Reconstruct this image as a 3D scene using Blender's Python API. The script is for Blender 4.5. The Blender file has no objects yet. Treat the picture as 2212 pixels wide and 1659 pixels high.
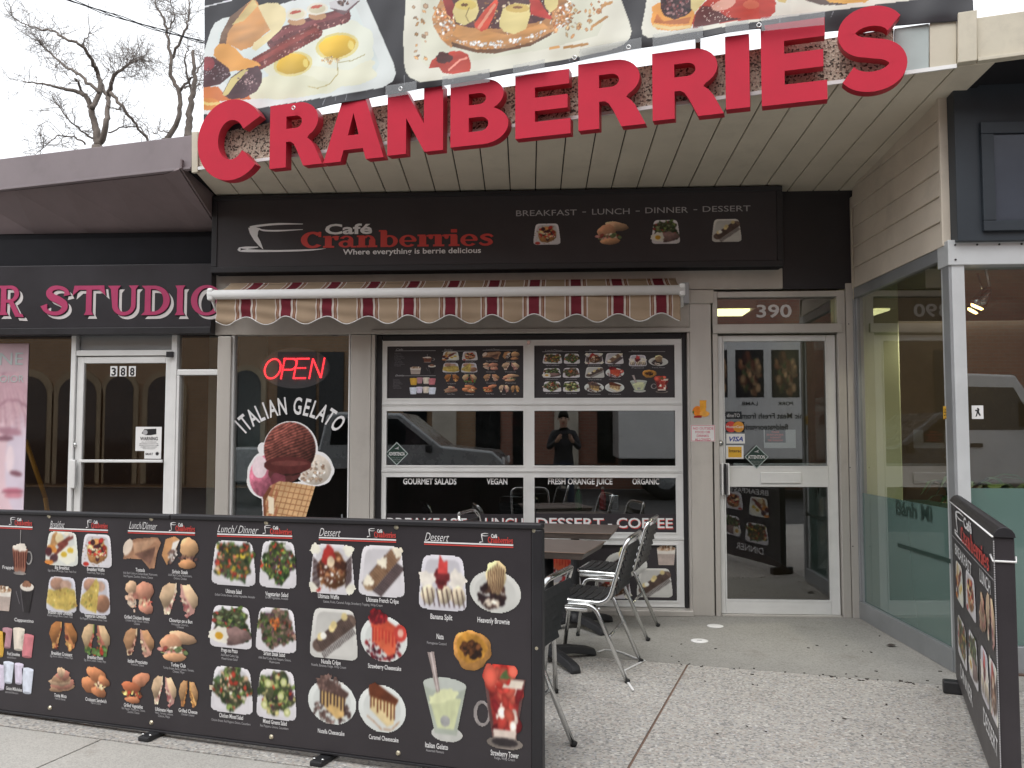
import bpy, bmesh, math, random
import numpy as np
from mathutils import Vector, Matrix

scene = bpy.context.scene
col = scene.collection
R = math.radians

# ------------------------------------------------------------------ camera
FOC = 1870.0                      # focal length in units of a 2212-wide picture
YAW, PIT = R(3.6), R(3.3)
CAM = np.array([0.0, -6.75, 1.38])
cd = bpy.data.cameras.new('camera')
cd.sensor_width = 36.0
cd.lens = 36.0 * FOC / 2212.0
cd.clip_start, cd.clip_end = 0.02, 600.0
cam = bpy.data.objects.new('camera', cd)
col.objects.link(cam)
cam.location = CAM
cam.rotation_euler = (R(90) + PIT, 0, YAW)
scene.camera = cam

# ------------------------------------------------------------------ overcast sky and soft sun
SUN_EL, SUN_AZ = R(58), R(205)
w = bpy.data.worlds.new('World')
scene.world = w
w.use_nodes = True
nt = w.node_tree
nt.nodes.clear()
wo = nt.nodes.new('ShaderNodeOutputWorld')
bg = nt.nodes.new('ShaderNodeBackground')
sky = nt.nodes.new('ShaderNodeTexSky')
sky.sky_type = 'NISHITA'
sky.sun_disc = False
sky.sun_elevation = SUN_EL
sky.sun_rotation = SUN_AZ
sky.air_density = 1.0
sky.dust_density = 6.0
sky.ozone_density = 1.0
hsv = nt.nodes.new('ShaderNodeHueSaturation')       # cloud cover: greyed sky light
hsv.inputs['Saturation'].default_value = 0.10
mixc = nt.nodes.new('ShaderNodeMixRGB')
mixc.inputs['Fac'].default_value = 0.72
mixc.inputs['Color2'].default_value = (9.6, 9.9, 10.3, 1)
nt.links.new(sky.outputs[0], hsv.inputs['Color'])
nt.links.new(hsv.outputs[0], mixc.inputs['Color1'])
nt.links.new(mixc.outputs[0], bg.inputs['Color'])
bg.inputs['Strength'].default_value = 0.15
nt.links.new(bg.outputs[0], wo.inputs['Surface'])

sd = bpy.data.lights.new('sun', 'SUN')
sd.energy = 0.9
sd.angle = R(35)
sd.color = (1.0, 0.985, 0.965)
sun = bpy.data.objects.new('sun', sd)
col.objects.link(sun)
sun.location = (-4, -12, 20)
sdir = Vector((math.sin(SUN_AZ) * math.cos(SUN_EL), math.cos(SUN_AZ) * math.cos(SUN_EL), math.sin(SUN_EL)))
sun.rotation_euler = (-sdir).to_track_quat('-Z', 'Y').to_euler()

vs = scene.view_settings
vs.view_transform = 'Standard'
vs.look = 'None'
vs.exposure = 0.28
vs.gamma = 1.0
vs.use_curve_mapping = False
scene.cycles.use_denoising = True
scene.cycles.max_bounces = 8
scene.cycles.transparent_max_bounces = 16
scene.cycles.caustics_reflective = False
scene.cycles.caustics_refractive = False
scene.cycles.sample_clamp_indirect = 4.0

# ------------------------------------------------------------------ picture point -> point on a real plane
FW = np.array([-math.sin(YAW) * math.cos(PIT), math.cos(YAW) * math.cos(PIT), math.sin(PIT)])
RT = np.array([math.cos(YAW), math.sin(YAW), 0.0])
UPV = np.cross(RT, FW)
def ray(x, y): return RT * ((x - 1106) / FOC) + UPV * ((829.5 - y) / FOC) + FW
def onp(x, y, p0, n):
    d = ray(x, y); n = np.array(n, float)
    return CAM + d * (np.dot(np.array(p0, float) - CAM, n) / np.dot(d, n))
def fac(x, y, Y=0.0): return onp(x, y, (0, Y, 0), (0, 1, 0))
def gnd(x, y, z=0.0): return onp(x, y, (0, 0, z), (0, 0, 1))
def FX(x, y, Y=0.0): return float(fac(x, y, Y)[0])
def FZ(x, y, Y=0.0): return float(fac(x, y, Y)[2])
def proj(P):
    v = np.asarray(P, float) - CAM
    zc = v @ FW
    return 1106 + FOC * (v @ RT) / zc, 829.5 - FOC * (v @ UPV) / zc
STA = R(14.3)                                    # the street line is turned by this against the shop front
SU = np.array([math.cos(STA), -math.sin(STA), 0.0])
SN = np.array([-math.sin(STA), -math.cos(STA), 0.0])   # towards the street

class PL:                                        # a plane with its own u, v axes; n points to the viewer
    def __init__(s, o, u, v=(0, 0, 1)):
        s.o = np.array(o, float); s.u = np.array(u, float); s.v = np.array(v, float)
        s.u /= np.linalg.norm(s.u); s.v /= np.linalg.norm(s.v)
        s.n = np.cross(s.u, s.v); s.n /= np.linalg.norm(s.n)
    def uv(s, x, y):
        p = onp(x, y, s.o, s.n) - s.o
        return float(p @ s.u), float(p @ s.v)
    def P(s, u, v, d=0.0): return s.o + s.u * u + s.v * v + s.n * d
    def M(s, u, v, d, su, sv):                   # matrix that lays a unit square at u, v
        m = Matrix.Identity(4)
        for i in range(3):
            m[i][0] = s.u[i] * su; m[i][1] = s.v[i] * sv; m[i][2] = s.n[i]
            m[i][3] = s.P(u, v, d)[i]
        return m
def PF(Y): return PL((0, Y, 0), (1, 0, 0))

# ------------------------------------------------------------------ materials
MATS = {}
def mat(name, c, rough=0.5, metal=0.0, var=0.10, scale=6.0, bump=0.0, bscale=60.0, stretch=None, spec=0.5, var2=0.0, coat=0.0, dirt=0.0):
    if name in MATS: return MATS[name]
    m = bpy.data.materials.new(name); m.use_nodes = True
    nt = m.node_tree; b = nt.nodes['Principled BSDF']
    b.inputs['Roughness'].default_value = rough
    b.inputs['Metallic'].default_value = metal
    b.inputs['Specular IOR Level'].default_value = spec
    b.inputs['Coat Weight'].default_value = coat
    tc = nt.nodes.new('ShaderNodeTexCoord'); mp = nt.nodes.new('ShaderNodeMapping')
    nt.links.new(tc.outputs['Object'], mp.inputs['Vector'])
    if stretch: mp.inputs['Scale'].default_value = stretch
    n = nt.nodes.new('ShaderNodeTexNoise'); n.inputs['Scale'].default_value = scale; n.inputs['Detail'].default_value = 6
    n.inputs['Roughness'].default_value = 0.62
    nt.links.new(mp.outputs[0], n.inputs['Vector'])
    rp = nt.nodes.new('ShaderNodeValToRGB')
    rp.color_ramp.elements[0].position = 0.28; rp.color_ramp.elements[1].position = 0.72
    rp.color_ramp.elements[0].color = tuple(x * (1 - var) for x in c) + (1,)
    rp.color_ramp.elements[1].color = tuple(min(1, x * (1 + var)) for x in c) + (1,)
    nt.links.new(n.outputs['Fac'], rp.inputs['Fac'])
    out = rp.outputs['Color']
    if dirt > 0:                                  # patches of grime with a shape of their own
        n2 = nt.nodes.new('ShaderNodeTexNoise'); n2.inputs['Scale'].default_value = 2.3; n2.inputs['Detail'].default_value = 9
        n2.inputs['Roughness'].default_value = 0.75
        nt.links.new(tc.outputs['Object'], n2.inputs['Vector'])
        r2 = nt.nodes.new('ShaderNodeValToRGB'); r2.color_ramp.elements[0].position = 0.52; r2.color_ramp.elements[1].position = 0.75
        r2.color_ramp.elements[0].color = (0, 0, 0, 1); r2.color_ramp.elements[1].color = (dirt, dirt, dirt, 1)
        nt.links.new(n2.outputs['Fac'], r2.inputs['Fac'])
        mx = nt.nodes.new('ShaderNodeMixRGB'); mx.inputs['Color2'].default_value = tuple(x * 0.45 for x in c) + (1,)
        nt.links.new(r2.outputs[0], mx.inputs['Fac']); nt.links.new(out, mx.inputs['Color1'])
        out = mx.outputs[0]
    nt.links.new(out, b.inputs['Base Color'])
    if rough > 0.12:
        rr = nt.nodes.new('ShaderNodeMapRange')
        rr.inputs['To Min'].default_value = max(0.03, rough - 0.10); rr.inputs['To Max'].default_value = min(1, rough + 0.10)
        nt.links.new(n.outputs['Fac'], rr.inputs['Value']); nt.links.new(rr.outputs[0], b.inputs['Roughness'])
    if bump > 0:
        nb = nt.nodes.new('ShaderNodeTexNoise'); nb.inputs['Scale'].default_value = bscale; nb.inputs['Detail'].default_value = 4
        nt.links.new(mp.outputs[0], nb.inputs['Vector'])
        bp = nt.nodes.new('ShaderNodeBump'); bp.inputs['Strength'].default_value = bump; bp.inputs['Distance'].default_value = 0.01
        nt.links.new(nb.outputs['Fac'], bp.inputs['Height']); nt.links.new(bp.outputs[0], b.inputs['Normal'])
    MATS[name] = m
    return m

def speckle(name, base, grains, scale, rough=0.85, bump=0.25, big=0.12, amt=0.6):
    """stone-like ground: cells with their own tone over a mottled base"""
    m = bpy.data.materials.new(name); m.use_nodes = True
    nt = m.node_tree; b = nt.nodes['Principled BSDF']; b.inputs['Roughness'].default_value = rough
    b.inputs['Specular IOR Level'].default_value = 0.25
    tc = nt.nodes.new('ShaderNodeTexCoord')
    v = nt.nodes.new('ShaderNodeTexVoronoi'); v.inputs['Scale'].default_value = scale; v.inputs['Randomness'].default_value = 1
    nt.links.new(tc.outputs['Object'], v.inputs['Vector'])
    sp = nt.nodes.new('ShaderNodeSeparateColor'); nt.links.new(v.outputs['Color'], sp.inputs[0])
    rp = nt.nodes.new('ShaderNodeValToRGB'); rp.color_ramp.interpolation = 'CONSTANT'
    els = rp.color_ramp.elements
    for i, (p, c) in enumerate(grains):
        e = els[i] if i < 2 else els.new(p)
        e.position = p; e.color = tuple(c) + (1,)
    nt.links.new(sp.outputs[0], rp.inputs['Fac'])
    n = nt.nodes.new('ShaderNodeTexNoise'); n.inputs['Scale'].default_value = 1.1; n.inputs['Detail'].default_value = 8; n.inputs['Roughness'].default_value = 0.65
    nt.links.new(tc.outputs['Object'], n.inputs['Vector'])
    r2 = nt.nodes.new('ShaderNodeValToRGB')
    r2.color_ramp.elements[0].position = 0.3; r2.color_ramp.elements[1].position = 0.7
    r2.color_ramp.elements[0].color = tuple(x * (1 - big) for x in base) + (1,); r2.color_ramp.elements[1].color = tuple(x * (1 + big) for x in base) + (1,)
    nt.links.new(n.outputs['Fac'], r2.inputs['Fac'])
    mx = nt.nodes.new('ShaderNodeMixRGB'); mx.inputs['Fac'].default_value = amt
    nt.links.new(r2.outputs[0], mx.inputs['Color1']); nt.links.new(rp.outputs[0], mx.inputs['Color2'])
    # fine dust and stains
    n3 = nt.nodes.new('ShaderNodeTexNoise'); n3.inputs['Scale'].default_value = 3.2; n3.inputs['Detail'].default_value = 10; n3.inputs['Roughness'].default_value = 0.8
    nt.links.new(tc.outputs['Object'], n3.inputs['Vector'])
    r3 = nt.nodes.new('ShaderNodeValToRGB'); r3.color_ramp.elements[0].position = 0.54; r3.color_ramp.elements[1].position = 0.74
    r3.color_ramp.elements[0].color = (1, 1, 1, 1); r3.color_ramp.elements[1].color = (0.70, 0.66, 0.62, 1)
    nt.links.new(n3.outputs['Fac'], r3.inputs['Fac'])
    mm = nt.nodes.new('ShaderNodeMixRGB'); mm.blend_type = 'MULTIPLY'; mm.inputs['Fac'].default_value = 0.9
    nt.links.new(mx.outputs[0], mm.inputs['Color1']); nt.links.new(r3.outputs[0], mm.inputs['Color2'])
    nt.links.new(mm.outputs[0], b.inputs['Base Color'])
    bp = nt.nodes.new('ShaderNodeBump'); bp.inputs['Strength'].default_value = bump; bp.inputs['Distance'].default_value = 0.004
    nt.links.new(v.outputs['Distance'], bp.inputs['Height']); nt.links.new(bp.outputs[0], b.inputs['Normal'])
    MATS[name] = m
    return m

def glass(name, tint=(0.8, 0.84, 0.84), k=1.7, rough=0.0, haze=0.0, hcol=(0.5, 0.6, 0.58)):
    m = bpy.data.materials.new(name); m.use_nodes = True
    nt = m.node_tree; nt.nodes.clear()
    o = nt.nodes.new('ShaderNodeOutputMaterial')
    t = nt.nodes.new('ShaderNodeBsdfTransparent'); t.inputs['Color'].default_value = tint + (1,)
    g = nt.nodes.new('ShaderNodeBsdfGlossy'); g.inputs['Roughness'].default_value = rough
    f = nt.nodes.new('ShaderNodeFresnel'); f.inputs['IOR'].default_value = 1.5
    mu = nt.nodes.new('ShaderNodeMath'); mu.operation = 'MULTIPLY'; mu.inputs[1].default_value = k; mu.use_clamp = True
    ge = nt.nodes.new('ShaderNodeNewGeometry'); iv = nt.nodes.new('ShaderNodeMath'); iv.operation = 'SUBTRACT'; iv.inputs[0].default_value = 1.0
    nt.links.new(ge.outputs['Backfacing'], iv.inputs[1])              # reflect once, at the outer face of the pane
    m0 = nt.nodes.new('ShaderNodeMath'); m0.operation = 'MULTIPLY'; nt.links.new(f.outputs[0], m0.inputs[0]); nt.links.new(iv.outputs[0], m0.inputs[1])
    nt.links.new(m0.outputs[0], mu.inputs[0])
    base = t.outputs[0]
    if haze > 0:
        d = nt.nodes.new('ShaderNodeBsdfDiffuse'); d.inputs['Color'].default_value = hcol + (1,)
        mh = nt.nodes.new('ShaderNodeMixShader'); mh.inputs[0].default_value = haze
        nt.links.new(base, mh.inputs[1]); nt.links.new(d.outputs[0], mh.inputs[2]); base = mh.outputs[0]
    mx = nt.nodes.new('ShaderNodeMixShader')
    nt.links.new(mu.outputs[0], mx.inputs[0]); nt.links.new(base, mx.inputs[1]); nt.links.new(g.outputs[0], mx.inputs[2])
    nt.links.new(mx.outputs[0], o.inputs['Surface'])
    MATS[name] = m
    return m

def emit(name, c, s):
    m = bpy.data.materials.new(name); m.use_nodes = True
    b = m.node_tree.nodes['Principled BSDF']
    b.inputs['Base Color'].default_value = c + (1,)
    b.inputs['Emission Color'].default_value = c + (1,)
    b.inputs['Emission Strength'].default_value = s
    MATS[name] = m
    return m

def printmat(name, rough=0.4, spec=0.3):
    m = bpy.data.materials.new(name); m.use_nodes = True
    nt = m.node_tree; b = nt.nodes['Principled BSDF']
    a = nt.nodes.new('ShaderNodeAttribute'); a.attribute_name = 'ink'
    nt.links.new(a.outputs['Color'], b.inputs['Base Color'])
    b.inputs['Roughness'].default_value = rough; b.inputs['Specular IOR Level'].default_value = spec
    MATS[name] = m
    return m

def s2l(c):
    c = np.asarray(c, float)
    return np.where(c <= 0.04045, c / 12.92, ((c + 0.055) / 1.055) ** 2.4)

# ------------------------------------------------------------------ mesh collecting
class MB:
    def __init__(s): s.v = []; s.f = []; s.mi = []; s.smooth = []
    def add(s, vs, fs, mi=0, sm=False):
        b = len(s.v); s.v.extend([tuple(map(float, p)) for p in vs])
        for f in fs: s.f.append([b + i for i in f]); s.mi.append(mi); s.smooth.append(sm)
        return s
    def box(s, x0, x1, y0, y1, z0, z1, mi=0, M=None):
        x0, x1 = min(x0, x1), max(x0, x1); y0, y1 = min(y0, y1), max(y0, y1); z0, z1 = min(z0, z1), max(z0, z1)
        v = [(x, y, z) for z in (z0, z1) for y in (y0, y1) for x in (x0, x1)]
        if M is not None: v = [M @ Vector(p) for p in v]
        return s.add(v, [(0, 2, 3, 1), (4, 5, 7, 6), (0, 1, 5, 4), (2, 6, 7, 3), (0, 4, 6, 2), (1, 3, 7, 5)], mi)
    def hexa(s, a, b, mi=0):                       # two matching loops
        n = len(a); v = list(a) + list(b)
        f = [tuple(range(n - 1, -1, -1)), tuple(range(n, 2 * n))] + [(i, (i + 1) % n, n + (i + 1) % n, n + i) for i in range(n)]
        return s.add(v, f, mi)
    def tube(s, pts, r, seg=10, closed=False, mi=0, caps=True):
        pts = [np.asarray(p, float) for p in pts]; n = len(pts)
        rs = r if hasattr(r, '__len__') else [r] * n
        T = []
        for i in range(n):
            if closed: t = pts[(i + 1) % n] - pts[i - 1]
            else: t = pts[min(i + 1, n - 1)] - pts[max(i - 1, 0)]
            T.append(t / (np.linalg.norm(t) + 1e-12))
        a = np.array([0, 0, 1.0]) if abs(T[0][2]) < 0.9 else np.array([1.0, 0, 0])
        N = a - T[0] * (a @ T[0]); N /= np.linalg.norm(N)
        vs = []
        for i in range(n):
            N = N - T[i] * (N @ T[i]); N /= (np.linalg.norm(N) + 1e-12)
            B = np.cross(T[i], N)
            for k in range(seg):
                an = 2 * math.pi * k / seg
                vs.append(pts[i] + (N * math.cos(an) + B * math.sin(an)) * rs[i])
        fs = []
        for i in range(n if closed else n - 1):
            j = (i + 1) % n
            for k in range(seg):
                fs.append((i * seg + k, i * seg + (k + 1) % seg, j * seg + (k + 1) % seg, j * seg + k))
        if not closed and caps:
            fs.append(tuple(range(seg - 1, -1, -1))); fs.append(tuple((n - 1) * seg + k for k in range(seg)))
        return s.add(vs, fs, mi, True)
    def lathe(s, prof, c=(0, 0, 0), seg=20, mi=0, axis='z'):
        vs = []
        for (r, h) in prof:
            for k in range(seg):
                an = 2 * math.pi * k / seg; x, y = r * math.cos(an), r * math.sin(an)
                p = (x, y, h) if axis == 'z' else ((x, h, y) if axis == 'y' else (h, x, y))
                vs.append((c[0] + p[0], c[1] + p[1], c[2] + p[2]))
        fs = []
        for i in range(len(prof) - 1):
            for k in range(seg):
                q = (i * seg + k, i * seg + (k + 1) % seg, (i + 1) * seg + (k + 1) % seg, (i + 1) * seg + k)
                fs.append(q)
        fs.append(tuple(range(seg - 1, -1, -1))); fs.append(tuple((len(prof) - 1) * seg + k for k in range(seg)))
        return s.add(vs, fs, mi, True)
    def mesh(s, name='mesh'):
        me = bpy.data.meshes.new(name); me.from_pydata(s.v, [], s.f)
        me.polygons.foreach_set('material_index', s.mi); me.polygons.foreach_set('use_smooth', s.smooth)
        bm = bmesh.new(); bm.from_mesh(me); bmesh.ops.recalc_face_normals(bm, faces=bm.faces); bm.to_mesh(me); bm.free()
        me.update(); return me

def tag(o, label=None, cat=None, group=None, kind=None):
    if label: o['label'] = label
    if cat: o['category'] = cat
    if group: o['group'] = group
    if kind: o['kind'] = kind
    return o
def link(o): col.objects.link(o); return o
def thing(name, loc, label, cat, group=None, rz=0.0):
    o = link(bpy.data.objects.new(name, None)); o.empty_display_size = 0.1
    o.location = [float(x) for x in loc]; o.rotation_euler = (0, 0, rz)
    return tag(o, label, cat, group)
def pinv(p):
    if p.parent is None and p.type == 'EMPTY':
        return (Matrix.Translation(p.location) @ Matrix.Rotation(p.rotation_euler.z, 4, 'Z')).inverted()
    if p.parent is None: return Matrix.Translation(p.location).inverted()
    return Matrix.Identity(4)
def put(name, me, mats, parent=None, local=False, bevel=0.0, label=None, cat=None, group=None, kind=None, seg=2):
    """a mesh given in world coordinates (or in its thing's own when local)"""
    if isinstance(me, MB): me = me.mesh(name)
    if not isinstance(mats, (list, tuple)): mats = [mats]
    if len(me.materials) == 0:
        for m in mats: me.materials.append(MATS[m] if isinstance(m, str) else m)
    o = bpy.data.objects.new(name, me); link(o)
    if parent is not None:
        o.parent = parent
        if not local: o.matrix_parent_inverse = pinv(parent)
    elif kind != 'structure':
        co = np.empty(len(me.vertices) * 3); me.vertices.foreach_get('co', co); co = co.reshape(-1, 3)
        c = (co.min(0) + co.max(0)) / 2; c[2] = co[:, 2].min()
        me.transform(Matrix.Translation(-Vector(c))); o.location = c
    if bevel > 0:
        md = o.modifiers.new('bevel', 'BEVEL'); md.width = bevel; md.segments = seg; md.limit_method = 'ANGLE'; md.angle_limit = R(40)
        md.harden_normals = False
    return tag(o, label, cat, group, kind)
def clone(o, parent=None):
    c = o.copy(); link(c); c.parent = parent
    for ch in list(o.children): clone(ch, c)
    return c
def rbox(x0, y0, x1, y1, Y):            # picture rectangle on the plane y = Y -> X0, X1, Z0, Z1
    ym, xm = (y0 + y1) / 2, (x0 + x1) / 2
    return FX(x0, ym, Y), FX(x1, ym, Y), FZ(xm, y1, Y), FZ(xm, y0, Y)
def fbox(mb, x0, y0, x1, y1, Y, dep, mi=0):      # box whose front face is at y = Y
    a, b, c, d = rbox(x0, y0, x1, y1, Y)
    return mb.box(a, b, Y, Y + dep, c, d, mi)
def bez(pts, n=6):                        # Catmull-Rom through points
    pts = [np.asarray(p, float) for p in pts]
    P = [pts[0]] + pts + [pts[-1]]; out = []
    for i in range(1, len(P) - 2):
        for k in range(n):
            t = k / n; a, b, c, d = P[i - 1], P[i], P[i + 1], P[i + 2]
            out.append(0.5 * (2 * b + (c - a) * t + (2 * a - 5 * b + 4 * c - d) * t * t + (3 * b - a - 3 * c + d) * t ** 3))
    out.append(pts[-1]); return out
def fillet(pts, r, n=5):                  # round the inner corners of a polyline
    pts = [np.asarray(p, float) for p in pts]; out = [pts[0]]
    for i in range(1, len(pts) - 1):
        a, b, c = pts[i - 1], pts[i], pts[i + 1]
        d1 = (a - b); l1 = np.linalg.norm(d1); d2 = (c - b); l2 = np.linalg.norm(d2)
        q = min(r, l1 * 0.45, l2 * 0.45); p, s = b + d1 / l1 * q, b + d2 / l2 * q
        for k in range(n + 1):
            t = k / n; out.append((1 - t) ** 2 * p + 2 * t * (1 - t) * b + t * t * s)
    out.append(pts[-1]); return out

# ------------------------------------------------------------------ lettering
_tc = {}
def text_raw(s, bold=0.0, shear=0.0):
    k = (s, bold, shear)
    if k not in _tc:
        cu = bpy.data.curves.new('text', 'FONT'); cu.body = s; cu.offset = bold; cu.shear = shear
        cu.resolution_u = 3; cu.fill_mode = 'FRONT'; cu.dimensions = '2D'
        o = bpy.data.objects.new('text', cu); link(o)
        dg = bpy.context.evaluated_depsgraph_get(); dg.update()
        me = bpy.data.meshes.new_from_object(o.evaluated_get(dg))
        co = np.empty(len(me.vertices) * 3); me.vertices.foreach_get('co', co); co = co.reshape(-1, 3)[:, :2].copy()
        fs = [tuple(p.vertices) for p in me.polygons]
        bpy.data.meshes.remove(me); bpy.data.objects.remove(o); bpy.data.curves.remove(cu)
        _tc[k] = (co, fs)
    return _tc[k]
CAPH = 0.729
def text_part(name, pl, s, u0, u1, v0, cap, material, parent, d=0.002, bold=0.0, shear=0.0, mirror=False, label=None):
    """one line of lettering: ink from u0 to u1, baseline v0, capital height cap"""
    co, fs = text_raw(s, bold, shear)
    if len(co) == 0: return None
    mn, mxx = co[:, 0].min(), co[:, 0].max()
    x = (co[:, 0] - mn) / (mxx - mn)
    if mirror: x = 1 - x
    U = u0 + x * (u1 - u0); V = v0 + co[:, 1] / CAPH * cap
    vs = [pl.P(a, b, d) for a, b in zip(U, V)]
    return put(name, flat_mesh(vs, fs, mirror), material, parent, label=label)
def flat_mesh(vs, fs, flip=False):
    me = bpy.data.meshes.new('lettering'); me.from_pydata([tuple(map(float, p)) for p in vs], [], [f[::-1] for f in fs] if flip else fs); me.update()
    return me
def text_px(name, pl, s, x0, x1, yb, yt, material, parent, d=0.002, bold=0.0, shear=0.0, **k):
    xm = (x0 + x1) / 2; ym = (yb + yt) / 2
    return text_part(name, pl, s, pl.uv(x0, ym)[0], pl.uv(x1, ym)[0], pl.uv(xm, yb)[1], pl.uv(xm, yt)[1] - pl.uv(xm, yb)[1], material, parent, d, bold, shear, **k)

def arc(cx, cy, rx, ry, a0, a1, n=14):
    return [(cx + rx * math.cos(R(a0 + (a1 - a0) * i / n)), cy + ry * math.sin(R(a0 + (a1 - a0) * i / n))) for i in range(n + 1)]
def ribbon(pts, w, n=5):
    """outline of a stroke; w is a width or a list of widths at the points"""
    c = bez([(p[0], p[1]) for p in pts], n)
    ws = w if hasattr(w, '__len__') else [w] * len(pts)
    ww = np.interp(np.linspace(0, len(pts) - 1, len(c)), range(len(pts)), ws)
    L, Rr = [], []
    for i in range(len(c)):
        t = c[min(i + 1, len(c) - 1)] - c[max(i - 1, 0)]; t = t / np.linalg.norm(t); nn = np.array([-t[1], t[0]])
        L.append(tuple(c[i] + nn * ww[i] / 2)); Rr.append(tuple(c[i] - nn * ww[i] / 2))
    return L + Rr[::-1]
def outline_mesh(loops, extrude=0.0, bevel=0.0):
    """filled shape from closed loops (holes cut out), in x-y, extruded both ways"""
    cu = bpy.data.curves.new('outline', 'CURVE'); cu.dimensions = '2D'; cu.fill_mode = 'BOTH' if extrude else 'FRONT'
    cu.extrude = extrude; cu.bevel_depth = bevel
    for lp in loops:
        sp = cu.splines.new('POLY'); sp.points.add(len(lp) - 1); sp.use_cyclic_u = True
        for q, p in zip(sp.points, lp): q.co = (p[0], p[1], 0, 1)
    o = bpy.data.objects.new('outline', cu); link(o)
    dg = bpy.context.evaluated_depsgraph_get(); dg.update()
    me = bpy.data.meshes.new_from_object(o.evaluated_get(dg))
    bpy.data.objects.remove(o); bpy.data.curves.remove(cu)
    return me
def plane_matrix(pl, d=0.0):
    m = Matrix.Identity(4)
    for i in range(3):
        m[i][0], m[i][1], m[i][2], m[i][3] = pl.u[i], pl.v[i], pl.n[i], pl.P(0, 0, d)[i]
    return m
def shape_part(name, pl, loops, material, parent, d=0.002, extrude=0.0, **k):
    me = outline_mesh(loops, extrude); me.transform(plane_matrix(pl, d))
    return put(name, me, material, parent, **k)
def px_loop(pl, pts): return [pl.uv(*p) for p in pts]
# ------------------------------------------------------------------ printed pictures (flat ink on a fine sheet)
class Cv:
    def __init__(s, w, h, seed=1, X=None, Y=None):
        s.w, s.h = w, h
        if X is None: X, Y = np.meshgrid(np.linspace(0, 1, w), np.linspace(0, 1, h))
        s.X, s.Y = X, Y
        s.c = np.zeros((h, w, 3)); s.a = np.zeros((h, w), bool); s.r = np.random.RandomState(seed)
    def noise(s, f):
        f = max(2, int(f)); g = s.r.rand(f + 1, f + 1)
        yy = np.linspace(0, f - 1e-6, s.h); xx = np.linspace(0, f - 1e-6, s.w)
        yi, xi = yy.astype(int), xx.astype(int); ty = (yy - yi)[:, None]; tx = (xx - xi)[None, :]
        A, B = g[np.ix_(yi, xi)], g[np.ix_(yi, xi + 1)]; C, D = g[np.ix_(yi + 1, xi)], g[np.ix_(yi + 1, xi + 1)]
        return (A * (1 - tx) + B * tx) * (1 - ty) + (C * (1 - tx) + D * tx) * ty
    def ell(s, cx, cy, rx, ry, rot=0, wob=0.0, k=5):
        ca, sa = math.cos(R(rot)), math.sin(R(rot))
        x, y = s.X - cx, s.Y - cy
        u, v = (x * ca + y * sa) / rx, (-x * sa + y * ca) / ry
        rr = np.sqrt(u * u + v * v)
        if wob:
            an = np.arctan2(v, u); t = 1.0
            for i in range(1, 4): t = t + wob / i * np.sin(an * (k * i // 2 + i) + s.r.rand() * 6.28)
            rr = rr / t
        return rr < 1
    def poly(s, pts):
        m = np.zeros((s.h, s.w), bool); n = len(pts)
        for i in range(n):
            x1, y1 = pts[i]; x2, y2 = pts[(i + 1) % n]
            if y1 == y2: continue
            c = ((s.Y > y1) != (s.Y > y2)) & (s.X < (x2 - x1) * (s.Y - y1) / (y2 - y1) + x1)
            m ^= c
        return m
    def line(s, pts, w):
        m = np.zeros((s.h, s.w), bool)
        for (x1, y1), (x2, y2) in zip(pts[:-1], pts[1:]):
            dx, dy = x2 - x1, y2 - y1; L = dx * dx + dy * dy + 1e-12
            t = np.clip(((s.X - x1) * dx + (s.Y - y1) * dy) / L, 0, 1)
            m |= (s.X - x1 - t * dx) ** 2 + (s.Y - y1 - t * dy) ** 2 < w * w
        return m
    def fill(s, m, c, var=0.12, f=10, tone=None, hue=0.0):
        if not m.any(): return
        n = 1 + var * (s.noise(f) * 1.3 + s.noise(f * 3) * 0.7 - 1)
        cc = np.array(c, float) / 255
        v = cc[None, :] * n[m][:, None]
        if tone is not None: v = v * tone[m][:, None]
        if hue: v = v * (1 + hue * (s.noise(f * 2)[m][:, None] - 0.5) * np.array([0.6, 0.2, -0.8]))
        s.c[m] = np.clip(v, 0, 1); s.a |= m
    def ball(s, cx, cy, rx, ry, k=0.35):           # tone of a rounded thing photographed from above left
        return 1 + k * (-(s.X - cx) / rx * 0.5 - (s.Y - cy) / ry * 0.7) - 0.12 * k * (((s.X - cx) / rx) ** 2 + ((s.Y - cy) / ry) ** 2)
    def bits(s, m, n, sz, cols, el=2.2, var=0.2):
        ys, xs = np.nonzero(m)
        if len(xs) == 0: return
        for i in range(n):
            j = s.r.randint(len(xs)); cx, cy = s.X[ys[j], xs[j]], s.Y[ys[j], xs[j]]
            a = sz * (0.5 + s.r.rand()); b = a / (1 + s.r.rand() * (el - 1)); rot = s.r.rand() * 180
            c = np.array(cols[s.r.randint(len(cols))], float) * (1 + var * (s.r.rand() * 2 - 1))
            ca, sa = math.cos(R(rot)), math.sin(R(rot)); x, y = s.X - cx, s.Y - cy
            q = ((x * ca + y * sa) / a) ** 2 + ((-x * sa + y * ca) / b) ** 2
            e = q < 1
            t = np.clip(1.12 - 0.3 * q[e], 0.6, 1.2)
            s.c[e] = np.clip(c / 255 * t[:, None], 0, 1); s.a |= e
    def soften(s, n=1, sat=0.86):                  # a print is never pin sharp nor fully saturated
        for _ in range(n):
            A = s.a.astype(float); acc = np.zeros_like(s.c); wt = np.zeros_like(A)
            for dy in (-1, 0, 1):
                for dx in (-1, 0, 1):
                    k = 4.0 if dx == dy == 0 else 1.0
                    acc += k * np.roll(np.roll(s.c * A[..., None], dy, 0), dx, 1); wt += k * np.roll(np.roll(A, dy, 0), dx, 1)
            s.c = np.where(s.a[..., None], acc / np.maximum(wt, 1)[..., None], s.c)
        g = s.c.mean(2, keepdims=True); s.c = g + (s.c - g) * sat
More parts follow.
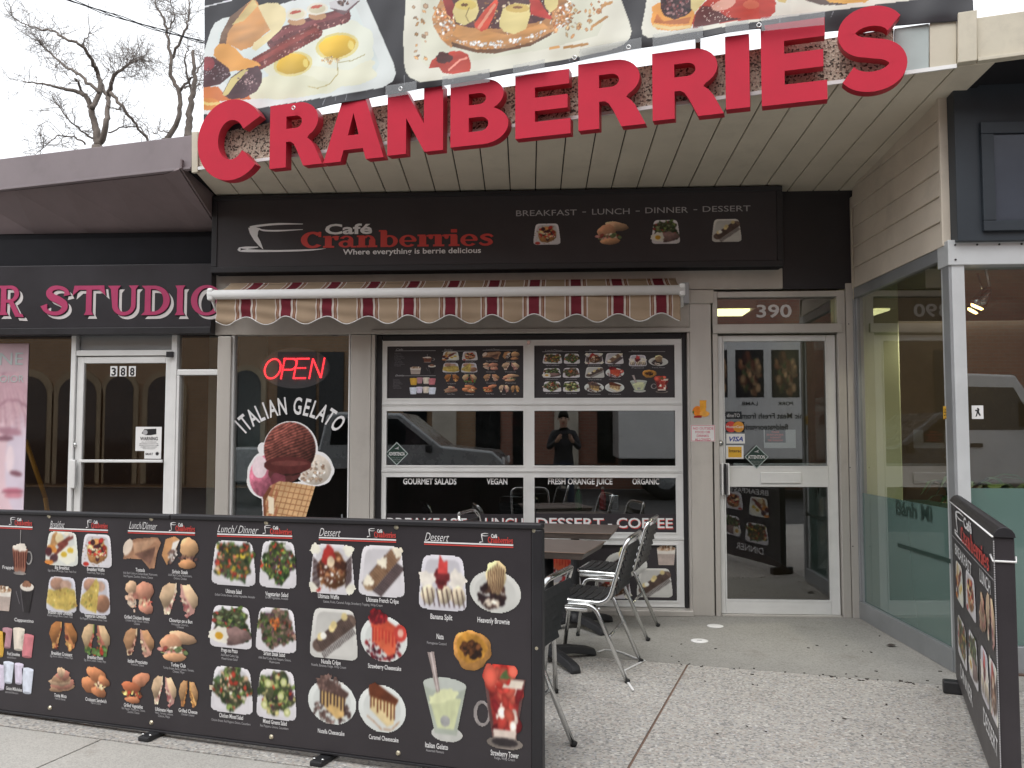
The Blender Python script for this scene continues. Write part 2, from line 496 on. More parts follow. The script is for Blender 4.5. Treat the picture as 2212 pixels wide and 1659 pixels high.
    def mesh(s, name, pos):
        """pos: (h, w, 3) places of the ink points"""
        idx = -np.ones((s.h, s.w), int)
        f = s.a[:-1, :-1] & s.a[1:, :-1] & s.a[:-1, 1:] & s.a[1:, 1:]
        u = np.zeros((s.h, s.w), bool)
        u[:-1, :-1] |= f; u[1:, :-1] |= f; u[:-1, 1:] |= f; u[1:, 1:] |= f
        idx[u] = np.arange(u.sum())
        q = np.stack([idx[1:, :-1][f], idx[1:, 1:][f], idx[:-1, 1:][f], idx[:-1, :-1][f]], 1)
        me = bpy.data.meshes.new(name)
        v = pos[u].reshape(-1, 3).astype(np.float32)
        me.vertices.add(len(v)); me.vertices.foreach_set('co', v.ravel())
        nq = len(q); me.loops.add(nq * 4); me.loops.foreach_set('vertex_index', q.ravel().astype(np.int32))
        me.polygons.add(nq); me.polygons.foreach_set('loop_start', np.arange(0, nq * 4, 4, dtype=np.int32))
        try: me.polygons.foreach_set('loop_total', np.full(nq, 4, np.int32))
        except Exception: pass
        ca = me.attributes.new('ink', 'FLOAT_COLOR', 'POINT')
        cc = np.ones((len(v), 4), np.float32); cc[:, :3] = s2l(s.c[u]); ca.data.foreach_set('color', cc.ravel())
        me.update(calc_edges=True)
        return me
    def unit_mesh(s, name):
        P = np.zeros((s.h, s.w, 3)); P[..., 0] = s.X; P[..., 1] = 1 - s.Y
        return s.mesh(name, P)

WHITE = (226, 222, 226)
def plate_sq(c, col=WHITE, x0=0.5):
    m = (np.abs((c.X - x0) / (0.39 + 0.10 * c.Y)) ** 7 + np.abs((c.Y - 0.5) / 0.485) ** 7) < 1
    c.fill(m, col, 0.04, 4, tone=1.05 - 0.12 * c.Y)
    i = (np.abs((c.X - x0) / (0.32 + 0.09 * c.Y)) ** 6 + np.abs((c.Y - 0.5) / 0.41) ** 6) < 1
    c.fill(i, tuple(x * 0.93 for x in col), 0.04, 4, tone=0.95 + 0.1 * c.Y)
    return i
def plate_rd(c, col=(222, 226, 222), cx=0.5, cy=0.55, rx=0.49, ry=0.43):
    c.fill(c.ell(cx, cy, rx, ry, 8), col, 0.04, 4, tone=1.05 - 0.12 * c.Y)
    c.fill(c.ell(cx, cy, rx * 0.78, ry * 0.78, 8), tuple(x * 0.94 for x in col), 0.03, 4)
GREEN = [(62, 84, 38), (88, 112, 52), (44, 62, 34), (120, 140, 70), (70, 92, 60), (36, 50, 30)]
def d_salad(c, extra, n=70):
    plate_sq(c)
    m = c.ell(0.5, 0.46, 0.40, 0.40, 0, 0.12, 7)
    c.fill(m, (70, 72, 48), 0.5, 12)
    c.bits(m, 60, 0.055, GREEN, 2.6); c.bits(m, n, 0.045, extra, 3.0); c.bits(m, 26, 0.03, GREEN, 2.5)
RED, YEL, CHK, MEAT, PUR = (190, 60, 40), (214, 178, 50), (206, 172, 134), (124, 92, 82), (84, 48, 66)
def d_ultimate(c): d_salad(c, [RED, RED, YEL, CHK, (220, 120, 80), PUR])
def d_vegsalad(c): d_salad(c, [RED, YEL, (150, 180, 70), (214, 214, 190), PUR, (60, 130, 50)])
def d_chicksalad(c): d_salad(c, [CHK, CHK, RED, (60, 46, 40), (230, 220, 190)])
def d_greens(c):
    d_salad(c, [RED, PUR, (150, 160, 90), (180, 170, 110)])
    for x, y in ((0.3, 0.3), (0.6, 0.52), (0.22, 0.72), (0.75, 0.82), (0.66, 0.25)):
        c.fill(c.ell(x, y, 0.075, 0.085), (190, 196, 120), 0.1, 6); c.fill(c.ell(x, y, 0.045, 0.05), (216, 216, 160), 0.1, 6)
def d_prego(c):
    d_salad(c, [PUR, (120, 130, 90), (160, 60, 50)], 40)
    m = c.ell(0.62, 0.70, 0.30, 0.20, -10, 0.1); c.fill(m, (126, 98, 94), 0.25, 8, tone=c.ball(0.62, 0.7, 0.3, 0.2))
    c.fill(c.ell(0.24, 0.70, 0.22, 0.18, 0, 0.14), (232, 226, 210), 0.06, 5); c.fill(c.ell(0.24, 0.72, 0.09, 0.085), (216, 158, 34), 0.08, 4)
def d_steaksalad(c):
    d_salad(c, [MEAT, MEAT, (100, 76, 66), (150, 118, 100), PUR, (140, 60, 50)], 110)
    c.bits(c.ell(0.47, 0.36, 0.10, 0.13), 26, 0.03, [(226, 100, 40), (236, 130, 60)], 3)
def d_breakfast(c):
    plate_sq(c, (226, 228, 220))
    c.fill(c.ell(0.66, 0.66, 0.30, 0.24, -20, 0.1), (236, 234, 214), 0.04, 4)
    for x, y in ((0.56, 0.66), (0.74, 0.54)): c.fill(c.ell(x, y, 0.09, 0.075), (232, 190, 50), 0.08, 4)
    c.fill(c.poly([(0.16, 0.42), (0.22, 0.12), (0.32, 0.02), (0.44, 0.16), (0.42, 0.34), (0.28, 0.46)]), (206, 150, 90), 0.25, 6)
    c.fill(c.ell(0.42, 0.22, 0.12, 0.15), (228, 208, 160), 0.1, 6)
    for a, b in (((0.34, 0.62), (0.62, 0.34)), ((0.42, 0.40), (0.76, 0.16))): c.fill(c.line([a, b], 0.055), (124, 58, 48), 0.3, 14)
    c.fill(c.ell(0.22, 0.52, 0.15, 0.10, 30), (224, 140, 56), 0.15, 5)
    c.fill(c.ell(0.12, 0.60, 0.10, 0.13), (84, 38, 44), 0.3, 8); c.fill(c.ell(0.28, 0.78, 0.11, 0.13, 40), (92, 56, 62), 0.3, 8)
    c.fill(c.ell(0.14, 0.90, 0.13, 0.07), (222, 130, 50), 0.15, 5)
    c.fill(c.ell(0.62, 0.08, 0.07, 0.05), (230, 214, 190), 0.1, 4); c.fill(c.ell(0.74, 0.10, 0.07, 0.05), (210, 200, 190), 0.2, 4)
def d_waffle(c, col=(186, 128, 70), top=((196, 50, 40), (226, 200, 130), (70, 34, 40))):
    plate_sq(c)
    c.bits(c.ell(0.5, 0.5, 0.44, 0.46), 46, 0.018, [(176, 130, 90), (150, 90, 70)], 3)
    c.fill(c.ell(0.5, 0.52, 0.31, 0.36, 0, 0.05), col, 0.3, 9, tone=c.ball(0.5, 0.5, 0.3, 0.36))
    c.bits(c.ell(0.5, 0.45, 0.25, 0.28), 46, 0.06, list(top) + [top[0]], 1.7)
    c.bits(c.ell(0.5, 0.6, 0.28, 0.24), 20, 0.025, [(236, 228, 216)], 2)
    c.fill(c.ell(0.18, 0.9, 0.09, 0.06), (196, 48, 38), 0.25, 6)
def d_ultwaffle(c):
    d_waffle(c, (130, 80, 46), ((120, 62, 40), (84, 46, 34), (176, 120, 80)))
    c.fill(c.ell(0.42, 0.24, 0.13, 0.19, 10, 0.1), (170, 44, 40), 0.35, 8); c.fill(c.ell(0.47, 0.36, 0.08, 0.11), (232, 206, 170), 0.15, 6)
    for x, y in ((0.14, 0.12), (0.84, 0.12), (0.12, 0.86), (0.88, 0.86)): c.fill(c.ell(x, y, 0.11, 0.11, 0, 0.15), (236, 232, 214), 0.08, 6)
    for i in range(10):
        y = 0.3 + i * 0.05; c.fill(c.line([(0.10, y), (0.24, y + 0.14)], 0.012), (50, 30, 30), 0.2, 4); c.fill(c.line([(0.9, y - 0.06), (0.78, y + 0.08)], 0.012), (50, 30, 30), 0.2, 4)
def d_crepe(c, roll=(168, 134, 100), ink=(54, 36, 36)):
    plate_sq(c)
    for i in range(15):
        t = i / 14; x, y = 0.30 + 0.44 * t, 0.86 - 0.52 * t
        c.fill(c.line([(x - 0.18, y - 0.12), (x + 0.20, y + 0.10)], 0.018), ink, 0.3, 6)
    c.fill(c.line([(0.26, 0.76), (0.76, 0.18)], 0.125), roll, 0.18, 8)
    for i in range(17):
        t = i / 16; x, y = 0.26 + 0.5 * t, 0.76 - 0.58 * t
        c.fill(c.line([(x - 0.09, y - 0.08), (x + 0.09, y + 0.08)], 0.011), (96, 60, 44), 0.2, 5)
    for x, y in ((0.24, 0.70), (0.52, 0.34), (0.82, 0.12)): c.fill(c.ell(x, y, 0.10, 0.10, 0, 0.2), (240, 230, 206), 0.12, 8)
def d_nutellacrepe(c):
    plate_sq(c, (214, 212, 206))
    c.fill(c.line([(0.22, 0.74), (0.80, 0.24)], 0.13), (104, 84, 74), 0.3, 10)
    for i in range(20):
        t = i / 19; x, y = 0.22 + 0.58 * t, 0.74 - 0.5 * t
        c.fill(c.line([(x - 0.06, y - 0.10), (x + 0.07, y + 0.10)], 0.008), (60, 46, 44), 0.2, 5)
        c.fill(c.line([(x + 0.06, y + 0.14), (x + 0.11, y + 0.23)], 0.009), (56, 44, 44), 0.2, 5)
    for x, y in ((0.24, 0.58), (0.46, 0.40), (0.50, 0.33), (0.70, 0.16)): c.fill(c.ell(x, y, 0.06, 0.075), (226, 204, 140), 0.12, 6)
    c.fill(c.ell(0.30, 0.55, 0.06, 0.07), (238, 236, 226), 0.05, 5)
def d_ck(c, top, side, drip, pool=None):
    plate_rd(c)
    if pool: c.bits(c.ell(0.5, 0.72, 0.38, 0.22), 110, 0.03, pool, 1.8)
    c.fill(c.poly([(0.26, 0.30), (0.78, 0.42), (0.74, 0.80), (0.60, 0.86), (0.26, 0.58)]), side, 0.12, 7)
    c.fill(c.poly([(0.22, 0.14), (0.36, 0.08), (0.84, 0.36), (0.78, 0.46), (0.24, 0.34)]), top, 0.2, 8)
    for i in range(8):
        t = i / 7; x, y = 0.27 + 0.48 * t, 0.34 + 0.10 * t
        c.fill(c.line([(x, y), (x, y + 0.14 + 0.16 * c.r.rand())], 0.016), drip, 0.2, 4)
def d_caramel(c): d_ck(c, (104, 50, 28), (228, 204, 150), (124, 66, 34)); c.fill(c.line([(0.2, 0.7), (0.35, 0.8), (0.5, 0.92), (0.7, 0.9), (0.85, 0.75)], 0.008), (176, 110, 60))
def d_nutellack(c): d_ck(c, (92, 66, 60), (216, 176, 108), (62, 42, 40), [(96, 72, 66), (130, 104, 96), (70, 50, 48)]); c.bits(c.ell(0.45, 0.2, 0.3, 0.16), 70, 0.03, [(96, 72, 66), (120, 92, 84)], 1.6)
def d_strawck(c):
    d_ck(c, (214, 78, 52), (222, 96, 62), (200, 50, 40), [(120, 24, 34), (150, 36, 40), (70, 24, 40)])
    c.bits(c.ell(0.36, 0.14, 0.16, 0.13), 40, 0.05, [(170, 30, 40), (206, 60, 60), (110, 24, 34)], 1.5)
    c.fill(c.ell(0.84, 0.42, 0.13, 0.16), (212, 64, 54), 0.2, 5); c.fill(c.ell(0.84, 0.42, 0.06, 0.08), (236, 180, 160), 0.1, 4)
def d_omelette(c, two=False):
    plate_sq(c, (214, 212, 222))
    c.fill(c.ell(0.36, 0.22, 0.22, 0.18), (168, 126, 104), 0.2, 7, tone=c.ball(0.36, 0.22, 0.22, 0.18)); c.fill(c.ell(0.62, 0.24, 0.17, 0.14), (186, 150, 130), 0.2, 7)
    if two: c.fill(c.ell(0.72, 0.68, 0.22, 0.24, 20), (160, 112, 84), 0.2, 6, tone=c.ball(0.72, 0.68, 0.22, 0.24))
    m = c.poly([(0.04, 0.75), (0.08, 0.38), (0.3, 0.40), (0.5, 0.34), (0.62, 0.3), (0.9, 0.36), (0.97, 0.8), (0.7, 0.93), (0.3, 0.9)]) if not two else c.poly([(0.05, 0.72), (0.1, 0.5), (0.3, 0.34), (0.52, 0.03), (0.62, 0.2), (0.58, 0.6), (0.55, 0.94), (0.25, 0.86)])
    c.fill(m, (200, 172, 82), 0.22, 9); c.bits(m, 26, 0.03, [(214, 190, 110), (170, 130, 60), (150, 150, 70)], 2)
def d_omelette2(c): d_omelette(c, True)
def bun(c, x, y, rx, ry, rot, col, gap=None):
    m = c.ell(x, y, rx, ry, rot, 0.05); c.fill(m, col, 0.16, 6, tone=c.ball(x, y, rx, ry, 0.45))
def d_halves(c, col=(196, 144, 100), fil=((206, 150, 130), (226, 200, 160), (110, 60, 50)), lett=False):
    c.fill(c.poly([(0.08, 0.30), (0.22, 0.05), (0.46, 0.02), (0.46, 0.30), (0.30, 0.92), (0.16, 0.94)]), fil[1], 0.1, 6)
    c.fill(c.poly([(0.54, 0.04), (0.76, 0.08), (0.96, 0.45), (0.9, 0.85), (0.74, 0.95), (0.56, 0.40)]), fil[0], 0.2, 6)
    c.bits(c.poly([(0.38, 0.3), (0.46, 0.2), (0.3, 0.92), (0.2, 0.9)]), 24, 0.05, fil, 2); c.bits(c.poly([(0.56, 0.3), (0.8, 0.9), (0.7, 0.95)]), 24, 0.05, fil, 2)
    m = c.poly([(0.02, 0.45), (0.10, 0.16), (0.26, 0.02), (0.42, 0.04), (0.40, 0.34), (0.26, 0.72), (0.14, 0.76)]); c.fill(m, col, 0.2, 5, tone=c.ball(0.2, 0.3, 0.25, 0.4, 0.4))
    m = c.poly([(0.58, 0.06), (0.78, 0.04), (0.98, 0.36), (0.99, 0.6), (0.88, 0.74), (0.66, 0.36)]); c.fill(m, col, 0.2, 5, tone=c.ball(0.78, 0.3, 0.25, 0.4, 0.4))
    if lett: c.bits(c.poly([(0.1, 0.8), (0.9, 0.7), (0.9, 0.96), (0.3, 0.98)]), 40, 0.07, [(70, 110, 50), (100, 140, 70), RED], 1.8)
def d_halves_dark(c): d_halves(c, (176, 112, 58), ((190, 120, 70), (210, 160, 90), (120, 50, 40)))
def d_panini(c): d_halves(c, (206, 172, 128), ((190, 110, 90), (120, 140, 70), RED), True)
def d_halves_pale(c): d_halves(c, (212, 178, 140), ((206, 150, 140), (230, 210, 180), (150, 80, 80)))
def d_cheese(c): d_halves(c, (196, 146, 96), ((214, 160, 90), (180, 120, 70), (200, 130, 60)))
def d_stack(c, cols=((188, 146, 112), (200, 130, 110), (212, 176, 140))):
    for i in range(7):
        y = 0.80 - i * 0.10; m = c.ell(0.5 + 0.05 * math.sin(i * 2), y, 0.44 - 0.012 * i * i, 0.17, -12, 0.09); c.fill(m, cols[i % 3], 0.18, 7, tone=c.ball(0.5, y, 0.45, 0.18, 0.5))
def d_tostada(c):
    c.fill(c.poly([(0.0, 0.75), (0.06, 0.25), (0.3, 0.08), (0.9, 0.0), (1, 0.18), (0.9, 0.5), (0.84, 0.96), (0.7, 0.98), (0.5, 0.72), (0.2, 0.7)]), (166, 120, 90), 0.3, 7)
    c.fill(c.poly([(0.25, 0.22), (0.9, 0.05), (0.6, 0.4), (0.3, 0.52)]), (196, 150, 116), 0.2, 7); c.fill(c.poly([(0.3, 0.56), (0.85, 0.3), (0.8, 0.6), (0.72, 0.85)]), (120, 84, 70), 0.3, 9)
    c.fill(c.ell(0.12, 0.35, 0.12, 0.26, 15), (226, 206, 186), 0.1, 5)
def d_sirloin(c):
    c.fill(c.poly([(0.0, 0.6), (0.1, 0.1), (0.35, 0.0), (0.5, 0.1), (0.3, 0.7), (0.15, 0.9)]), (196, 140, 90), 0.2, 6); c.fill(c.poly([(0.3, 0.2), (0.5, 0.1), (0.2, 0.86)]), (236, 230, 220), 0.05, 4)
    c.bits(c.poly([(0.2, 0.5), (0.48, 0.4), (0.25, 0.85)]), 40, 0.05, [(84, 70, 66), (130, 100, 90), (230, 220, 210)], 2.2)
    bun(c, 0.74, 0.34, 0.25, 0.32, 0, (208, 160, 112)); c.bits(c.ell(0.72, 0.66, 0.26, 0.07), 30, 0.04, [(90, 60, 56), (140, 100, 90)], 2); bun(c, 0.70, 0.82, 0.24, 0.15, 0, (202, 142, 94))
def d_chicken(c):
    bun(c, 0.24, 0.25, 0.2, 0.22, -15, (206, 166, 130)); bun(c, 0.66, 0.34, 0.28, 0.32, 25, (192, 130, 104)); c.bits(c.poly([(0.05, 0.5), (0.4, 0.4), (0.35, 0.9)]), 40, 0.07, [(222, 180, 150), (206, 130, 110), (236, 214, 190)], 2)
    bun(c, 0.72, 0.78, 0.24, 0.18, 10, (212, 140, 116)); c.bits(c.ell(0.68, 0.62, 0.24, 0.1), 24, 0.05, [(190, 80, 70), (226, 190, 150)], 2)
def d_turkey(c):
    bun(c, 0.64, 0.22, 0.36, 0.20, 14, (208, 164, 126)); bun(c, 0.36, 0.42, 0.28, 0.28, 0, (204, 146, 110)); c.bits(c.ell(0.4, 0.66, 0.34, 0.12), 50, 0.06, [(206, 140, 130), (140, 60, 50), (110, 130, 80), (230, 210, 180)], 2.4)
    bun(c, 0.46, 0.84, 0.30, 0.14, -4, (206, 150, 108))
def d_vegbun(c):
    bun(c, 0.66, 0.24, 0.32, 0.21, -32, (206, 132, 96)); bun(c, 0.34, 0.50, 0.32, 0.18, 10, (190, 104, 66)); c.bits(c.ell(0.36, 0.70, 0.32, 0.10), 44, 0.05, [(110, 64, 40), (230, 206, 120), RED, (96, 110, 50)], 2); bun(c, 0.40, 0.87, 0.26, 0.11, 0, (196, 120, 80))
def d_croissant(c):
    for (x, y, a, b, r_) in ((0.3, 0.62, 0.3, 0.24, 30), (0.52, 0.28, 0.36, 0.22, 25), (0.78, 0.46, 0.22, 0.15, 35), (0.62, 0.80, 0.26, 0.17, 15)): bun(c, x, y, a, b, r_, (196, 122, 78))
    c.bits(c.ell(0.62, 0.60, 0.2, 0.1), 26, 0.04, [(230, 190, 160), (150, 80, 60), (226, 206, 150)], 2)
def d_split(c):
    plate_sq(c, (222, 218, 226))
    for x, y in ((0.2, 0.46), (0.78, 0.44)): c.fill(c.ell(x, y, 0.16, 0.16, 0, 0.18), (236, 228, 216), 0.12, 8)
    for x, y in ((0.22, 0.72), (0.54, 0.70), (0.80, 0.72)): c.fill(c.ell(x, y, 0.14, 0.17, 0, 0.06), (222, 206, 176), 0.15, 8, tone=c.ball(x, y, 0.14, 0.17))
    c.fill(c.ell(0.48, 0.42, 0.14, 0.18, 0, 0.15), (120, 40, 44), 0.4, 10)
    c.fill(c.poly([(0.40, 0.34), (0.44, 0.0), (0.52, 0.14), (0.60, 0.10), (0.60, 0.34)]), (206, 62, 60), 0.25, 6)
    for i in range(9): x = 0.1 + i * 0.095; c.fill(c.line([(x, 0.62), (x + 0.06, 0.92)], 0.009), (60, 36, 36), 0.2, 4)
def d_brownie(c):
    plate_rd(c, (216, 216, 210), 0.5, 0.6, 0.49, 0.39)
    c.bits(c.ell(0.46, 0.66, 0.26, 0.2), 60, 0.06, [(58, 38, 40), (84, 58, 50), (40, 28, 32)], 2)
    c.fill(c.ell(0.52, 0.32, 0.19, 0.31, 0, 0.06), (230, 204, 150), 0.15, 8, tone=c.ball(0.52, 0.32, 0.19, 0.31))
    for i in range(8): x = 0.38 + i * 0.04; c.fill(c.line([(x, 0.10 + 0.03 * abs(i - 4)), (x - 0.02, 0.5), (x + 0.02, 0.62)], 0.010), (92, 56, 40), 0.2, 4)
    c.bits(c.ell(0.46, 0.82, 0.16, 0.08), 22, 0.05, [(226, 210, 190), (90, 66, 60)], 2)
def d_nata(c):
    c.fill(c.ell(0.5, 0.5, 0.48, 0.48, 0, 0.05), (196, 136, 66), 0.3, 8, tone=c.ball(0.5, 0.5, 0.5, 0.5)); c.fill(c.ell(0.48, 0.45, 0.38, 0.35, 0, 0.06), (206, 142, 50), 0.3, 6)
    c.bits(c.ell(0.5, 0.48, 0.24, 0.17), 60, 0.07, [(70, 40, 26), (110, 64, 34), (40, 26, 22)], 1.8)
def glass_shape(c, x0, x1, y0, y1, b0, b1): return c.poly([(x0, y0), (x1, y0), (b1, y1), (b0, y1)])
def d_gelato(c):
    c.fill(c.ell(0.56, 0.90, 0.36, 0.09), (196, 196, 190), 0.08, 5)
    c.fill(glass_shape(c, 0.0, 1.0, 0.36, 0.9, 0.28, 0.78), (168, 176, 162), 0.08, 5); c.fill(c.ell(0.5, 0.36, 0.5, 0.08), (186, 192, 184), 0.05, 5)
    c.fill(glass_shape(c, 0.14, 0.88, 0.50, 0.84, 0.34, 0.72), (206, 212, 164), 0.1, 6); c.fill(c.ell(0.48, 0.49, 0.33, 0.07, -10, 0.1), (222, 226, 176), 0.08, 6)
    c.fill(c.poly([(0.10, 0.02), (0.26, 0.0), (0.40, 0.44), (0.32, 0.46)]), (150, 134, 130), 0.3, 10); c.fill(c.poly([(0.16, 0.02), (0.20, 0.01), (0.37, 0.44), (0.35, 0.45)]), (214, 200, 196), 0.1, 6)
    c.fill(c.ell(0.52, 0.76, 0.11, 0.06), (150, 150, 150), 0.2, 6)
def d_tower(c):
    c.fill(c.ell(0.60, 0.92, 0.35, 0.08), (130, 120, 112), 0.2, 6); c.fill(c.ell(0.60, 0.91, 0.25, 0.05), (50, 44, 46), 0.2, 6)
    ring = c.ell(0.17, 0.60, 0.17, 0.16) & ~c.ell(0.18, 0.60, 0.10, 0.11); c.fill(ring, (156, 148, 146), 0.25, 8)
    c.fill(glass_shape(c, 0.19, 1.0, 0.14, 0.86, 0.36, 0.82), (96, 66, 64), 0.2, 8); b = glass_shape(c, 0.27, 0.92, 0.2, 0.76, 0.40, 0.80)
    c.fill(b, (150, 40, 38), 0.35, 8); c.bits(b, 34, 0.10, [(200, 60, 50), (120, 24, 30), (222, 90, 70), (236, 214, 200)], 2.2)
    c.fill(glass_shape(c, 0.24, 0.96, 0.17, 0.27, 0.27, 0.92), (230, 216, 198), 0.1, 6); c.fill(glass_shape(c, 0.38, 0.82, 0.76, 0.86, 0.40, 0.80), (222, 204, 190), 0.12, 7)
    c.bits(c.ell(0.55, 0.1, 0.32, 0.08), 26, 0.09, [(212, 54, 44), (190, 40, 36), (226, 90, 70)], 1.4); c.fill(c.poly([(0.5, 0.16), (0.58, 0.08), (0.64, 0.05), (0.66, 0.12), (0.74, 0.15), (0.6, 0.17)]), (84, 110, 60), 0.2, 5)
def d_frappe(c):
    ring = c.ell(0.82, 0.6, 0.17, 0.16) & ~c.ell(0.80, 0.6, 0.11, 0.11); c.fill(ring, (150, 146, 144), 0.2, 6)
    c.fill(c.line([(0.38, 0.0), (0.38, 0.4)], 0.02), (150, 146, 146), 0.1, 5); c.fill(glass_shape(c, 0.0, 0.76, 0.40, 0.92, 0.14, 0.66), (150, 96, 76), 0.2, 7)
    for i in range(6): x = 0.1 + i * 0.11; c.fill(c.line([(x, 0.5), (x + 0.03, 0.8)], 0.03), (96, 44, 34), 0.25, 5)
    c.fill(c.ell(0.38, 0.38, 0.34, 0.09, 0, 0.12), (232, 222, 208), 0.1, 7); c.fill(c.ell(0.4, 0.95, 0.32, 0.045), (140, 132, 128), 0.2, 6)
def d_capp(c):
    c.fill(glass_shape(c, 0.2, 0.98, 0.16, 0.95, 0.42, 0.76), (44, 40, 42), 0.2, 6); c.fill(c.line([(0.26, 0.3), (0.44, 0.92)], 0.015), (120, 116, 120), 0.1, 5); c.fill(c.line([(0.02, 0.36), (0.22, 0.7)], 0.02), (130, 126, 130), 0.1, 5)
    c.fill(c.ell(0.6, 0.2, 0.38, 0.13), (226, 216, 204), 0.08, 6); c.fill(c.ell(0.58, 0.12, 0.24, 0.10, 0, 0.1), (150, 104, 78), 0.25, 8)
def d_mug(c):
    c.fill(glass_shape(c, 0.02, 0.98, 0.16, 0.94, 0.10, 0.90), (186, 168, 158), 0.1, 6); c.fill(glass_shape(c, 0.02, 0.98, 0.14, 0.40, 0.05, 0.95), (224, 216, 206), 0.06, 6)
    c.fill(c.ell(0.5, 0.14, 0.48, 0.13, 0, 0.06), (204, 176, 148), 0.2, 9); c.bits(c.ell(0.5, 0.12, 0.42, 0.1), 24, 0.05, [(150, 110, 80), (234, 222, 204)], 1.5)
def cup(c, colr):
    c.fill(glass_shape(c, 0.02, 0.98, 0.08, 0.95, 0.16, 0.84), colr, 0.08, 5, tone=1.1 - 0.25 * np.abs(c.X - 0.45)); c.fill(c.ell(0.5, 0.08, 0.48, 0.07), tuple(min(255, x * 1.12) for x in colr), 0.05, 4); c.fill(c.ell(0.5, 0.95, 0.33, 0.045), tuple(x * 0.8 for x in colr), 0.05, 4)
def d_cup_orange(c): cup(c, (216, 166, 56))
def d_cup_pink(c): cup(c, (204, 116, 124))
def d_cup_rose(c): cup(c, (178, 128, 138))
def d_cup_cream(c): cup(c, (214, 202, 186))
def d_cup_blue(c): cup(c, (206, 212, 226))
def d_cup_lilac(c): cup(c, (206, 196, 216))

_pm = {}
def dish_mesh(fn, n=96, asp=1.0):
    k = fn.__name__
    if k not in _pm:
        hh = max(20, int(n * asp)); c = Cv(n, hh, seed=abs(hash_name(k)) % 9973); fn(c); c.soften(2)
        me = c.unit_mesh('picture'); me.materials.append(MATS['print']); _pm[k] = me
    return _pm[k]
def hash_name(s):
    h = 7
    for ch in s: h = (h * 31 + ord(ch)) % 1000003
    return h
def dish(pl, fn, u0, v0, u1, v1, parent, d=0.003, name='dish_picture', label=None):
    o = bpy.data.objects.new(name, dish_mesh(fn, asp=(v1 - v0) / (u1 - u0))); link(o)
    o.parent = parent; o.matrix_parent_inverse = pinv(parent); o.matrix_basis = pl.M(u0, v0, d, u1 - u0, v1 - v0)
    return tag(o, label)
def dish_px(pl, fn, x0, y0, x1, y1, parent, d=0.003, **k):
    xm, ym = (x0 + x1) / 2, (y0 + y1) / 2
    return dish(pl, fn, pl.uv(x0, ym)[0], pl.uv(xm, y1)[1], pl.uv(x1, ym)[0], pl.uv(xm, y0)[1], parent, d, **k)
# ------------------------------------------------------------------ material set
mat('alum', (0.56, 0.53, 0.49), 0.42, 0.40, 0.10, 3.0, 0.03, 30, (1, 1, 0.15), dirt=0.25)
mat('alum_door', (0.80, 0.80, 0.785), 0.38, 0.22, 0.06, 4.0, dirt=0.12)
mat('alum_white', (0.80, 0.80, 0.79), 0.36, 0.15, 0.06, 4.0, dirt=0.15)
mat('alum_grey', (0.36, 0.375, 0.39), 0.40, 0.55, 0.10, 3.0, dirt=0.25)
mat('header', (0.56, 0.515, 0.465), 0.55, 0.15, 0.12, 2.5, dirt=0.4)
mat('chrome', (0.66, 0.665, 0.66), 0.20, 1.0, 0.04, 20)
mat('black', (0.016, 0.015, 0.018), 0.45, 0.0, 0.25, 4)
mat('black_panel', (0.029, 0.027, 0.032), 0.36, 0.0, 0.2, 2, spec=0.4)
mat('black_matt', (0.016, 0.016, 0.019), 0.8, 0.0, 0.2, 5, spec=0.2)
mat('plastic', (0.022, 0.022, 0.024), 0.42, 0.0, 0.2, 12, 0.05, 200)
mat('board_face', (0.037, 0.032, 0.036), 0.42, 0.0, 0.15, 3, spec=0.4)
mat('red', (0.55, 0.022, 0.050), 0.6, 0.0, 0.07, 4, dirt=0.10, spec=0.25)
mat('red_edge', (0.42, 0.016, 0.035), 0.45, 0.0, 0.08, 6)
mat('soffit', (0.66, 0.60, 0.49), 0.55, 0.0, 0.08, 2.2, dirt=0.3)
mat('cream', (0.60, 0.55, 0.44), 0.55, 0.0, 0.10, 3, dirt=0.35)
mat('pale_panel', (0.42, 0.48, 0.47), 0.5, 0.0, 0.08, 4, dirt=0.2)
mat('siding', (0.66, 0.585, 0.49), 0.55, 0.0, 0.10, 2.5, dirt=0.3)
mat('purple', (0.245, 0.205, 0.215), 0.6, 0.0, 0.10, 2.0, dirt=0.3)
mat('purple_soffit', (0.21, 0.165, 0.17), 0.7, 0.0, 0.15, 2)
mat('white', (0.80, 0.79, 0.78), 0.5, 0.0, 0.03, 8)
mat('white_ink', (0.78, 0.77, 0.77), 0.5, 0.0, 0.03, 8)
mat('grey_ink', (0.42, 0.41, 0.42), 0.5, 0.0, 0.03, 8)
mat('dim_ink', (0.20, 0.19, 0.20), 0.5, 0.0, 0.03, 8)
mat('red_ink', (0.60, 0.060, 0.050), 0.5, 0.0, 0.05, 8)
mat('magenta', (0.42, 0.040, 0.125), 0.45, 0.0, 0.08, 4)
mat('shadow_white', (0.62, 0.58, 0.57), 0.5, 0.0, 0.06, 4)
mat('wood', (0.125, 0.10, 0.088), 0.42, 0.0, 0.45, 5.0, 0.02, 60, (1.2, 16, 4))
mat('wood_edge', (0.20, 0.135, 0.10), 0.5, 0.0, 0.25, 8.0)
mat('cast', (0.016, 0.016, 0.018), 0.55, 0.0, 0.2, 20, 0.15, 150)
mat('rubber', (0.012, 0.012, 0.012), 0.8)
mat('brass', (0.62, 0.56, 0.42), 0.3, 0.9, 0.1, 60)
mat('post_grey', (0.60, 0.62, 0.63), 0.4, 0.25, 0.06, 3, dirt=0.2)
mat('rust', (0.165, 0.105, 0.078), 0.9, 0.0, 0.4, 30)
mat('room_dark', (0.16, 0.15, 0.15), 0.8, 0.0, 0.3, 1.5)
mat('room_floor', (0.10, 0.06, 0.045), 0.6, 0.0, 0.2, 2)
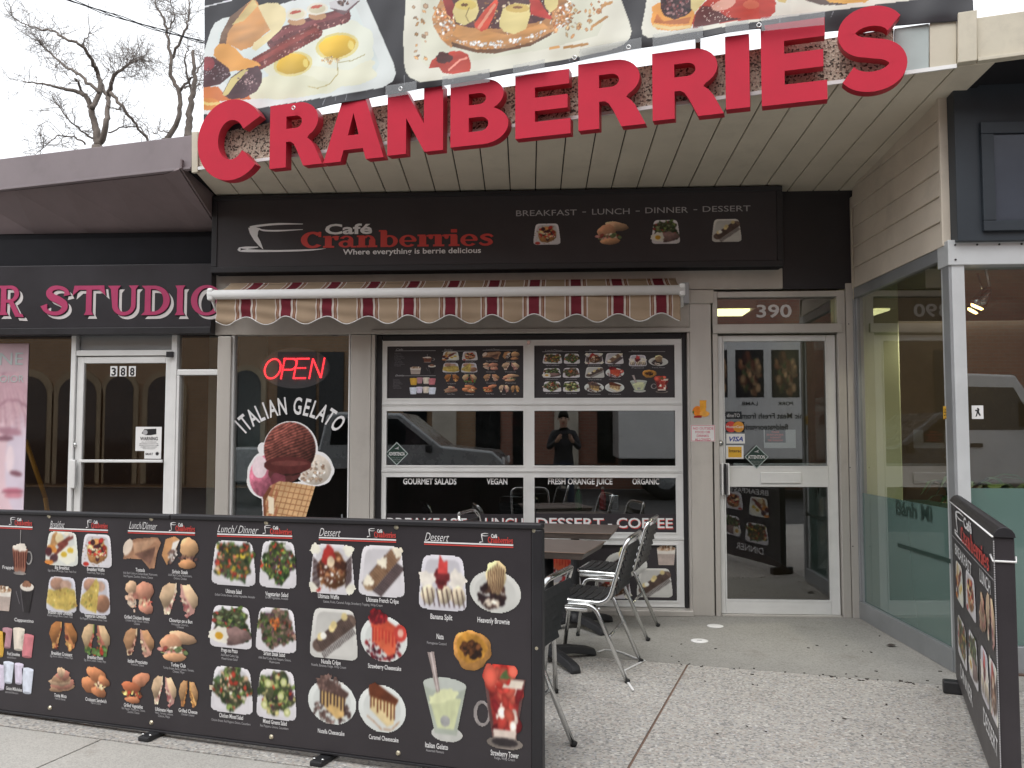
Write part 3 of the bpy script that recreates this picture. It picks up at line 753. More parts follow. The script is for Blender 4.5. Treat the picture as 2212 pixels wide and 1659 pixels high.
mat('room_brown', (0.28, 0.20, 0.14), 0.8, 0.0, 0.25, 1.2)
mat('room_tan', (0.30, 0.225, 0.15), 0.8, 0.0, 0.2, 1.2)
mat('room_ceiling', (0.30, 0.29, 0.26), 0.8, 0.0, 0.1, 2)
mat('lime_paint', (0.60, 0.63, 0.38), 0.7, 0.0, 0.06, 2)
mat('navy_box', (0.032, 0.040, 0.050), 0.45, 0.0, 0.15, 3, spec=0.4)
mat('navy_face', (0.060, 0.072, 0.095), 0.22, 0.0, 0.2, 1.2)
mat('bark', (0.17, 0.14, 0.12), 0.9, 0.0, 0.3, 8, 0.4, 40)
mat('twig', (0.23, 0.20, 0.18), 0.9, 0.0, 0.2, 10)
mat('wire', (0.02, 0.02, 0.022), 0.7)
mat('leaf_plant', (0.05, 0.11, 0.035), 0.45, 0.0, 0.3, 20)
mat('leaf_lime', (0.17, 0.25, 0.055), 0.45, 0.0, 0.3, 20)
mat('dead_leaf', (0.045, 0.035, 0.03), 0.8)
mat('orange', (0.70, 0.30, 0.03), 0.5)
mat('green_sign', (0.018, 0.045, 0.035), 0.4)
mat('blue_ink', (0.03, 0.06, 0.34), 0.45)
mat('yellow_ink', (0.75, 0.42, 0.04), 0.45)
mat('asphalt', (0.055, 0.055, 0.057), 0.9, 0.0, 0.25, 3, 0.3, 90)
mat('curb', (0.36, 0.35, 0.33), 0.9, 0.0, 0.15, 3, 0.2, 60)
mat('skin', (0.45, 0.27, 0.19), 0.55, 0.0, 0.06, 12)
mat('jacket', (0.018, 0.018, 0.022), 0.8, 0.0, 0.2, 12)
mat('jeans', (0.03, 0.04, 0.07), 0.85, 0.0, 0.2, 12)
mat('hair', (0.012, 0.009, 0.007), 0.6, 0.0, 0.3, 30)
mat('silver_paint', (0.42, 0.44, 0.45), 0.28, 0.5, 0.03, 4, coat=0.6)
mat('van_white', (0.74, 0.74, 0.73), 0.3, 0.0, 0.03, 4, coat=0.5)
mat('dark_glass', (0.012, 0.014, 0.016), 0.06, 0.0, 0.1, 3)
mat('tyre', (0.014, 0.014, 0.014), 0.85)
mat('stone_pale', (0.60, 0.55, 0.46), 0.8, 0.0, 0.15, 2)
mat('ketchup', (0.42, 0.02, 0.02), 0.3); mat('green_bottle', (0.03, 0.16, 0.05), 0.3)
printmat('print', 0.38); printmat('vinyl', 0.26, 0.5)
glass('glass', (0.80, 0.83, 0.83), 6.0)
glass('glass_brown', (0.84, 0.80, 0.76), 4.4)
glass('glass_green', (0.86, 0.89, 0.86), 2.6); glass('glass_front', (0.78, 0.81, 0.79), 5.0)
glass('frosted', (0.42, 0.55, 0.50), 1.7, haze=0.55, hcol=(0.22, 0.34, 0.31))
glass('tape', (0.9, 0.9, 0.9), 2.2, rough=0.12, haze=0.10, hcol=(0.5, 0.52, 0.54))
emit('led', (1.0, 0.025, 0.035), 5.0)
emit('lamp', (1.0, 0.62, 0.22), 9.0)
emit('tube_light', (0.95, 0.90, 0.42), 3.0)
speckle('aggregate', (0.40, 0.385, 0.355), [(0.0, (0.12, 0.12, 0.125)), (0.12, (0.25, 0.235, 0.22)), (0.28, (0.42, 0.40, 0.37)), (0.58, (0.48, 0.44, 0.39)), (0.76, (0.36, 0.295, 0.26)), (0.85, (0.32, 0.325, 0.34)), (0.94, (0.66, 0.64, 0.60))], 92, amt=0.58)
speckle('concrete', (0.30, 0.29, 0.265), [(0.0, (0.20, 0.19, 0.175)), (0.16, (0.28, 0.27, 0.25)), (0.5, (0.33, 0.32, 0.295)), (0.9, (0.36, 0.35, 0.33))], 125, bump=0.10, big=0.20, amt=0.55)
speckle('sidewalk', (0.40, 0.385, 0.355), [(0.0, (0.28, 0.27, 0.25)), (0.35, (0.42, 0.405, 0.375)), (0.8, (0.50, 0.485, 0.45))], 190, bump=0.08, big=0.12, amt=0.4)
speckle('pebble', (0.40, 0.31, 0.235), [(0.0, (0.06, 0.05, 0.042)), (0.15, (0.22, 0.17, 0.14)), (0.27, (0.58, 0.50, 0.40)), (0.62, (0.68, 0.59, 0.48)), (0.86, (0.46, 0.36, 0.28))], 95, bump=1.0, big=0.1, amt=0.92)

def brick_mat(name, c1, c2, mortar, scale=1.0):
    m = bpy.data.materials.new(name); m.use_nodes = True
    nt = m.node_tree; b = nt.nodes['Principled BSDF']; b.inputs['Roughness'].default_value = 0.9
    tc = nt.nodes.new('ShaderNodeTexCoord'); mp = nt.nodes.new('ShaderNodeMapping'); mp.inputs['Rotation'].default_value = (R(90), 0, 0)
    br = nt.nodes.new('ShaderNodeTexBrick'); br.inputs['Scale'].default_value = scale
    br.inputs['Color1'].default_value = c1 + (1,); br.inputs['Color2'].default_value = c2 + (1,); br.inputs['Mortar'].default_value = mortar + (1,)
    br.inputs['Brick Width'].default_value = 0.23; br.inputs['Row Height'].default_value = 0.075; br.inputs['Mortar Size'].default_value = 0.008
    nt.links.new(tc.outputs['Object'], mp.inputs['Vector']); nt.links.new(mp.outputs[0], br.inputs['Vector']); nt.links.new(br.outputs['Color'], b.inputs['Base Color'])
    MATS[name] = m
brick_mat('brick', (0.40, 0.17, 0.115), (0.31, 0.13, 0.09), (0.30, 0.26, 0.22))
brick_mat('brick_tan', (0.42, 0.255, 0.14), (0.35, 0.21, 0.115), (0.34, 0.29, 0.23))

# ------------------------------------------------------------------ ground
def strip_poly(name, pts, z, m):
    return put(name, MB().add([(x, y, z) for x, y in pts], [tuple(range(len(pts)))]), m, kind='structure')
J1 = gnd(1474, 1434)[:2]; J2 = gnd(220, 1597)[:2]; J1e = gnd(2064, 1483)[:2]
su2 = SU[:2]
def on1(t): return tuple(J1 + su2 * t)
def on2(t): return tuple(J2 + su2 * t)
g = 0.006
sn2 = SN[:2]
put('ground', MB().add([(-150, -150, -0.03), (150, -150, -0.03), (150, 150, -0.03), (-150, 150, -0.03)], [(0, 1, 2, 3)]), 'asphalt', kind='structure')
def off(p, k): return (p[0] + sn2[0] * k, p[1] + sn2[1] * k)
# entrance slab, aggregate patio, plain sidewalk; open joints between them
slab = MB(); slab.hexa([(p[0], p[1], -0.06) for p in [(-9, 0.3), off(on1(-9.5), 0), off(on1(9), 0), (9.5, 0.3)]], [(p[0], p[1], 0.0) for p in [(-9, 0.3), off(on1(-9.5), 0), off(on1(9), 0), (9.5, 0.3)]])
put('entrance_slab', slab, 'concrete', kind='structure')
seamA, seamB = gnd(1476, 1452)[:2], gnd(1345, 1680)[:2]
sv = (seamB - seamA) / np.linalg.norm(seamB - seamA)
top = np.array(off(on1(0), g)); bot = np.array(off(on2(0), -g))
def isect(p, d, q, e):
    A = np.array([d, -np.array(e)]).T; t = np.linalg.solve(A, np.array(q) - np.array(p)); return np.array(p) + np.array(d) * t[0]
sTop, sBot = isect(top, su2, seamA, sv), isect(bot, su2, seamA, sv)
gs = su2 * 0.006
def slabpart(name, pts, m, z=0.0):
    put(name, MB().hexa([(p[0], p[1], -0.06) for p in pts], [(p[0], p[1], z) for p in pts]), m, kind='structure')
slabpart('patio_paving', [top - su2 * 9, bot - su2 * 9, sBot - gs, sTop - gs], 'aggregate')
slabpart('patio_paving', [sTop + gs, sBot + gs, bot + su2 * 12, top + su2 * 10], 'aggregate')
put('joint_grit', MB().hexa([(p[0], p[1], -0.03) for p in (sTop - gs, sBot - gs, sBot + gs, sTop + gs)], [(p[0], p[1], -0.004) for p in (sTop - gs, sBot - gs, sBot + gs, sTop + gs)]), 'rust', kind='structure')
put('joint_dirt', MB().hexa([(p[0], p[1], -0.03) for p in (on1(-9), off(on1(-9), g), off(on1(9), g), on1(9))], [(p[0], p[1], -0.005) for p in (on1(-9), off(on1(-9), g), off(on1(9), g), on1(9))]), 'rust', kind='structure')
o2 = np.array(off(on2(0), g))
ends = [-9, -3.05, -1.53, 0.0, 1.52, 3.04, 4.56, 12]
for a, b in zip(ends[:-1], ends[1:]):                 # sidewalk slabs
    p = [o2 + su2 * (a + 0.005), o2 + su2 * (a + 0.005) + sn2 * 2.2, o2 + su2 * (b - 0.005) + sn2 * 2.2, o2 + su2 * (b - 0.005)]
    slabpart('sidewalk', p, 'sidewalk')
p = [o2 - su2 * 40 + sn2 * 2.21, o2 - su2 * 40 + sn2 * 2.36, o2 + su2 * 40 + sn2 * 2.36, o2 + su2 * 40 + sn2 * 2.21]
slabpart('curb', p, 'curb', 0.0)

# ------------------------------------------------------------------ cafe building
bk = fac(1764, 413); KS = 0.08                         # soffit: height at the wall and its rise to the street
def soff(x, y): return float(bk[2] - KS * y)
npl = (0, KS, 1)
FLp, FRp = onp(430, 362, bk, npl), onp(2068, 143, bk, npl)
FP = PL(FLp * [1, 1, 0], (FRp - FLp) * [1, 1, 0])      # the fascia plane
cafe = thing('cafe_building', (-0.3, 0.2, 0), 'single-storey cafe shop front in beige metal under a wide grey-beige canopy', 'building')
def part(name, rects, Y, dep, m, parent=cafe, bevel=0.004):
    for r in rects:
        put(name, fbox(MB(), *r, Y, dep), m, parent, bevel=bevel)
XL, XR = FX(467, 700), FX(1850, 900)
z0 = 0.0
def vpost(name, x0, x1, zt, Y, dep, m, parent=cafe, zb=0.0, yref=900, bevel=0.005):
    put(name, MB().box(FX(x0, yref, Y), FX(x1, yref, Y), Y, Y + dep, zb, zt), m, parent, bevel=bevel)
ztop = FZ(1000, 720)
zh = FZ(1000, 588)
vpost('pilaster', 467, 496, zh - 0.5, -0.03, 0.16, 'alum')
vpost('pilaster', 756, 800, ztop - 0.003, 0.0, 0.14, 'alum')
vpost('pilaster', 1493, 1540, FZ(1500, 640), -0.015, 0.15, 'alum', yref=1000)
zmid = FZ(1500, 626)
put('header_panel', MB().box(FX(467, 650), FX(1496, 680), -0.012, 0.14, ztop, zmid - 0.001), 'header', cafe, bevel=0.004)
put('header_panel', MB().box(FX(467, 650), FX(1690, 610), -0.012, 0.14, zmid, zh), 'header', cafe, bevel=0.004)
put('header_trim', MB().box(FX(804, 700), FX(1490, 700), -0.026, -0.013, ztop - 0.004, ztop + 0.03), 'alum', cafe, bevel=0.003)
put('cap_trim', fbox(MB(), 1484, 626, 1542, 655, -0.035, 0.022), 'header', cafe, bevel=0.003)
put('upper_wall', MB().box(XL, XR + 0.06, 0.03, 0.14, zh + 0.002, soff(0, 0.03) - 0.01), 'black_matt', cafe)
put('dark_panel', fbox(MB(), 1688, 402, 1840, 624, -0.006, 0.034), 'black_panel', cafe)
# window frame of the narrow window (glass goes down to a low sill)
gw = cafe
X0, X1 = FX(497, 900), FX(755, 900)
zs = 0.55
win = put('window', MB().box(X0, X0 + 0.025, 0.0, 0.07, zs, ztop + 0.1).box(X1 - 0.012, X1, 0.0, 0.07, zs, ztop + 0.1).box(X0 + 0.026, X1 - 0.013, 0.0, 0.07, zs, zs + 0.05), 'alum_white', cafe, bevel=0.003)
put('pane', MB().box(X0 + 0.025, X1 - 0.012, 0.035, 0.043, zs + 0.05, ztop + 0.1), 'glass', win)
put('bulkhead', MB().box(X0, X1, 0.0, 0.1, 0, zs - 0.002), 'alum', cafe)
# jamb of the overhead door, sill
J0, JX1 = FX(801, 900), FX(1492, 900)
put('jamb', MB().box(J0, J0 + 0.028, 0.0, 0.16, 0, ztop - 0.006), 'alum', cafe, bevel=0.003)
put('jamb', MB().box(JX1 - 0.02, JX1, 0.0, 0.16, 0, ztop - 0.006), 'alum', cafe, bevel=0.003)
put('rubber_seal', MB().box(J0 + 0.03, J0 + 0.075, 0.05, 0.14, 0.05, ztop - 0.006).box(JX1 - 0.055, JX1 - 0.022, 0.05, 0.14, 0.05, ztop - 0.006).box(J0 + 0.08, JX1 - 0.06, 0.05, 0.14, ztop - 0.05, ztop - 0.008), 'black', cafe)
put('sill', MB().box(J0, JX1, -0.05, 0.2, 0.0, 0.045), 'alum', cafe, bevel=0.006)
# door frame
DX0, DX1 = FX(1541, 900), FX(1852, 900)
zt0, zt1, zt2 = FZ(1680, 628), FZ(1680, 706), FZ(1680, 722)
put('door_frame', MB().box(DX0, DX0 + 0.04, -0.01, 0.15, 0, zt0 - 0.002), 'alum', cafe, bevel=0.004)
put('door_frame', MB().box(FX(1812, 900), FX(1830, 900), -0.01, 0.15, 0, zt0 - 0.002), 'alum', cafe, bevel=0.004)
put('door_frame', MB().box(FX(1831, 900), DX1 + 0.02, -0.02, 0.15, 0, zt0 + 0.05), 'alum', cafe, bevel=0.004)
put('door_frame', MB().box(DX0 + 0.041, FX(1811, 650), -0.008, 0.14, zt0 - 0.05, zt0 - 0.004), 'alum', cafe, bevel=0.004)
put('transom_bar', MB().box(DX0 + 0.0, FX(1818, 700), -0.03, 0.14, zt2 + 0.008, zt1 + 0.02), 'alum', cafe, bevel=0.004)
tw = put('transom_window', MB().box(DX0 + 0.043, FX(1810, 660), 0.04, 0.048, zt1 + 0.022, zt0 - 0.052), 'glass', cafe)
PT = PF(0.04)
text_px('house_number', PT, '390', 1634, 1710, 685, 657, 'white_ink', tw, 0.002, 0.02)
# inside of the cafe
put('inner_floor', MB().box(XL, XR + 0.06, 0.16, 5.6, -0.05, 0.002), 'room_floor', cafe)
put('inner_wall', MB().box(XL - 0.05, XR + 0.11, 5.601, 5.7, 0, 3.0), 'room_dark', cafe)
put('inner_wall', MB().box(XL - 0.05, XL, 0.15, 5.6, 0, 3.0), 'room_dark', cafe)
put('inner_wall', MB().box(XR + 0.06, XR + 0.11, 0.16, 5.6, 0, 3.0), 'room_dark', cafe)
put('inner_ceiling', MB().box(XL, XR + 0.06, 0.16, 5.6, 2.72, 2.8), 'room_ceiling', cafe)
put('roof', MB().box(XL - 0.05, XR + 0.2, 0.0, 6.0, soff(0, 0) + 0.03, soff(0, 0) + 0.13), 'black_matt', cafe)
tl = thing('ceiling_light', (1.5, 2.2, 2.6), 'lit yellow ceiling strip light seen through the door glass numbered 390', 'ceiling light')
put('housing', MB().box(1.0, 1.9, 2.0, 2.5, 2.64, 2.718), 'white', tl)
put('tube', MB().box(1.05, 1.85, 2.05, 2.45, 2.62, 2.639), 'tube_light', tl)

# ------------------------------------------------------------------ canopy: soffit boards and fascia
canopy = thing('canopy', (FLp[0], FLp[1], 3.2), 'grey-beige boarded cafe canopy with a pebble-dash fascia behind red letters', 'canopy')
Xa, Xb = XL + 0.02, XR + 0.10
nb = 26; wd = (Xb - Xa) / nb
L = lambda x: FLp[1] + (FRp[1] - FLp[1]) * (x - FLp[0]) / (FRp[0] - FLp[0])     # fascia line
Zf = lambda x: FLp[2] + (FRp[2] - FLp[2]) * (x - FLp[0]) / (FRp[0] - FLp[0])
skew = 0.045
for i in range(nb):
    a, b = Xa + i * wd + 0.004, Xa + (i + 1) * wd - 0.004
    ja, jb = a + skew * 1.3 , b + skew * 1.3
    yb = 0.0
    p = [(a, yb, soff(a, yb)), (b, yb, soff(b, yb)), (jb, L(jb) + 0.015, soff(jb, L(jb))), (ja, L(ja) + 0.015, soff(ja, L(ja)))]
    put('soffit_board', MB().hexa(p, [(q[0], q[1], q[2] + 0.02) for q in p]), 'soffit', canopy, bevel=0.004)
p = [(Xa - 0.08, 0.0, soff(0, 0) + 0.012), (Xb + 0.08, 0.0, soff(0, 0) + 0.012), (Xb + 0.1, L(Xb) + 0.02, soff(0, L(Xb)) + 0.012), (Xa - 0.06, L(Xa) + 0.02, soff(0, L(Xa)) + 0.012)]
put('deck', MB().hexa(p, [(q[0], q[1], q[2] + 0.11) for q in p]), 'black_matt', canopy)
def fascia(name, x0, x1, m, dv0=0.0, dv1=0.0, dep=0.03, d=0.0, top=None, bevel=0.004):
    def yb(x): return 366 + (143 - 366) * (x - 418) / (2068 - 418)
    def yt(x): return 289 + (41 - 289) * (x - 418) / (2068 - 418)
    vv = []
    for (x, y) in ((x0, yb(x0) + dv0), (x1, yb(x1) + dv0), (x1, yt(x1) + dv1), (x0, yt(x0) + dv1)):
        u, v = FP.uv(x, y); vv.append((u, v))
    return put(name, MB().hexa([FP.P(u, v, d - dep) for u, v in vv], [FP.P(u, v, d) for u, v in vv]), m, canopy, bevel=bevel)
cuts = [430, 742, 1052, 1362, 1648, 1931]
for a, b in zip(cuts[:-1], cuts[1:]): fascia('pebble_panel', a + 0.6, b - 0.6, 'pebble', bevel=0)
fascia('fascia_panel', 1932, 2007, 'pale_panel')
fascia('fascia_panel', 2008, 2066, 'cream', d=0.006)
fascia('fascia_strap', 2067, 2108, 'cream', -2, -8, 0.05, 0.035)
fascia('end_strap', 416, 429, 'cream', 8, -3, 0.03, 0.012)
u0, v0 = FP.uv(430, 364.5); u1, v1 = FP.uv(2066, 143.5)
put('edge_trim', MB().hexa([FP.P(u0, v0 - 0.012, 0.001), FP.P(u1, v1 - 0.012, 0.001), FP.P(u1, v1 - 0.012, 0.014), FP.P(u0, v0 - 0.012, 0.014)], [FP.P(u0, v0 + 0.010, 0.001), FP.P(u1, v1 + 0.010, 0.001), FP.P(u1, v1 + 0.010, 0.014), FP.P(u0, v0 + 0.010, 0.014)]), 'alum_white', canopy)

# ------------------------------------------------------------------ the big red letters
GL = {}
GL['I'] = [[(0, 0), (1, 0), (1, 1), (0, 1)]]
GL['E'] = [[(0, 0), (1, 0), (1, 0.235), (0.36, 0.235), (0.36, 0.405), (0.95, 0.405), (0.95, 0.615), (0.36, 0.615), (0.36, 0.775), (0.98, 0.775), (0.98, 1), (0, 1)]]
GL['N'] = [[(0, 0), (0.34, 0), (0.34, 0.56), (0.67, 0), (1, 0), (1, 1), (0.66, 1), (0.66, 0.44), (0.33, 1), (0, 1)]]
GL['A'] = [[(0, 0), (0.29, 0), (0.34, 0.165), (0.66, 0.165), (0.71, 0), (1, 0), (0.66, 1), (0.345, 1)], [(0.41, 0.375), (0.5, 0.70), (0.59, 0.375)]]
GL['R'] = [[(0, 0), (0.315, 0), (0.315, 0.40), (0.40, 0.40)] + [(0.46, 0.36), (0.52, 0.26), (0.645, 0)] + [(1, 0), (0.855, 0.29), (0.79, 0.375), (0.72, 0.43)] + arc(0.56, 0.715, 0.36, 0.285, -58, 90, 12) + [(0, 1)],
           [(0.315, 0.605), (0.315, 0.80)] + arc(0.50, 0.7025, 0.115, 0.0975, 90, -90, 8)]
GL['B'] = [[(0, 0)] + arc(0.57, 0.285, 0.43, 0.285, -90, 62, 14) + arc(0.56, 0.755, 0.36, 0.245, -58, 90, 12) + [(0, 1)],
           [(0.32, 0.62), (0.32, 0.795)] + arc(0.50, 0.7075, 0.12, 0.0875, 90, -90, 8), [(0.32, 0.205), (0.32, 0.425)] + arc(0.52, 0.315, 0.14, 0.11, 90, -90, 8)]
GL['C'] = [arc(0.5, 0.5, 0.5, 0.5, 30, 318, 40) + [(0.70, 0.335)] + arc(0.51, 0.5, 0.20, 0.245, -36, -331, 26)]
GL['S'] = [ribbon(arc(0.5, 0.70, 0.33, 0.185, 22, 262, 14) + arc(0.5, 0.305, 0.35, 0.193, 82, -155, 14), 0.235, 2)]
def ribbon_solid(lp, h):
    """a stroke outline (one side, then the other backwards) as a closed slab"""
    n = len(lp) // 2; L_, R_ = lp[:n], lp[n:][::-1]; v = []
    for a, b in zip(L_, R_): v += [(a[0], a[1], -h), (b[0], b[1], -h), (b[0], b[1], h), (a[0], a[1], h)]
    f = [(0, 1, 2, 3), (4 * n - 1, 4 * n - 2, 4 * n - 3, 4 * n - 4)]
    for i in range(n - 1):
        for j in range(4): f.append((4 * i + j, 4 * i + 4 + j, 4 * i + 4 + (j + 1) % 4, 4 * i + (j + 1) % 4))
    return MB().add(v, f).mesh('letter')
LD, LF = 0.036, 0.122                                  # letter half depth and face distance in front of the fascia
LP = PL(FP.P(0, 0, LF), FP.u)
rows = [('C', 427, 571, 215, 389), ('R', 583, 696, 222, 359), ('A', 699, 829, 200, 346), ('N', 837, 957, 192, 330), ('B', 973, 1098, 172, 312), ('E', 1113, 1232, 156, 294),
        ('R', 1249, 1394, 130, 275), ('R', 1409, 1563, 106, 253), ('I', 1567, 1619, 76, 234), ('E', 1644, 1786, 46, 222), ('S', 1802, 1965, 13, 197)]
letters = thing('roof_lettering', FP.P(2.3, 3.2, LF), 'large red block letters spelling CRANBERRIES along the cafe canopy edge', 'sign')
vb, vt = [], []
geo = []
for ch, x0, x1, yt_, yb_ in rows:
    ym = (yt_ + yb_) / 2
    geo.append((ch, LP.uv(x0, ym)[0], LP.uv(x1, ym)[0], LP.uv((x0 + x1) / 2, yb_)[1], LP.uv((x0 + x1) / 2, yt_)[1]))
for ch, a, b, c, d in geo:
    lp = [[(a + (b - a) * x, c + (d - c) * y) for x, y in loop] for loop in GL[ch]]
    me = ribbon_solid(lp[0], LD) if ch == 'S' else outline_mesh(lp, LD)
    me.transform(plane_matrix(LP, -LD))
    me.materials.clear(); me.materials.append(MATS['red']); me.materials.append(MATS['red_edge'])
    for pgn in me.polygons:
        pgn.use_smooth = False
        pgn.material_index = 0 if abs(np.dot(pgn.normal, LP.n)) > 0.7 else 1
    lo = put('letter', me, ['red'], letters)
    for t in (0.22, 0.78) if ch != 'I' else (0.5,):       # stand-off studs to the fascia
        uu = a + (b - a) * (t if ch not in 'CS' else 0.5 + (t - 0.5) * 0.1); vv = FP.uv(*proj(LP.P(uu, (c + d) / 2)))[1]
        put('stud', MB().tube([FP.P(uu, c + (d - c) * 0.12 + (0.09 if ch in 'AR' else 0.0) * 0, 0.001), FP.P(uu, c + (d - c) * 0.12, LF - 2 * LD - 0.001)], 0.008, 8), 'alum_grey', lo)
# ------------------------------------------------------------------ vinyl banner above the letters
BXS, BYS = [420, 567, 700, 800, 1085, 1320, 1620, 1800, 1960, 2112], [283, 256, 232, 213, 168, 120, 68, 50, 36, 24]
def yban(x): return np.interp(x, BXS, BYS)        # lower edge in the picture
NB, MBn = 960, 240
u_l, u_r = LP.uv(421, 180)[0], LP.uv(2111, 20)[0]
_bl = [LP.uv(x, y) for x, y in zip(BXS, BYS)]
vlow = lambda u: np.interp(u, [p[0] for p in _bl], [p[1] for p in _bl])
vhigh = LP.uv(421, -60)[1] + 0.25
ug = np.linspace(u_l, u_r, NB); tg = np.linspace(1, 0, MBn)
U = np.tile(ug, (MBn, 1)); V = vlow(ug)[None, :] + (vhigh - vlow(ug)[None, :]) * tg[:, None]
fr = (U - u_l) / (u_r - u_l)
wave = 0.006 * np.sin(U * 9 + V * 3) + 0.004 * np.sin(U * 23 - V * 11) + 0.007 * np.sin(V * 17 + U * 4) * np.exp(-((V - vlow(ug)[None, :]) / 0.12) ** 2)
dpt = np.interp(fr, [0, 0.10, 0.22, 0.30, 0.775, 0.81, 1], [-0.095, -0.09, 0.012, 0.022, 0.024, -0.10, -0.10]) + wave * 0.8
P3 = LP.o[None, None, :] + U[..., None] * LP.u + V[..., None] * LP.v + dpt[..., None] * LP.n
bx_, by_ = proj(P3.reshape(-1, 3)); bx_ = bx_.reshape(MBn, NB); by_ = by_.reshape(MBn, NB)
c = Cv(NB, MBn, 5, bx_, by_)
allm = np.ones((MBn, NB), bool)
c.fill(allm, (48, 47, 52), 0.10, 14)
for k in range(34):                                       # creases and scuffs in the black vinyl
    x = 420 + 1690 * c.r.rand(); y = yban(x) - c.r.rand() * 30
    c.fill(c.line([(x, y), (x + 4 * c.r.randn(), y - 10 - 14 * c.r.rand())], 0.7), (120, 122, 128), 0.2, 20)
# --- first plate: eggs, sausages, bun, fruit
z = lambda pts: [(406.6 + a * 0.21446, b * 0.21446) for a, b in pts]
def ze(cx, cy, rx, ry, rot=0, wob=0, k=5): return c.ell(406.6 + cx * 0.21446, cy * 0.21446, rx * 0.21446, ry * 0.21446, rot, wob, k)
k1 = 0.21446
pl1 = c.poly(z([(55, 1150), (100, 800), (160, 520), (230, 300), (270, 230), (340, 190), (900, 50), (1300, -60), (1760, -120), (1800, 20), (2070, 640), (2092, 740), (2060, 820), (1960, 880), (1500, 960), (700, 1092), (400, 1150)]))
c.fill(pl1, (222, 228, 226), 0.05, 8)
c.fill(c.poly(z([(300, 330), (900, 130), (1660, 10), (1930, 640), (1880, 740), (600, 960), (300, 800)])), (214, 224, 222), 0.04, 8)
c.fill(ze(1330, 720, 560, 230, -8, 0.10, 6), (228, 228, 204), 0.05, 12); c.fill(ze(1520, 470, 380, 230, -10, 0.08), (226, 230, 214), 0.04, 10); c.fill(ze(980, 880, 430, 120, -4, 0.08), (222, 222, 194), 0.06, 10)
for (x, y, a, b) in ((1500, 465, 185, 112), (1055, 645, 168, 102)):
    c.fill(ze(x, y, a * 1.18, b * 1.2, -10), (226, 212, 140), 0.06, 8)
    t = c.ball(406.6 + x * k1, y * k1, a * k1, b * k1, 0.18); c.fill(ze(x, y, a, b, -10, 0.03), (232, 188, 58), 0.08, 14, tone=t)
    c.fill(ze(x + a * 0.75, y - 10, a * 0.16, b * 0.42, -10), (238, 214, 110), 0.05, 10)
c.bits(ze(1430, 610, 90, 40), 60, 1.8, [(206, 160, 110), (226, 200, 150)], 2); c.fill(c.line(z([(1500, 630), (1650, 610), (1780, 550)]), 1.0), (196, 186, 130), 0.2, 20)
c.fill(c.line(z([(1210, 870), (1300, 890), (1420, 850), (1510, 740), (1500, 640)]), 1.1), (200, 186, 130), 0.2, 20)
for (pts, w_, cl) in (([(870, 420), (1000, 330), (1250, 250), (1560, 160)], 78, (112, 58, 60)), ([(700, 640), (880, 540), (1080, 430), (1280, 320)], 72, (122, 52, 46))):
    m = c.line(z(pts), w_ * k1); c.fill(m, cl, 0.22, 60); c.bits(m, 90, 1.7, [(176, 110, 106), (92, 40, 42), (206, 150, 140)], 2.0)
    up = [(a - 8, b - 22) for a, b in pts]; c.fill(c.line(z(up), w_ * k1 * 0.30), tuple(x * 1.22 for x in cl), 0.2, 60)
c.fill(c.poly(z([(1420, 80), (1700, 10), (1740, 0), (1600, 130), (1560, 150)])), (116, 90, 94), 0.25, 40)
c.fill(c.poly(z([(305, 470), (330, 340), (420, 170), (560, 60), (650, -10), (690, 10), (830, 300), (760, 350), (640, 470), (530, 510), (400, 440)])), (216, 156, 98), 0.16, 16, hue=0.2)
c.fill(c.poly(z([(305, 470), (330, 340), (420, 170), (560, 60), (610, 30), (500, 180), (400, 330), (380, 440)])), (128, 100, 82), 0.3, 22)
c.fill(c.poly(z([(560, 110), (660, -20), (700, 60), (560, 210), (440, 250)])), (214, 190, 130), 0.15, 22)
c.fill(c.poly(z([(700, 60), (800, 30), (900, 30), (980, 90), (985, 200), (930, 300), (800, 420), (680, 510), (640, 490), (660, 430), (830, 310), (760, 180)])), (234, 218, 168), 0.08, 14)
for (x, y) in ((1090, 145), (1300, 90)):
    c.fill(ze(x, y + 70, 90, 40), (196, 150, 110), 0.1, 10); c.fill(ze(x, y, 108, 62, -6), (228, 222, 206), 0.04, 10); c.fill(ze(x, y, 84, 44, -6), (214, 206, 176), 0.08, 14); c.fill(ze(x - 10, y - 22, 60, 16, -12), (196, 92, 76), 0.12, 14)
c.fill(c.poly(z([(1420, 20), (1640, -40), (1720, 0), (1590, 110), (1430, 80)])), (206, 204, 206), 0.12, 16); c.bits(ze(1560, 25, 60, 26), 30, 2.2, [(130, 100, 90), (90, 70, 66)], 2)
c.fill(c.poly(z([(310, 440), (400, 440), (480, 490), (560, 580), (690, 620), (730, 660), (600, 700), (420, 720), (330, 640), (255, 560), (265, 490)])), (232, 164, 82), 0.12, 12)
c.fill(c.poly(z([(130, 640), (180, 575), (250, 570), (320, 620), (410, 690), (430, 760), (320, 850), (160, 880), (100, 820)])), (80, 44, 50), 0.25, 40); c.fill(ze(195, 640, 70, 70), (142, 52, 58), 0.22, 30)
c.bits(ze(290, 730, 120, 80), 70, 1.4, [(150, 130, 136), (60, 34, 40)], 1.5)
c.fill(c.poly(z([(120, 880), (300, 870), (370, 960), (600, 950), (640, 1000), (300, 1020), (140, 980)])), (226, 128, 66), 0.14, 14); c.fill(ze(200, 1050, 125, 62), (228, 144, 62), 0.14, 12); c.fill(c.line(z([(90, 1010), (200, 1050), (310, 1040)]), 3), (236, 206, 120), 0.1, 10)
c.fill(c.poly(z([(340, 950), (430, 780), (540, 700), (640, 680), (700, 660), (745, 740), (740, 830), (690, 920), (560, 990), (420, 1000)])), (86, 60, 66), 0.25, 34); c.fill(c.poly(z([(345, 950), (430, 790), (560, 700), (610, 700), (480, 840), (400, 950), (370, 970)])), (212, 196, 130), 0.12, 16)
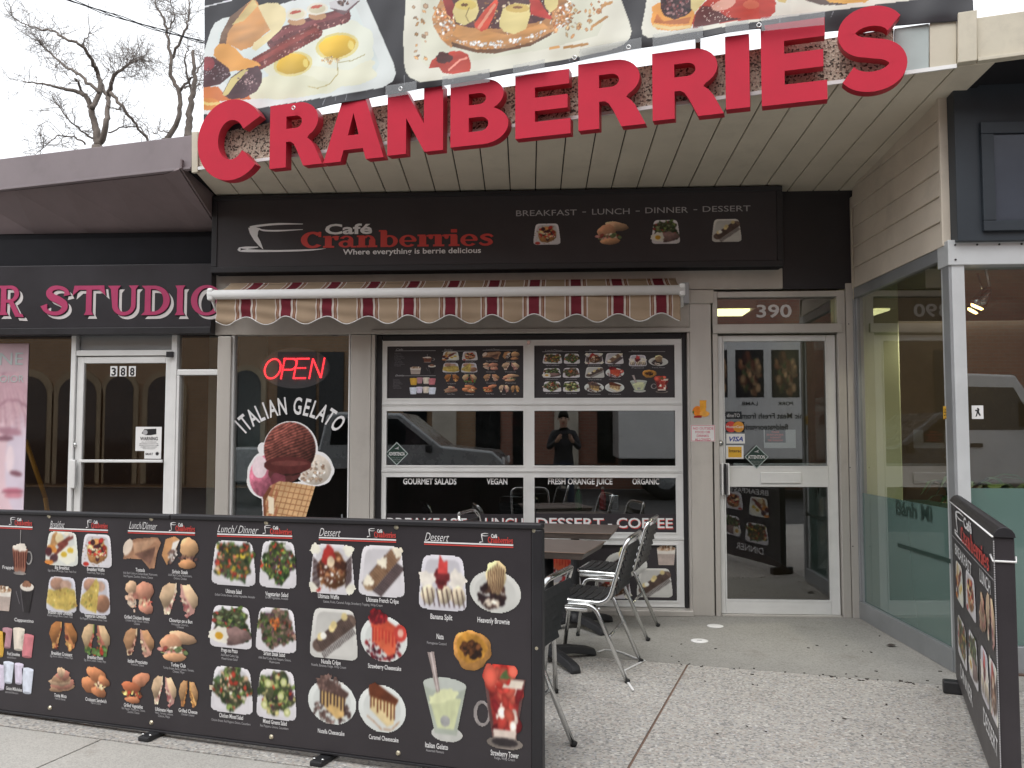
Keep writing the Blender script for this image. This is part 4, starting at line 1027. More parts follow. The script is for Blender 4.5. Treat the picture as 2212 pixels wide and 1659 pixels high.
c.bits(ze(590, 830, 110, 100), 60, 1.8, [(140, 110, 116), (70, 46, 54), (170, 140, 140)], 1.6)
c.fill(c.line(z([(80, 90), (440, 0)]), 1.2), (214, 216, 220), 0.1, 10)
# --- second plate: waffle with banana and strawberry
k2 = 0.26042
z = lambda pts: [(847.1 + a * k2, b * k2) for a, b in pts]
def ze(cx, cy, rx, ry, rot=0, wob=0, k=5): return c.ell(847.1 + cx * k2, cy * k2, rx * k2, ry * k2, rot, wob, k)
c.fill(c.poly(z([(130, -300), (110, 60), (92, 300), (98, 520), (115, 600), (150, 645), (230, 680), (500, 650), (1400, 500), (1800, 420), (1920, 370), (1970, 320), (1986, 260), (1960, 160), (1900, 0), (1800, -300)])), (226, 224, 208), 0.05, 9)
c.fill(c.poly(z([(250, -300), (230, 200), (240, 500), (300, 560), (1200, 420), (1700, 300), (1750, 200), (1640, -300)])), (220, 220, 200), 0.04, 9)
c.bits(c.poly(z([(1400, 60), (1800, 0), (1700, 240), (1400, 330)])), 44, 4.6, [(190, 140, 92), (176, 120, 76), (214, 180, 130)], 2.6); c.bits(c.poly(z([(170, 40), (280, 40), (290, 520), (200, 520)])), 22, 4.2, [(196, 150, 100), (180, 150, 120)], 2.4)
for pts in ([(1430, 395), (1620, 365)], [(1660, 220), (1780, 140)], [(1740, 50), (1820, 20)], [(1310, 400), (1380, 390)]): c.fill(c.line(z(pts), 3.0), (206, 152, 92), 0.2, 20)
m = c.poly(z([(330, 150), (370, 60), (430, -60), (900, -120), (1420, -40), (1500, 60), (1440, 190), (1330, 270), (1150, 370), (860, 440), (700, 430), (500, 380), (490, 400), (410, 330), (345, 220)])); c.fill(m, (194, 136, 82), 0.22, 34, hue=0.25)
c.fill(c.poly(z([(430, -60), (900, -120), (1340, -40), (1320, 130), (1180, 190), (900, 240), (640, 230), (500, 190), (440, 80)])), (86, 52, 52), 0.4, 40)
c.bits(m, 260, 2.6, [(234, 222, 206), (226, 200, 166), (208, 160, 110), (164, 106, 62)], 2.2); c.bits(c.poly(z([(340, 60), (480, 60), (520, 220), (420, 280)])), 90, 3.2, [(236, 230, 220), (214, 160, 110), (190, 120, 70)], 2); c.bits(c.poly(z([(1330, 100), (1500, 0), (1460, 190), (1340, 280)])), 90, 3.2, [(236, 230, 220), (214, 160, 110), (190, 120, 70)], 2)
c.fill(c.poly(z([(490, 345), (700, 410), (960, 400), (1160, 350), (1330, 260), (1320, 290), (1150, 380), (860, 445), (700, 438), (500, 388)])), (120, 82, 56), 0.3, 40)
c.fill(c.poly(z([(540, 210), (760, 250), (960, 290), (1250, 190), (1310, 240), (1120, 330), (860, 380), (640, 360), (500, 290)])), (206, 146, 84), 0.16, 34); c.bits(c.poly(z([(500, 330), (640, 370), (860, 385), (1120, 330), (1300, 240), (1100, 310), (800, 350)])), 70, 2.8, [(236, 230, 222)], 2)
c.fill(c.poly(z([(420, 0), (470, -60), (520, 60), (500, 160), (450, 110)])), (158, 52, 46), 0.25, 24)
c.fill(c.poly(z([(680, 200), (760, 90), (860, -10), (880, 20), (850, 120), (790, 240), (740, 262), (690, 230)])), (214, 74, 52), 0.18, 22); c.fill(c.line(z([(720, 230), (850, 40)]), 3), (234, 150, 120), 0.1, 20)
c.fill(c.poly(z([(1140, -40), (1210, -20), (1260, 70), (1330, 150), (1300, 160), (1150, 120)])), (198, 60, 52), 0.22, 24); c.fill(c.poly(z([(1140, 120), (1280, 160), (1180, 190)])), (80, 46, 50), 0.3, 20)
for pts in ([(500, 90), (540, 10), (620, -20), (700, 0), (720, 90), (690, 160), (600, 212), (530, 180)], [(890, 170), (920, 70), (1020, 25), (1140, 40), (1145, 130), (1110, 240), (1010, 285), (930, 262), (888, 220)], [(1260, 0), (1300, -40), (1380, 0), (1370, 60), (1310, 105), (1270, 60)]):
    m = c.poly(z(pts)); c.fill(m, (226, 208, 138), 0.08, 20); 
c.fill(ze(610, 40, 90, 42), (214, 190, 100), 0.12, 20); c.fill(ze(600, 40, 30, 14), (120, 84, 50), 0.3, 20); c.fill(ze(1040, 68, 100, 36), (212, 180, 96), 0.12, 20); c.fill(ze(1040, 60, 40, 12), (140, 90, 50), 0.3, 20)
c.fill(c.line(z([(640, 60), (610, 130), (640, 190)]), 1.0), (150, 130, 80), 0.1, 20)
c.fill(c.poly(z([(300, 570), (330, 500), (420, 440), (560, 418), (630, 450), (652, 520), (648, 590), (500, 616), (420, 605), (390, 560)])), (206, 66, 48), 0.2, 24); c.fill(ze(430, 480, 68, 48, 0, 0.1), (92, 46, 44), 0.3, 26); c.fill(c.line(z([(470, 580), (560, 500), (620, 480)]), 2), (236, 150, 130), 0.1, 20)
# --- third plate: blackberry, orange slice, apple
k3 = 0.2451
z = lambda pts: [(1355.4 + a * k3, b * k3) for a, b in pts]
def ze(cx, cy, rx, ry, rot=0, wob=0, k=5): return c.ell(1355.4 + cx * k3, cy * k3, rx * k3, ry * k3, rot, wob, k)
c.fill(c.poly(z([(190, -200), (160, 60), (125, 240), (130, 300), (180, 332), (260, 330), (700, 260), (1400, 150), (2200, 40), (3000, -60), (3000, -300)])), (228, 226, 212), 0.05, 9)
c.fill(c.poly(z([(205, 190), (220, 110), (215, 60), (280, 20), (600, 40), (590, 160), (560, 250), (400, 272), (270, 262), (225, 230)])), (232, 158, 76), 0.14, 20); c.fill(c.poly(z([(230, 200), (260, 120), (320, 190), (560, 150), (540, 210), (380, 215)])), (206, 120, 66), 0.2, 20); c.fill(c.line(z([(235, 225), (380, 250), (550, 235)]), 3.5), (238, 206, 140), 0.08, 20)
c.fill(ze(430, 40, 145, 125, 0, 0.05), (64, 38, 42), 0.4, 60); c.bits(ze(430, 40, 130, 110), 120, 2.6, [(120, 60, 60), (40, 24, 30), (150, 110, 110), (84, 44, 48)], 1.3)
c.fill(c.poly(z([(600, 110), (640, 60), (760, -60), (1250, -60), (1310, 20), (1300, 110), (1240, 160), (900, 190), (580, 250), (570, 200)])), (198, 60, 46), 0.16, 24); c.fill(c.poly(z([(600, 120), (660, 50), (760, 60), (880, 150), (1000, 165), (580, 245)])), (96, 46, 46), 0.25, 24); c.fill(ze(850, 40, 110, 46, -20), (222, 160, 140), 0.12, 20); c.fill(ze(1090, 40, 70, 40), (220, 100, 70), 0.12, 20)
c.fill(c.poly(z([(560, -20), (700, -20), (640, 60), (590, 110), (560, 70)])), (228, 206, 140), 0.1, 16); c.bits(c.poly(z([(640, 80), (760, 20), (980, 160), (700, 200)])), 40, 1.3, [(220, 180, 170)], 1.4)
c.fill(c.poly(z([(1320, 0), (1420, -20), (1390, 25), (1330, 15)])), (214, 190, 120), 0.2, 16); c.fill(c.poly(z([(1560, 0), (1720, -20), (2050, 0), (1900, 45), (1700, 45)])), (104, 86, 80), 0.3, 20); c.fill(c.poly(z([(1720, -20), (2160, -30), (2100, 22), (1900, 30), (1780, 20)])), (220, 164, 76), 0.2, 26)
c.soften(0, 0.92)
banner = thing('vinyl_banner', LP.P((u_l + u_r) / 2, 3.5, 0), 'printed vinyl banner with huge breakfast plates hung above the red letters', 'banner')
me = c.mesh('sheet', P3)
o = put('sheet', me, 'vinyl', banner)
md = o.modifiers.new('thickness', 'SOLIDIFY'); md.thickness = 0.002; md.offset = -1
for xx in (640, 870, 1244, 1360, 1640):              # eyelets
    y = yban(xx) - 6; u, v = LP.uv(xx, y)
    ring = [LP.P(u + 0.012 * math.cos(t), v + 0.012 * math.sin(t), 0.034) for t in np.linspace(0, 2 * math.pi, 12, endpoint=False)]
    put('eyelet', MB().tube(ring, 0.004, 6, True), 'chrome', banner)
for (xa, xb, dy0, dy1) in ((838, 905, -17, 9), (960, 1062, -18, 10), (1112, 1180, -16, 10), (1255, 1388, -22, 8), (1412, 1520, -24, 10), (1568, 1618, -20, 8), (1645, 1780, -22, 8)):   # clear tape over the letter tops
    p = []
    for (x, dy) in ((xa, dy1), (xb, dy1), (xb, dy0), (xa, dy0)): p.append(LP.uv(x, yban(x) + dy))
    put('tape_strip', MB().hexa([LP.P(a, b, 0.036) for a, b in p], [LP.P(a, b, 0.0365) for a, b in p]), 'tape', banner)
# posts that carry the banner, standing on the roof
for xx in (735, 1500):
    u, v = LP.uv(xx, 200 - (xx - 735) * 0.14)
    put('banner_post', MB().tube([LP.P(u, 3.34, -0.22), LP.P(u, vhigh, -0.22), LP.P(u, vhigh + 0.01, -0.10)], 0.016, 8), 'rust', banner)

# ------------------------------------------------------------------ cafe light-box sign
SY = -0.16
PS = PF(SY)
sx0, sx1, sz0, sz1 = FX(458, 500, SY), FX(1691, 490, SY), FZ(1000, 583, SY), FZ(1000, 414, SY)
lb = thing('sign_box', ((sx0 + sx1) / 2, SY, sz0), 'long black cafe sign box with cup logo and red Cranberries lettering', 'sign')
fw_ = 0.045
put('case', MB().box(sx0, sx1, SY + 0.012, 0.02, sz0, sz1), 'black_matt', lb, bevel=0.004)
put('frame', MB().box(sx0, sx1, SY - 0.008, SY + 0.011, sz1 - 0.035, sz1), 'black', lb, bevel=0.004)
put('frame', MB().box(sx0, sx1, SY - 0.008, SY + 0.011, sz0, sz0 + 0.045), 'black', lb, bevel=0.004)
put('frame', MB().box(sx0, sx0 + fw_, SY - 0.008, SY + 0.011, sz0 + 0.046, sz1 - 0.036), 'black', lb, bevel=0.004)
put('frame', MB().box(sx1 - fw_, sx1, SY - 0.008, SY + 0.011, sz0 + 0.046, sz1 - 0.036), 'black', lb, bevel=0.004)
put('face', MB().box(sx0 + fw_ + 0.001, sx1 - fw_ - 0.001, SY, SY + 0.010, sz0 + 0.046, sz1 - 0.036), 'board_face', lb)
wd_ = [('BREAKFAST', 1115, 1246, 466, 454), ('-', 1258, 1266, 462, 450), ('LUNCH', 1279, 1360, 463, 451), ('-', 1373, 1382, 460, 448), ('DINNER', 1394, 1486, 460, 448), ('-', 1498, 1506, 457, 445), ('DESSERT', 1518, 1621, 457, 445)]
for s_, a, b, yb_, yt_ in wd_: text_px('lettering', PS, s_, a, b, yb_, yt_ - 1, 'grey_ink', lb)
for fn, a, b, cc_, dd in ((d_waffle, 1150, 482, 1213, 530), (d_turkey, 1284, 478, 1358, 530), (d_prego, 1405, 474, 1471, 528), (d_nutellacrepe, 1535, 472, 1604, 524)): dish_px(PS, fn, a, b, cc_, dd, lb)

# slab-serif lower case, drawn from strokes; every stroke is its own layer
def ring(cx, cy, rx, ry, t, a0, a1, n=16):
    return arc(cx, cy, rx, ry, a0, a1, n) + arc(cx, cy, rx - t, ry - t * 0.55, a1, a0, n)
def rc(x0, y0, x1, y1): return [(x0, y0), (x1, y0), (x1, y1), (x0, y1)]
SL = {
 'C': (1.25, [ring(0.66, 0.68, 0.66, 0.70, 0.36, 42, 318, 24), rc(0.98, 0.92, 1.14, 1.36)]),
 'r': (0.86, [rc(0.10, 0.1, 0.48, 0.9), rc(0.0, 0, 0.62, 0.16), rc(0.0, 0.87, 0.44, 1.0), ring(0.72, 0.50, 0.42, 0.50, 0.20, 62, 130, 8), arc(0.74, 0.78, 0.13, 0.18, 0, 340, 12)]),
 'a': (1.02, [ring(0.38, 0.30, 0.38, 0.30, 0.24, 20, 340, 18), rc(0.52, 0.08, 0.82, 0.70), rc(0.70, 0.0, 1.0, 0.13), ring(0.44, 0.66, 0.38, 0.34, 0.22, 0, 160, 12)]),
 'n': (1.22, [rc(0.10, 0.1, 0.46, 0.9), rc(0.0, 0, 0.56, 0.16), rc(0.0, 0.87, 0.42, 1.0), ring(0.64, 0.62, 0.36, 0.40, 0.24, 0, 150, 12), rc(0.68, 0.1, 1.03, 0.64), rc(0.60, 0, 1.14, 0.16)]),
 'b': (1.14, [rc(0.10, 0.0, 0.46, 1.34), rc(0.0, 1.30, 0.42, 1.43), ring(0.60, 0.49, 0.46, 0.51, 0.26, -160, 160, 20)]),
 'e': (1.0, [ring(0.48, 0.49, 0.48, 0.51, 0.26, 0, 318, 22), rc(0.2, 0.42, 0.92, 0.54)]),
 'i': (0.64, [rc(0.10, 0.1, 0.48, 0.9), rc(0.0, 0, 0.60, 0.16), rc(0.0, 0.87, 0.44, 1.0), rc(0.12, 1.14, 0.46, 1.42)]),
 's': (0.86, [ribbon([(0.76, 0.74), (0.6, 0.90), (0.36, 0.90), (0.2, 0.74), (0.36, 0.58), (0.58, 0.46), (0.66, 0.26), (0.46, 0.10), (0.22, 0.12), (0.06, 0.28)], [0.16, 0.18, 0.2, 0.24, 0.26, 0.26, 0.24, 0.2, 0.18, 0.16], 5)]),
}
def slab_word(pl, word, u0, u1, v0, xh, material, parent, d=0.002, name='lettering', step=0.00025):
    tot = sum(SL[ch][0] for ch in word); k = (u1 - u0) / tot; x = u0; mb = MB()
    for ch in word:
        w_, strokes = SL[ch]
        for j, lp in enumerate(strokes):
            me = outline_mesh([[(x + a * k, v0 + b * xh) for a, b in lp]])
            co = [pl.P(q.co.x, q.co.y, d + j * step) for q in me.vertices]
            mb.add(co, [tuple(p.vertices) for p in me.polygons]); bpy.data.meshes.remove(me)
        x += w_ * k
    return put(name, flat_mesh(mb.v, mb.f), material, parent)
def cup_logo(pl, u0, u1, v0, v1, material, parent, d=0.002, step=0.0003):
    """the swoosh coffee cup: rim, side and saucer strokes"""
    S = lambda pts: [(u0 + (u1 - u0) * a, v0 + (v1 - v0) * b) for a, b in pts]
    mb = MB()
    shapes = [ribbon(S([(0.73, 0.97), (0.45, 0.985), (0.22, 0.93), (0.12, 0.86)]), [0.0200 * (v1 - v0), 0.0700 * (v1 - v0), 0.0800 * (v1 - v0), 0.1200 * (v1 - v0)]),
              ribbon(S([(0.73, 0.77), (0.45, 0.74), (0.28, 0.76), (0.21, 0.84)]), [0.0200 * (v1 - v0), 0.0600 * (v1 - v0), 0.0600 * (v1 - v0), 0.0400 * (v1 - v0)]),
              S([(0.10, 0.86), (0.16, 0.89), (0.24, 0.84), (0.215, 0.72), (0.21, 0.55), (0.245, 0.35), (0.28, 0.06), (0.24, 0.16), (0.17, 0.40), (0.12, 0.66)]),
              ribbon(S([(0.22, 0.155), (0.08, 0.13), (0.0, 0.08), (0.1, 0.03), (0.4, 0.005), (0.8, 0.02), (1.0, 0.07)]), [0.0300 * (v1 - v0), 0.1000 * (v1 - v0), 0.1300 * (v1 - v0), 0.1100 * (v1 - v0), 0.0700 * (v1 - v0), 0.0600 * (v1 - v0), 0.001])]
    for j, lp in enumerate(shapes):
        me = outline_mesh([lp]); mb.add([pl.P(q.co.x, q.co.y, d + j * step) for q in me.vertices], [tuple(p.vertices) for p in me.polygons]); bpy.data.meshes.remove(me)
    return put('cup_logo', flat_mesh(mb.v, mb.f), material, parent)
def logo(pl, u0, v0, w_, h_, parent, d=0.003, tagline=False, ink='white_ink'):
    """cup, small cafe word and red name in a box of width w_ and height h_"""
    cup_logo(pl, u0, u0 + w_ * 0.345, v0 + h_ * 0.0, v0 + h_ * 0.98, ink, parent, d)
    text_part('lettering', pl, 'Café', u0 + w_ * 0.34, u0 + w_ * 0.525, v0 + h_ * 0.58, h_ * 0.36, ink, parent, d + 0.0012, 0.03)
    slab_word(pl, 'Cranberries', u0 + w_ * 0.245, u0 + w_, v0 + h_ * 0.09, h_ * 0.42, 'red_ink', parent, d + 0.002)
ua, va = PS.uv(517, 541); ub, vb_ = PS.uv(1068, 477)
logo(PS, ua, PS.uv(790, 540)[1], ub - ua, PS.uv(790, 479)[1] - PS.uv(790, 540)[1], lb)
text_px('lettering', PS, 'Where everything is berrie delicious', 741, 1039, 548, 536, 'white_ink', lb, 0.002, 0.018)

# ------------------------------------------------------------------ striped awning, rolled in
AY = -0.36
aw = thing('awning', (FX(960, 650, AY), -0.2, FZ(960, 640, AY)), 'retracted striped awning in tan and maroon with a scalloped valance', 'awning')
ax0, ax1 = FX(452, 632, AY), FX(1477, 632, AY)
zb_, zt_ = FZ(960, 642, AY), FZ(960, 622, AY)
sm = bpy.data.materials.new('stripes'); sm.use_nodes = True; MATS['stripes'] = sm
ntw = sm.node_tree; bs = ntw.nodes['Principled BSDF']; bs.inputs['Roughness'].default_value = 0.85; bs.inputs['Specular IOR Level'].default_value = 0.15
tcn = ntw.nodes.new('ShaderNodeTexCoord'); sx = ntw.nodes.new('ShaderNodeSeparateXYZ'); ntw.links.new(tcn.outputs['Object'], sx.inputs[0])
per = FX(737.3 + 437 * .33337, 680, AY) - FX(737.3 + 170 * .33337, 680, AY); cen = FX(737.3 + 170 * .33337, 680, AY)
m1 = ntw.nodes.new('ShaderNodeMath'); m1.operation = 'SUBTRACT'; m1.inputs[1].default_value = cen - 0.5 * per
m2 = ntw.nodes.new('ShaderNodeMath'); m2.operation = 'DIVIDE'; m2.inputs[1].default_value = per
m3 = ntw.nodes.new('ShaderNodeMath'); m3.operation = 'FRACT'
ntw.links.new(sx.outputs[0], m1.inputs[0]); ntw.links.new(m1.outputs[0], m2.inputs[0]); ntw.links.new(m2.outputs[0], m3.inputs[0])
rpp = ntw.nodes.new('ShaderNodeValToRGB'); rpp.color_ramp.interpolation = 'CONSTANT'
tanc, wh, rustc, mar = (0.42, 0.315, 0.22, 1), (0.66, 0.60, 0.56, 1), (0.25, 0.095, 0.055, 1), (0.19, 0.028, 0.042, 1)
stops = [(0, tanc), (0.225, wh), (0.255, rustc), (0.285, tanc), (0.297, rustc), (0.327, wh), (0.378, mar), (0.622, wh), (0.673, rustc), (0.703, tanc), (0.715, rustc), (0.745, wh), (0.775, tanc)]
els = rpp.color_ramp.elements
for i, (p_, c_) in enumerate(stops):
    e = els[i] if i < 2 else els.new(p_)
    e.position = p_; e.color = c_
ntw.links.new(m3.outputs[0], rpp.inputs['Fac'])
nz = ntw.nodes.new('ShaderNodeTexNoise'); nz.inputs['Scale'].default_value = 3; nz.inputs['Detail'].default_value = 8; ntw.links.new(tcn.outputs['Object'], nz.inputs['Vector'])
rz2 = ntw.nodes.new('ShaderNodeValToRGB'); rz2.color_ramp.elements[0].color = (0.72, 0.70, 0.68, 1); rz2.color_ramp.elements[1].color = (1.1, 1.1, 1.1, 1); ntw.links.new(nz.outputs['Fac'], rz2.inputs['Fac'])
mm_ = ntw.nodes.new('ShaderNodeMixRGB'); mm_.blend_type = 'MULTIPLY'; mm_.inputs['Fac'].default_value = 1; ntw.links.new(rpp.outputs[0], mm_.inputs['Color1']); ntw.links.new(rz2.outputs[0], mm_.inputs['Color2'])
ntw.links.new(mm_.outputs[0], bs.inputs['Base Color'])
# valance: hanging cloth with folds and a wavy hem
fx0, fx1 = FX(467, 660, AY), FX(1470, 660, AY)
nx, nz_ = 420, 12
xs = np.linspace(fx0, fx1, nx)
hem = zb_ - (0.160 + 0.030 * -np.cos((xs - cen) / per * 2 * math.pi)) * 1.03
vs_, fs_ = [], []
rs = np.random.RandomState(3)
for i in range(nz_):
    t = i / (nz_ - 1)
    for j in range(nx):
        x = xs[j]; zz = (zb_ + 0.006) * (1 - t) + hem[j] * t
        y = AY + 0.0 + t * (0.012 * math.sin(x * 7.1) + 0.010 * math.sin(x * 17 + 1) + 0.006 * math.sin(x * 33)) + 0.007 * math.sin(zz * 62 + x * 5 + math.sin(x * 3) * 2)
        vs_.append((x, y, zz))
for i in range(nz_ - 1):
    for j in range(nx - 1): fs_.append((i * nx + j, i * nx + j + 1, (i + 1) * nx + j + 1, (i + 1) * nx + j))
mb = MB(); mb.add(vs_, fs_, 0, True)
o = put('valance', mb, 'stripes', aw); md = o.modifiers.new('thickness', 'SOLIDIFY'); md.thickness = 0.0015
put('hem_binding', MB().tube([vs_[(nz_ - 1) * nx + j] for j in range(0, nx, 2)], 0.0035, 6), 'white', aw)
put('front_bar', MB().tube([(ax0, AY - 0.012, (zb_ + zt_) / 2), (ax1, AY - 0.012, (zb_ + zt_) / 2)], (zt_ - zb_) * 0.52, 14), 'white', aw)
zr = FZ(960, 607, -0.10)
ns = 6; vs_, fs_ = [], []
for i in range(ns + 1):
    t = i / ns; y = AY + 0.005 + (-0.10 - AY) * t; zz = zt_ - 0.004 + (zr - zt_) * t - 0.012 * math.sin(math.pi * t)
    for j in range(60): vs_.append((fx0 + (fx1 - fx0) * j / 59, y, zz))
for i in range(ns):
    for j in range(59): fs_.append((i * 60 + j, i * 60 + j + 1, (i + 1) * 60 + j + 1, (i + 1) * 60 + j))
o = put('canopy_cloth', MB().add(vs_, fs_, 0, True), 'stripes', aw); md = o.modifiers.new('thickness', 'SOLIDIFY'); md.thickness = 0.0015
put('roller', MB().tube([(fx0, -0.08, zr - 0.03), (fx1, -0.08, zr - 0.03)], 0.035, 12), 'stripes', aw)
for xx in (ax0 + 0.02, ax1 - 0.015):
    put('end_cap', MB().box(xx - 0.022, xx + 0.022, AY - 0.045, AY + 0.03, zb_ - 0.012, zt_ + 0.012), 'alum_white', aw, bevel=0.012)
    put('arm', MB().tube([(xx, AY + 0.02, zb_), (xx + 0.01, AY + 0.06, zb_ - 0.07), (xx + 0.02, -0.05, zb_ - 0.04)], 0.014, 8), 'alum_white', aw)
put('wall_bracket', fbox(MB(), 1474, 610, 1489, 655, -0.09, 0.076), 'alum_grey', aw, bevel=0.004)

# ------------------------------------------------------------------ glazed overhead door
OY = 0.06
od = thing('overhead_door', (FX(1148, 1320, OY), OY, 0.05), 'silver sectional overhead door with eight glass panels behind the patio tables', 'overhead door')
cols = [(831, 1134), (1151, 1463)]
rows_ = [(743, 863), (884, 1009), (1028, 1152), (1172, 1298)]
ox0, ox1 = FX(818, 1000, OY), FX(1479, 1000, OY)
oz0, oz1 = 0.05, FZ(1148, 733, OY)
cx_ = [(FX(a, 1000, OY), FX(b, 1000, OY)) for a, b in cols]
rz_ = [(FZ(1148, b, OY), FZ(1148, a, OY)) for a, b in rows_]
for i, (za, zb2) in enumerate(rz_):                        # each section is a frame of rails and stiles
    lo = (rz_[i + 1][1] + rz_[i][0]) / 2 + 0.001 if i < 3 else oz0
    hi = (rz_[i - 1][0] + rz_[i][1]) / 2 - 0.001 if i > 0 else oz1
    sec = put('door_section', MB().box(ox0, ox1, OY, OY + 0.045, lo, za).box(ox0, ox1, OY, OY + 0.045, zb2, hi)
        .box(ox0, cx_[0][0], OY + 0.001, OY + 0.044, za, zb2).box(cx_[0][1], cx_[1][0], OY + 0.001, OY + 0.044, za, zb2).box(cx_[1][1], ox1, OY + 0.001, OY + 0.044, za, zb2), 'alum_door', od)
    put('rail_lip', MB().box(ox0, ox1, OY - 0.006, OY - 0.0005, lo, lo + 0.006).box(ox0, ox1, OY - 0.006, OY - 0.0005, hi - 0.006, hi), 'alum_door', sec)
    for a, b in cx_:
        f = 0.012
        put('bead', MB().box(a, b, OY - 0.004, OY + 0.02, za, za + f).box(a, b, OY - 0.004, OY + 0.02, zb2 - f, zb2).box(a, a + f, OY - 0.004, OY + 0.02, za + f, zb2 - f).box(b - f, b, OY - 0.004, OY + 0.02, za + f, zb2 - f), 'alum_white', sec)
        put('pane', MB().box(a + f, b - f, OY + 0.022, OY + 0.028, za + f, zb2 - f), 'glass', sec)
put('top_hinge', MB().box(FX(1142, 745, OY) - 0.012, FX(1142, 745, OY) + 0.012, OY - 0.008, OY - 0.001, oz1 - 0.04, oz1 - 0.012), 'chrome', od)

# menu posters inside the top row
PO = PF(OY + 0.018)
def poster(name, x0, y0, x1, y1, label, Y=OY + 0.018):
    a, b, c_, d_ = rbox(x0, y0, x1, y1, Y)
    t = thing(name, ((a + b) / 2, Y, c_), label, 'poster')
    put('sheet', MB().box(a, b, Y, Y + 0.003, c_, d_), 'board_face', t)
    return t
p1 = poster('menu_poster', 834, 747, 1131, 860, 'black menu poster with drinks and sandwiches in the top left door panel')
p2 = poster('menu_poster', 1154, 747, 1460, 860, 'black menu poster with salads and desserts in the top right door panel')
q = lambda x, y: (737.3 + x * .33337, 553 + y * .33337)
def dz(par, fn, x0, y0, x1, y1): a = q(x0, y0); b = q(x1, y1); dish_px(PO, fn, a[0], a[1], b[0], b[1], par, 0.002)
def tz(par, s_, x0, x1, yb_, h_, ink='grey_ink', **k): a = q(x0, yb_); b = q(x1, yb_ - h_); text_px('lettering', PO, s_, a[0], b[0], a[1], b[1], ink, par, 0.002, **k)
G = [(d_breakfast, 650, 618, 768, 678), (d_waffle, 778, 618, 888, 678), (d_omelette, 652, 692, 768, 756), (d_omelette2, 772, 692, 886, 756), (d_halves_dark, 664, 765, 766, 818), (d_panini, 780, 765, 880, 820), (d_stack, 660, 835, 758, 886), (d_croissant, 780, 833, 882, 888),
     (d_tostada, 914, 618, 1038, 672), (d_sirloin, 1044, 618, 1156, 676), (d_chicken, 914, 690, 1022, 742), (d_halves_pale, 1036, 688, 1156, 742), (d_halves, 916, 764, 1026, 814), (d_turkey, 1040, 764, 1154, 814), (d_vegbun, 914, 832, 1012, 884), (d_halves_pale, 1018, 834, 1090, 886), (d_cheese, 1096, 838, 1156, 886),
     (d_frappe, 526, 636, 608, 692), (d_mug, 444, 716, 518, 770), (d_capp, 548, 700, 614, 766), (d_cup_orange, 442, 790, 496, 838), (d_cup_rose, 486, 786, 530, 828), (d_cup_cream, 526, 786, 574, 830), (d_cup_pink, 560, 792, 614, 836), (d_cup_blue, 440, 850, 494, 898), (d_cup_lilac, 484, 846, 530, 890), (d_cup_cream, 526, 846, 572, 890), (d_cup_blue, 560, 850, 616, 898)]
for g_ in G: dz(p1, *g_)
G2 = [(d_ultimate, 1300, 632, 1436, 700), (d_vegsalad, 1438, 632, 1550, 700), (d_prego, 1300, 726, 1428, 790), (d_steaksalad, 1430, 724, 1550, 790), (d_chicksalad, 1302, 812, 1430, 882), (d_greens, 1432, 812, 1550, 882), (d_ultwaffle, 1574, 628, 1702, 702), (d_crepe, 1704, 628, 1834, 702), (d_nutellacrepe, 1574, 718, 1710, 792), (d_strawck, 1710, 716, 1834, 790), (d_nutellack, 1572, 810, 1704, 886), (d_caramel, 1706, 810, 1836, 886), (d_split, 1858, 640, 1984, 716), (d_brownie, 1988, 640, 2120, 714), (d_nata, 1948, 736, 2044, 790), (d_gelato, 1870, 770, 1982, 886), (d_tower, 2004, 778, 2124, 888)]
for g_ in G2: dz(p2, *g_)
for (par, s_, x0, x1, yy) in ((p1, 'Cafe', 355, 400, 612), (p1, 'Drinks', 350, 408, 780), (p1, 'Breakfast', 668, 722, 614), (p1, 'Lunch/Dinner', 940, 1026, 612), (p2, 'Lunch/Dinner', 1320, 1434, 618), (p2, 'Dessert', 1606, 1660, 618), (p2, 'Dessert', 1878, 1930, 622)): tz(par, s_, x0, x1, yy, 13, shear=0.35)
for i in range(9): tz(p1, ('Espresso', 'Cappuccino', 'Latte', 'Mocha', 'Hot Chocolate', 'Tea', 'Americano', 'Macchiato', 'Frappé')[i], 346, 346 + 40 + 8 * (i % 4), 634 + i * 10, 6, 'dim_ink')
for i in range(7): tz(p1, ('Orange Juice', 'Soft Drinks', 'Water', 'Smoothies', 'Milkshakes', 'Iced Tea', 'Lemonade')[i], 336, 336 + 40 + 7 * (i % 4), 804 + i * 9, 6, 'dim_ink')
for par, x0, x1, yy in ((p1, 350, 612, 616), (p1, 350, 612, 778), (p1, 652, 874, 618), (p1, 916, 1140, 612), (p2, 1302, 1535, 622), (p2, 1580, 1812, 620), (p2, 1862, 2098, 622)):
    a = q(x0, yy); b = q(x1, yy); u0, v0 = PO.uv(*a); u1, v1 = PO.uv(*b)
    put('rule', flat_mesh([PO.P(u0, v0, .002), PO.P(u1, v0, .002), PO.P(u1, v0 + .003, .002), PO.P(u0, v0 + .003, .002)], [(0, 1, 2, 3)]), 'grey_ink', par)
for i, g_ in enumerate(G[:17] + G2[:14]): tz(p1 if i < 17 else p2, ('Big Breakfast', 'Waffle', 'Omelette', 'Omelette', 'Croissant', 'Panini', 'Tosta Mista', 'Sandwich')[i % 8], g_[1] + 24, g_[3] - 24, g_[4] + 12, 7, 'grey_ink')

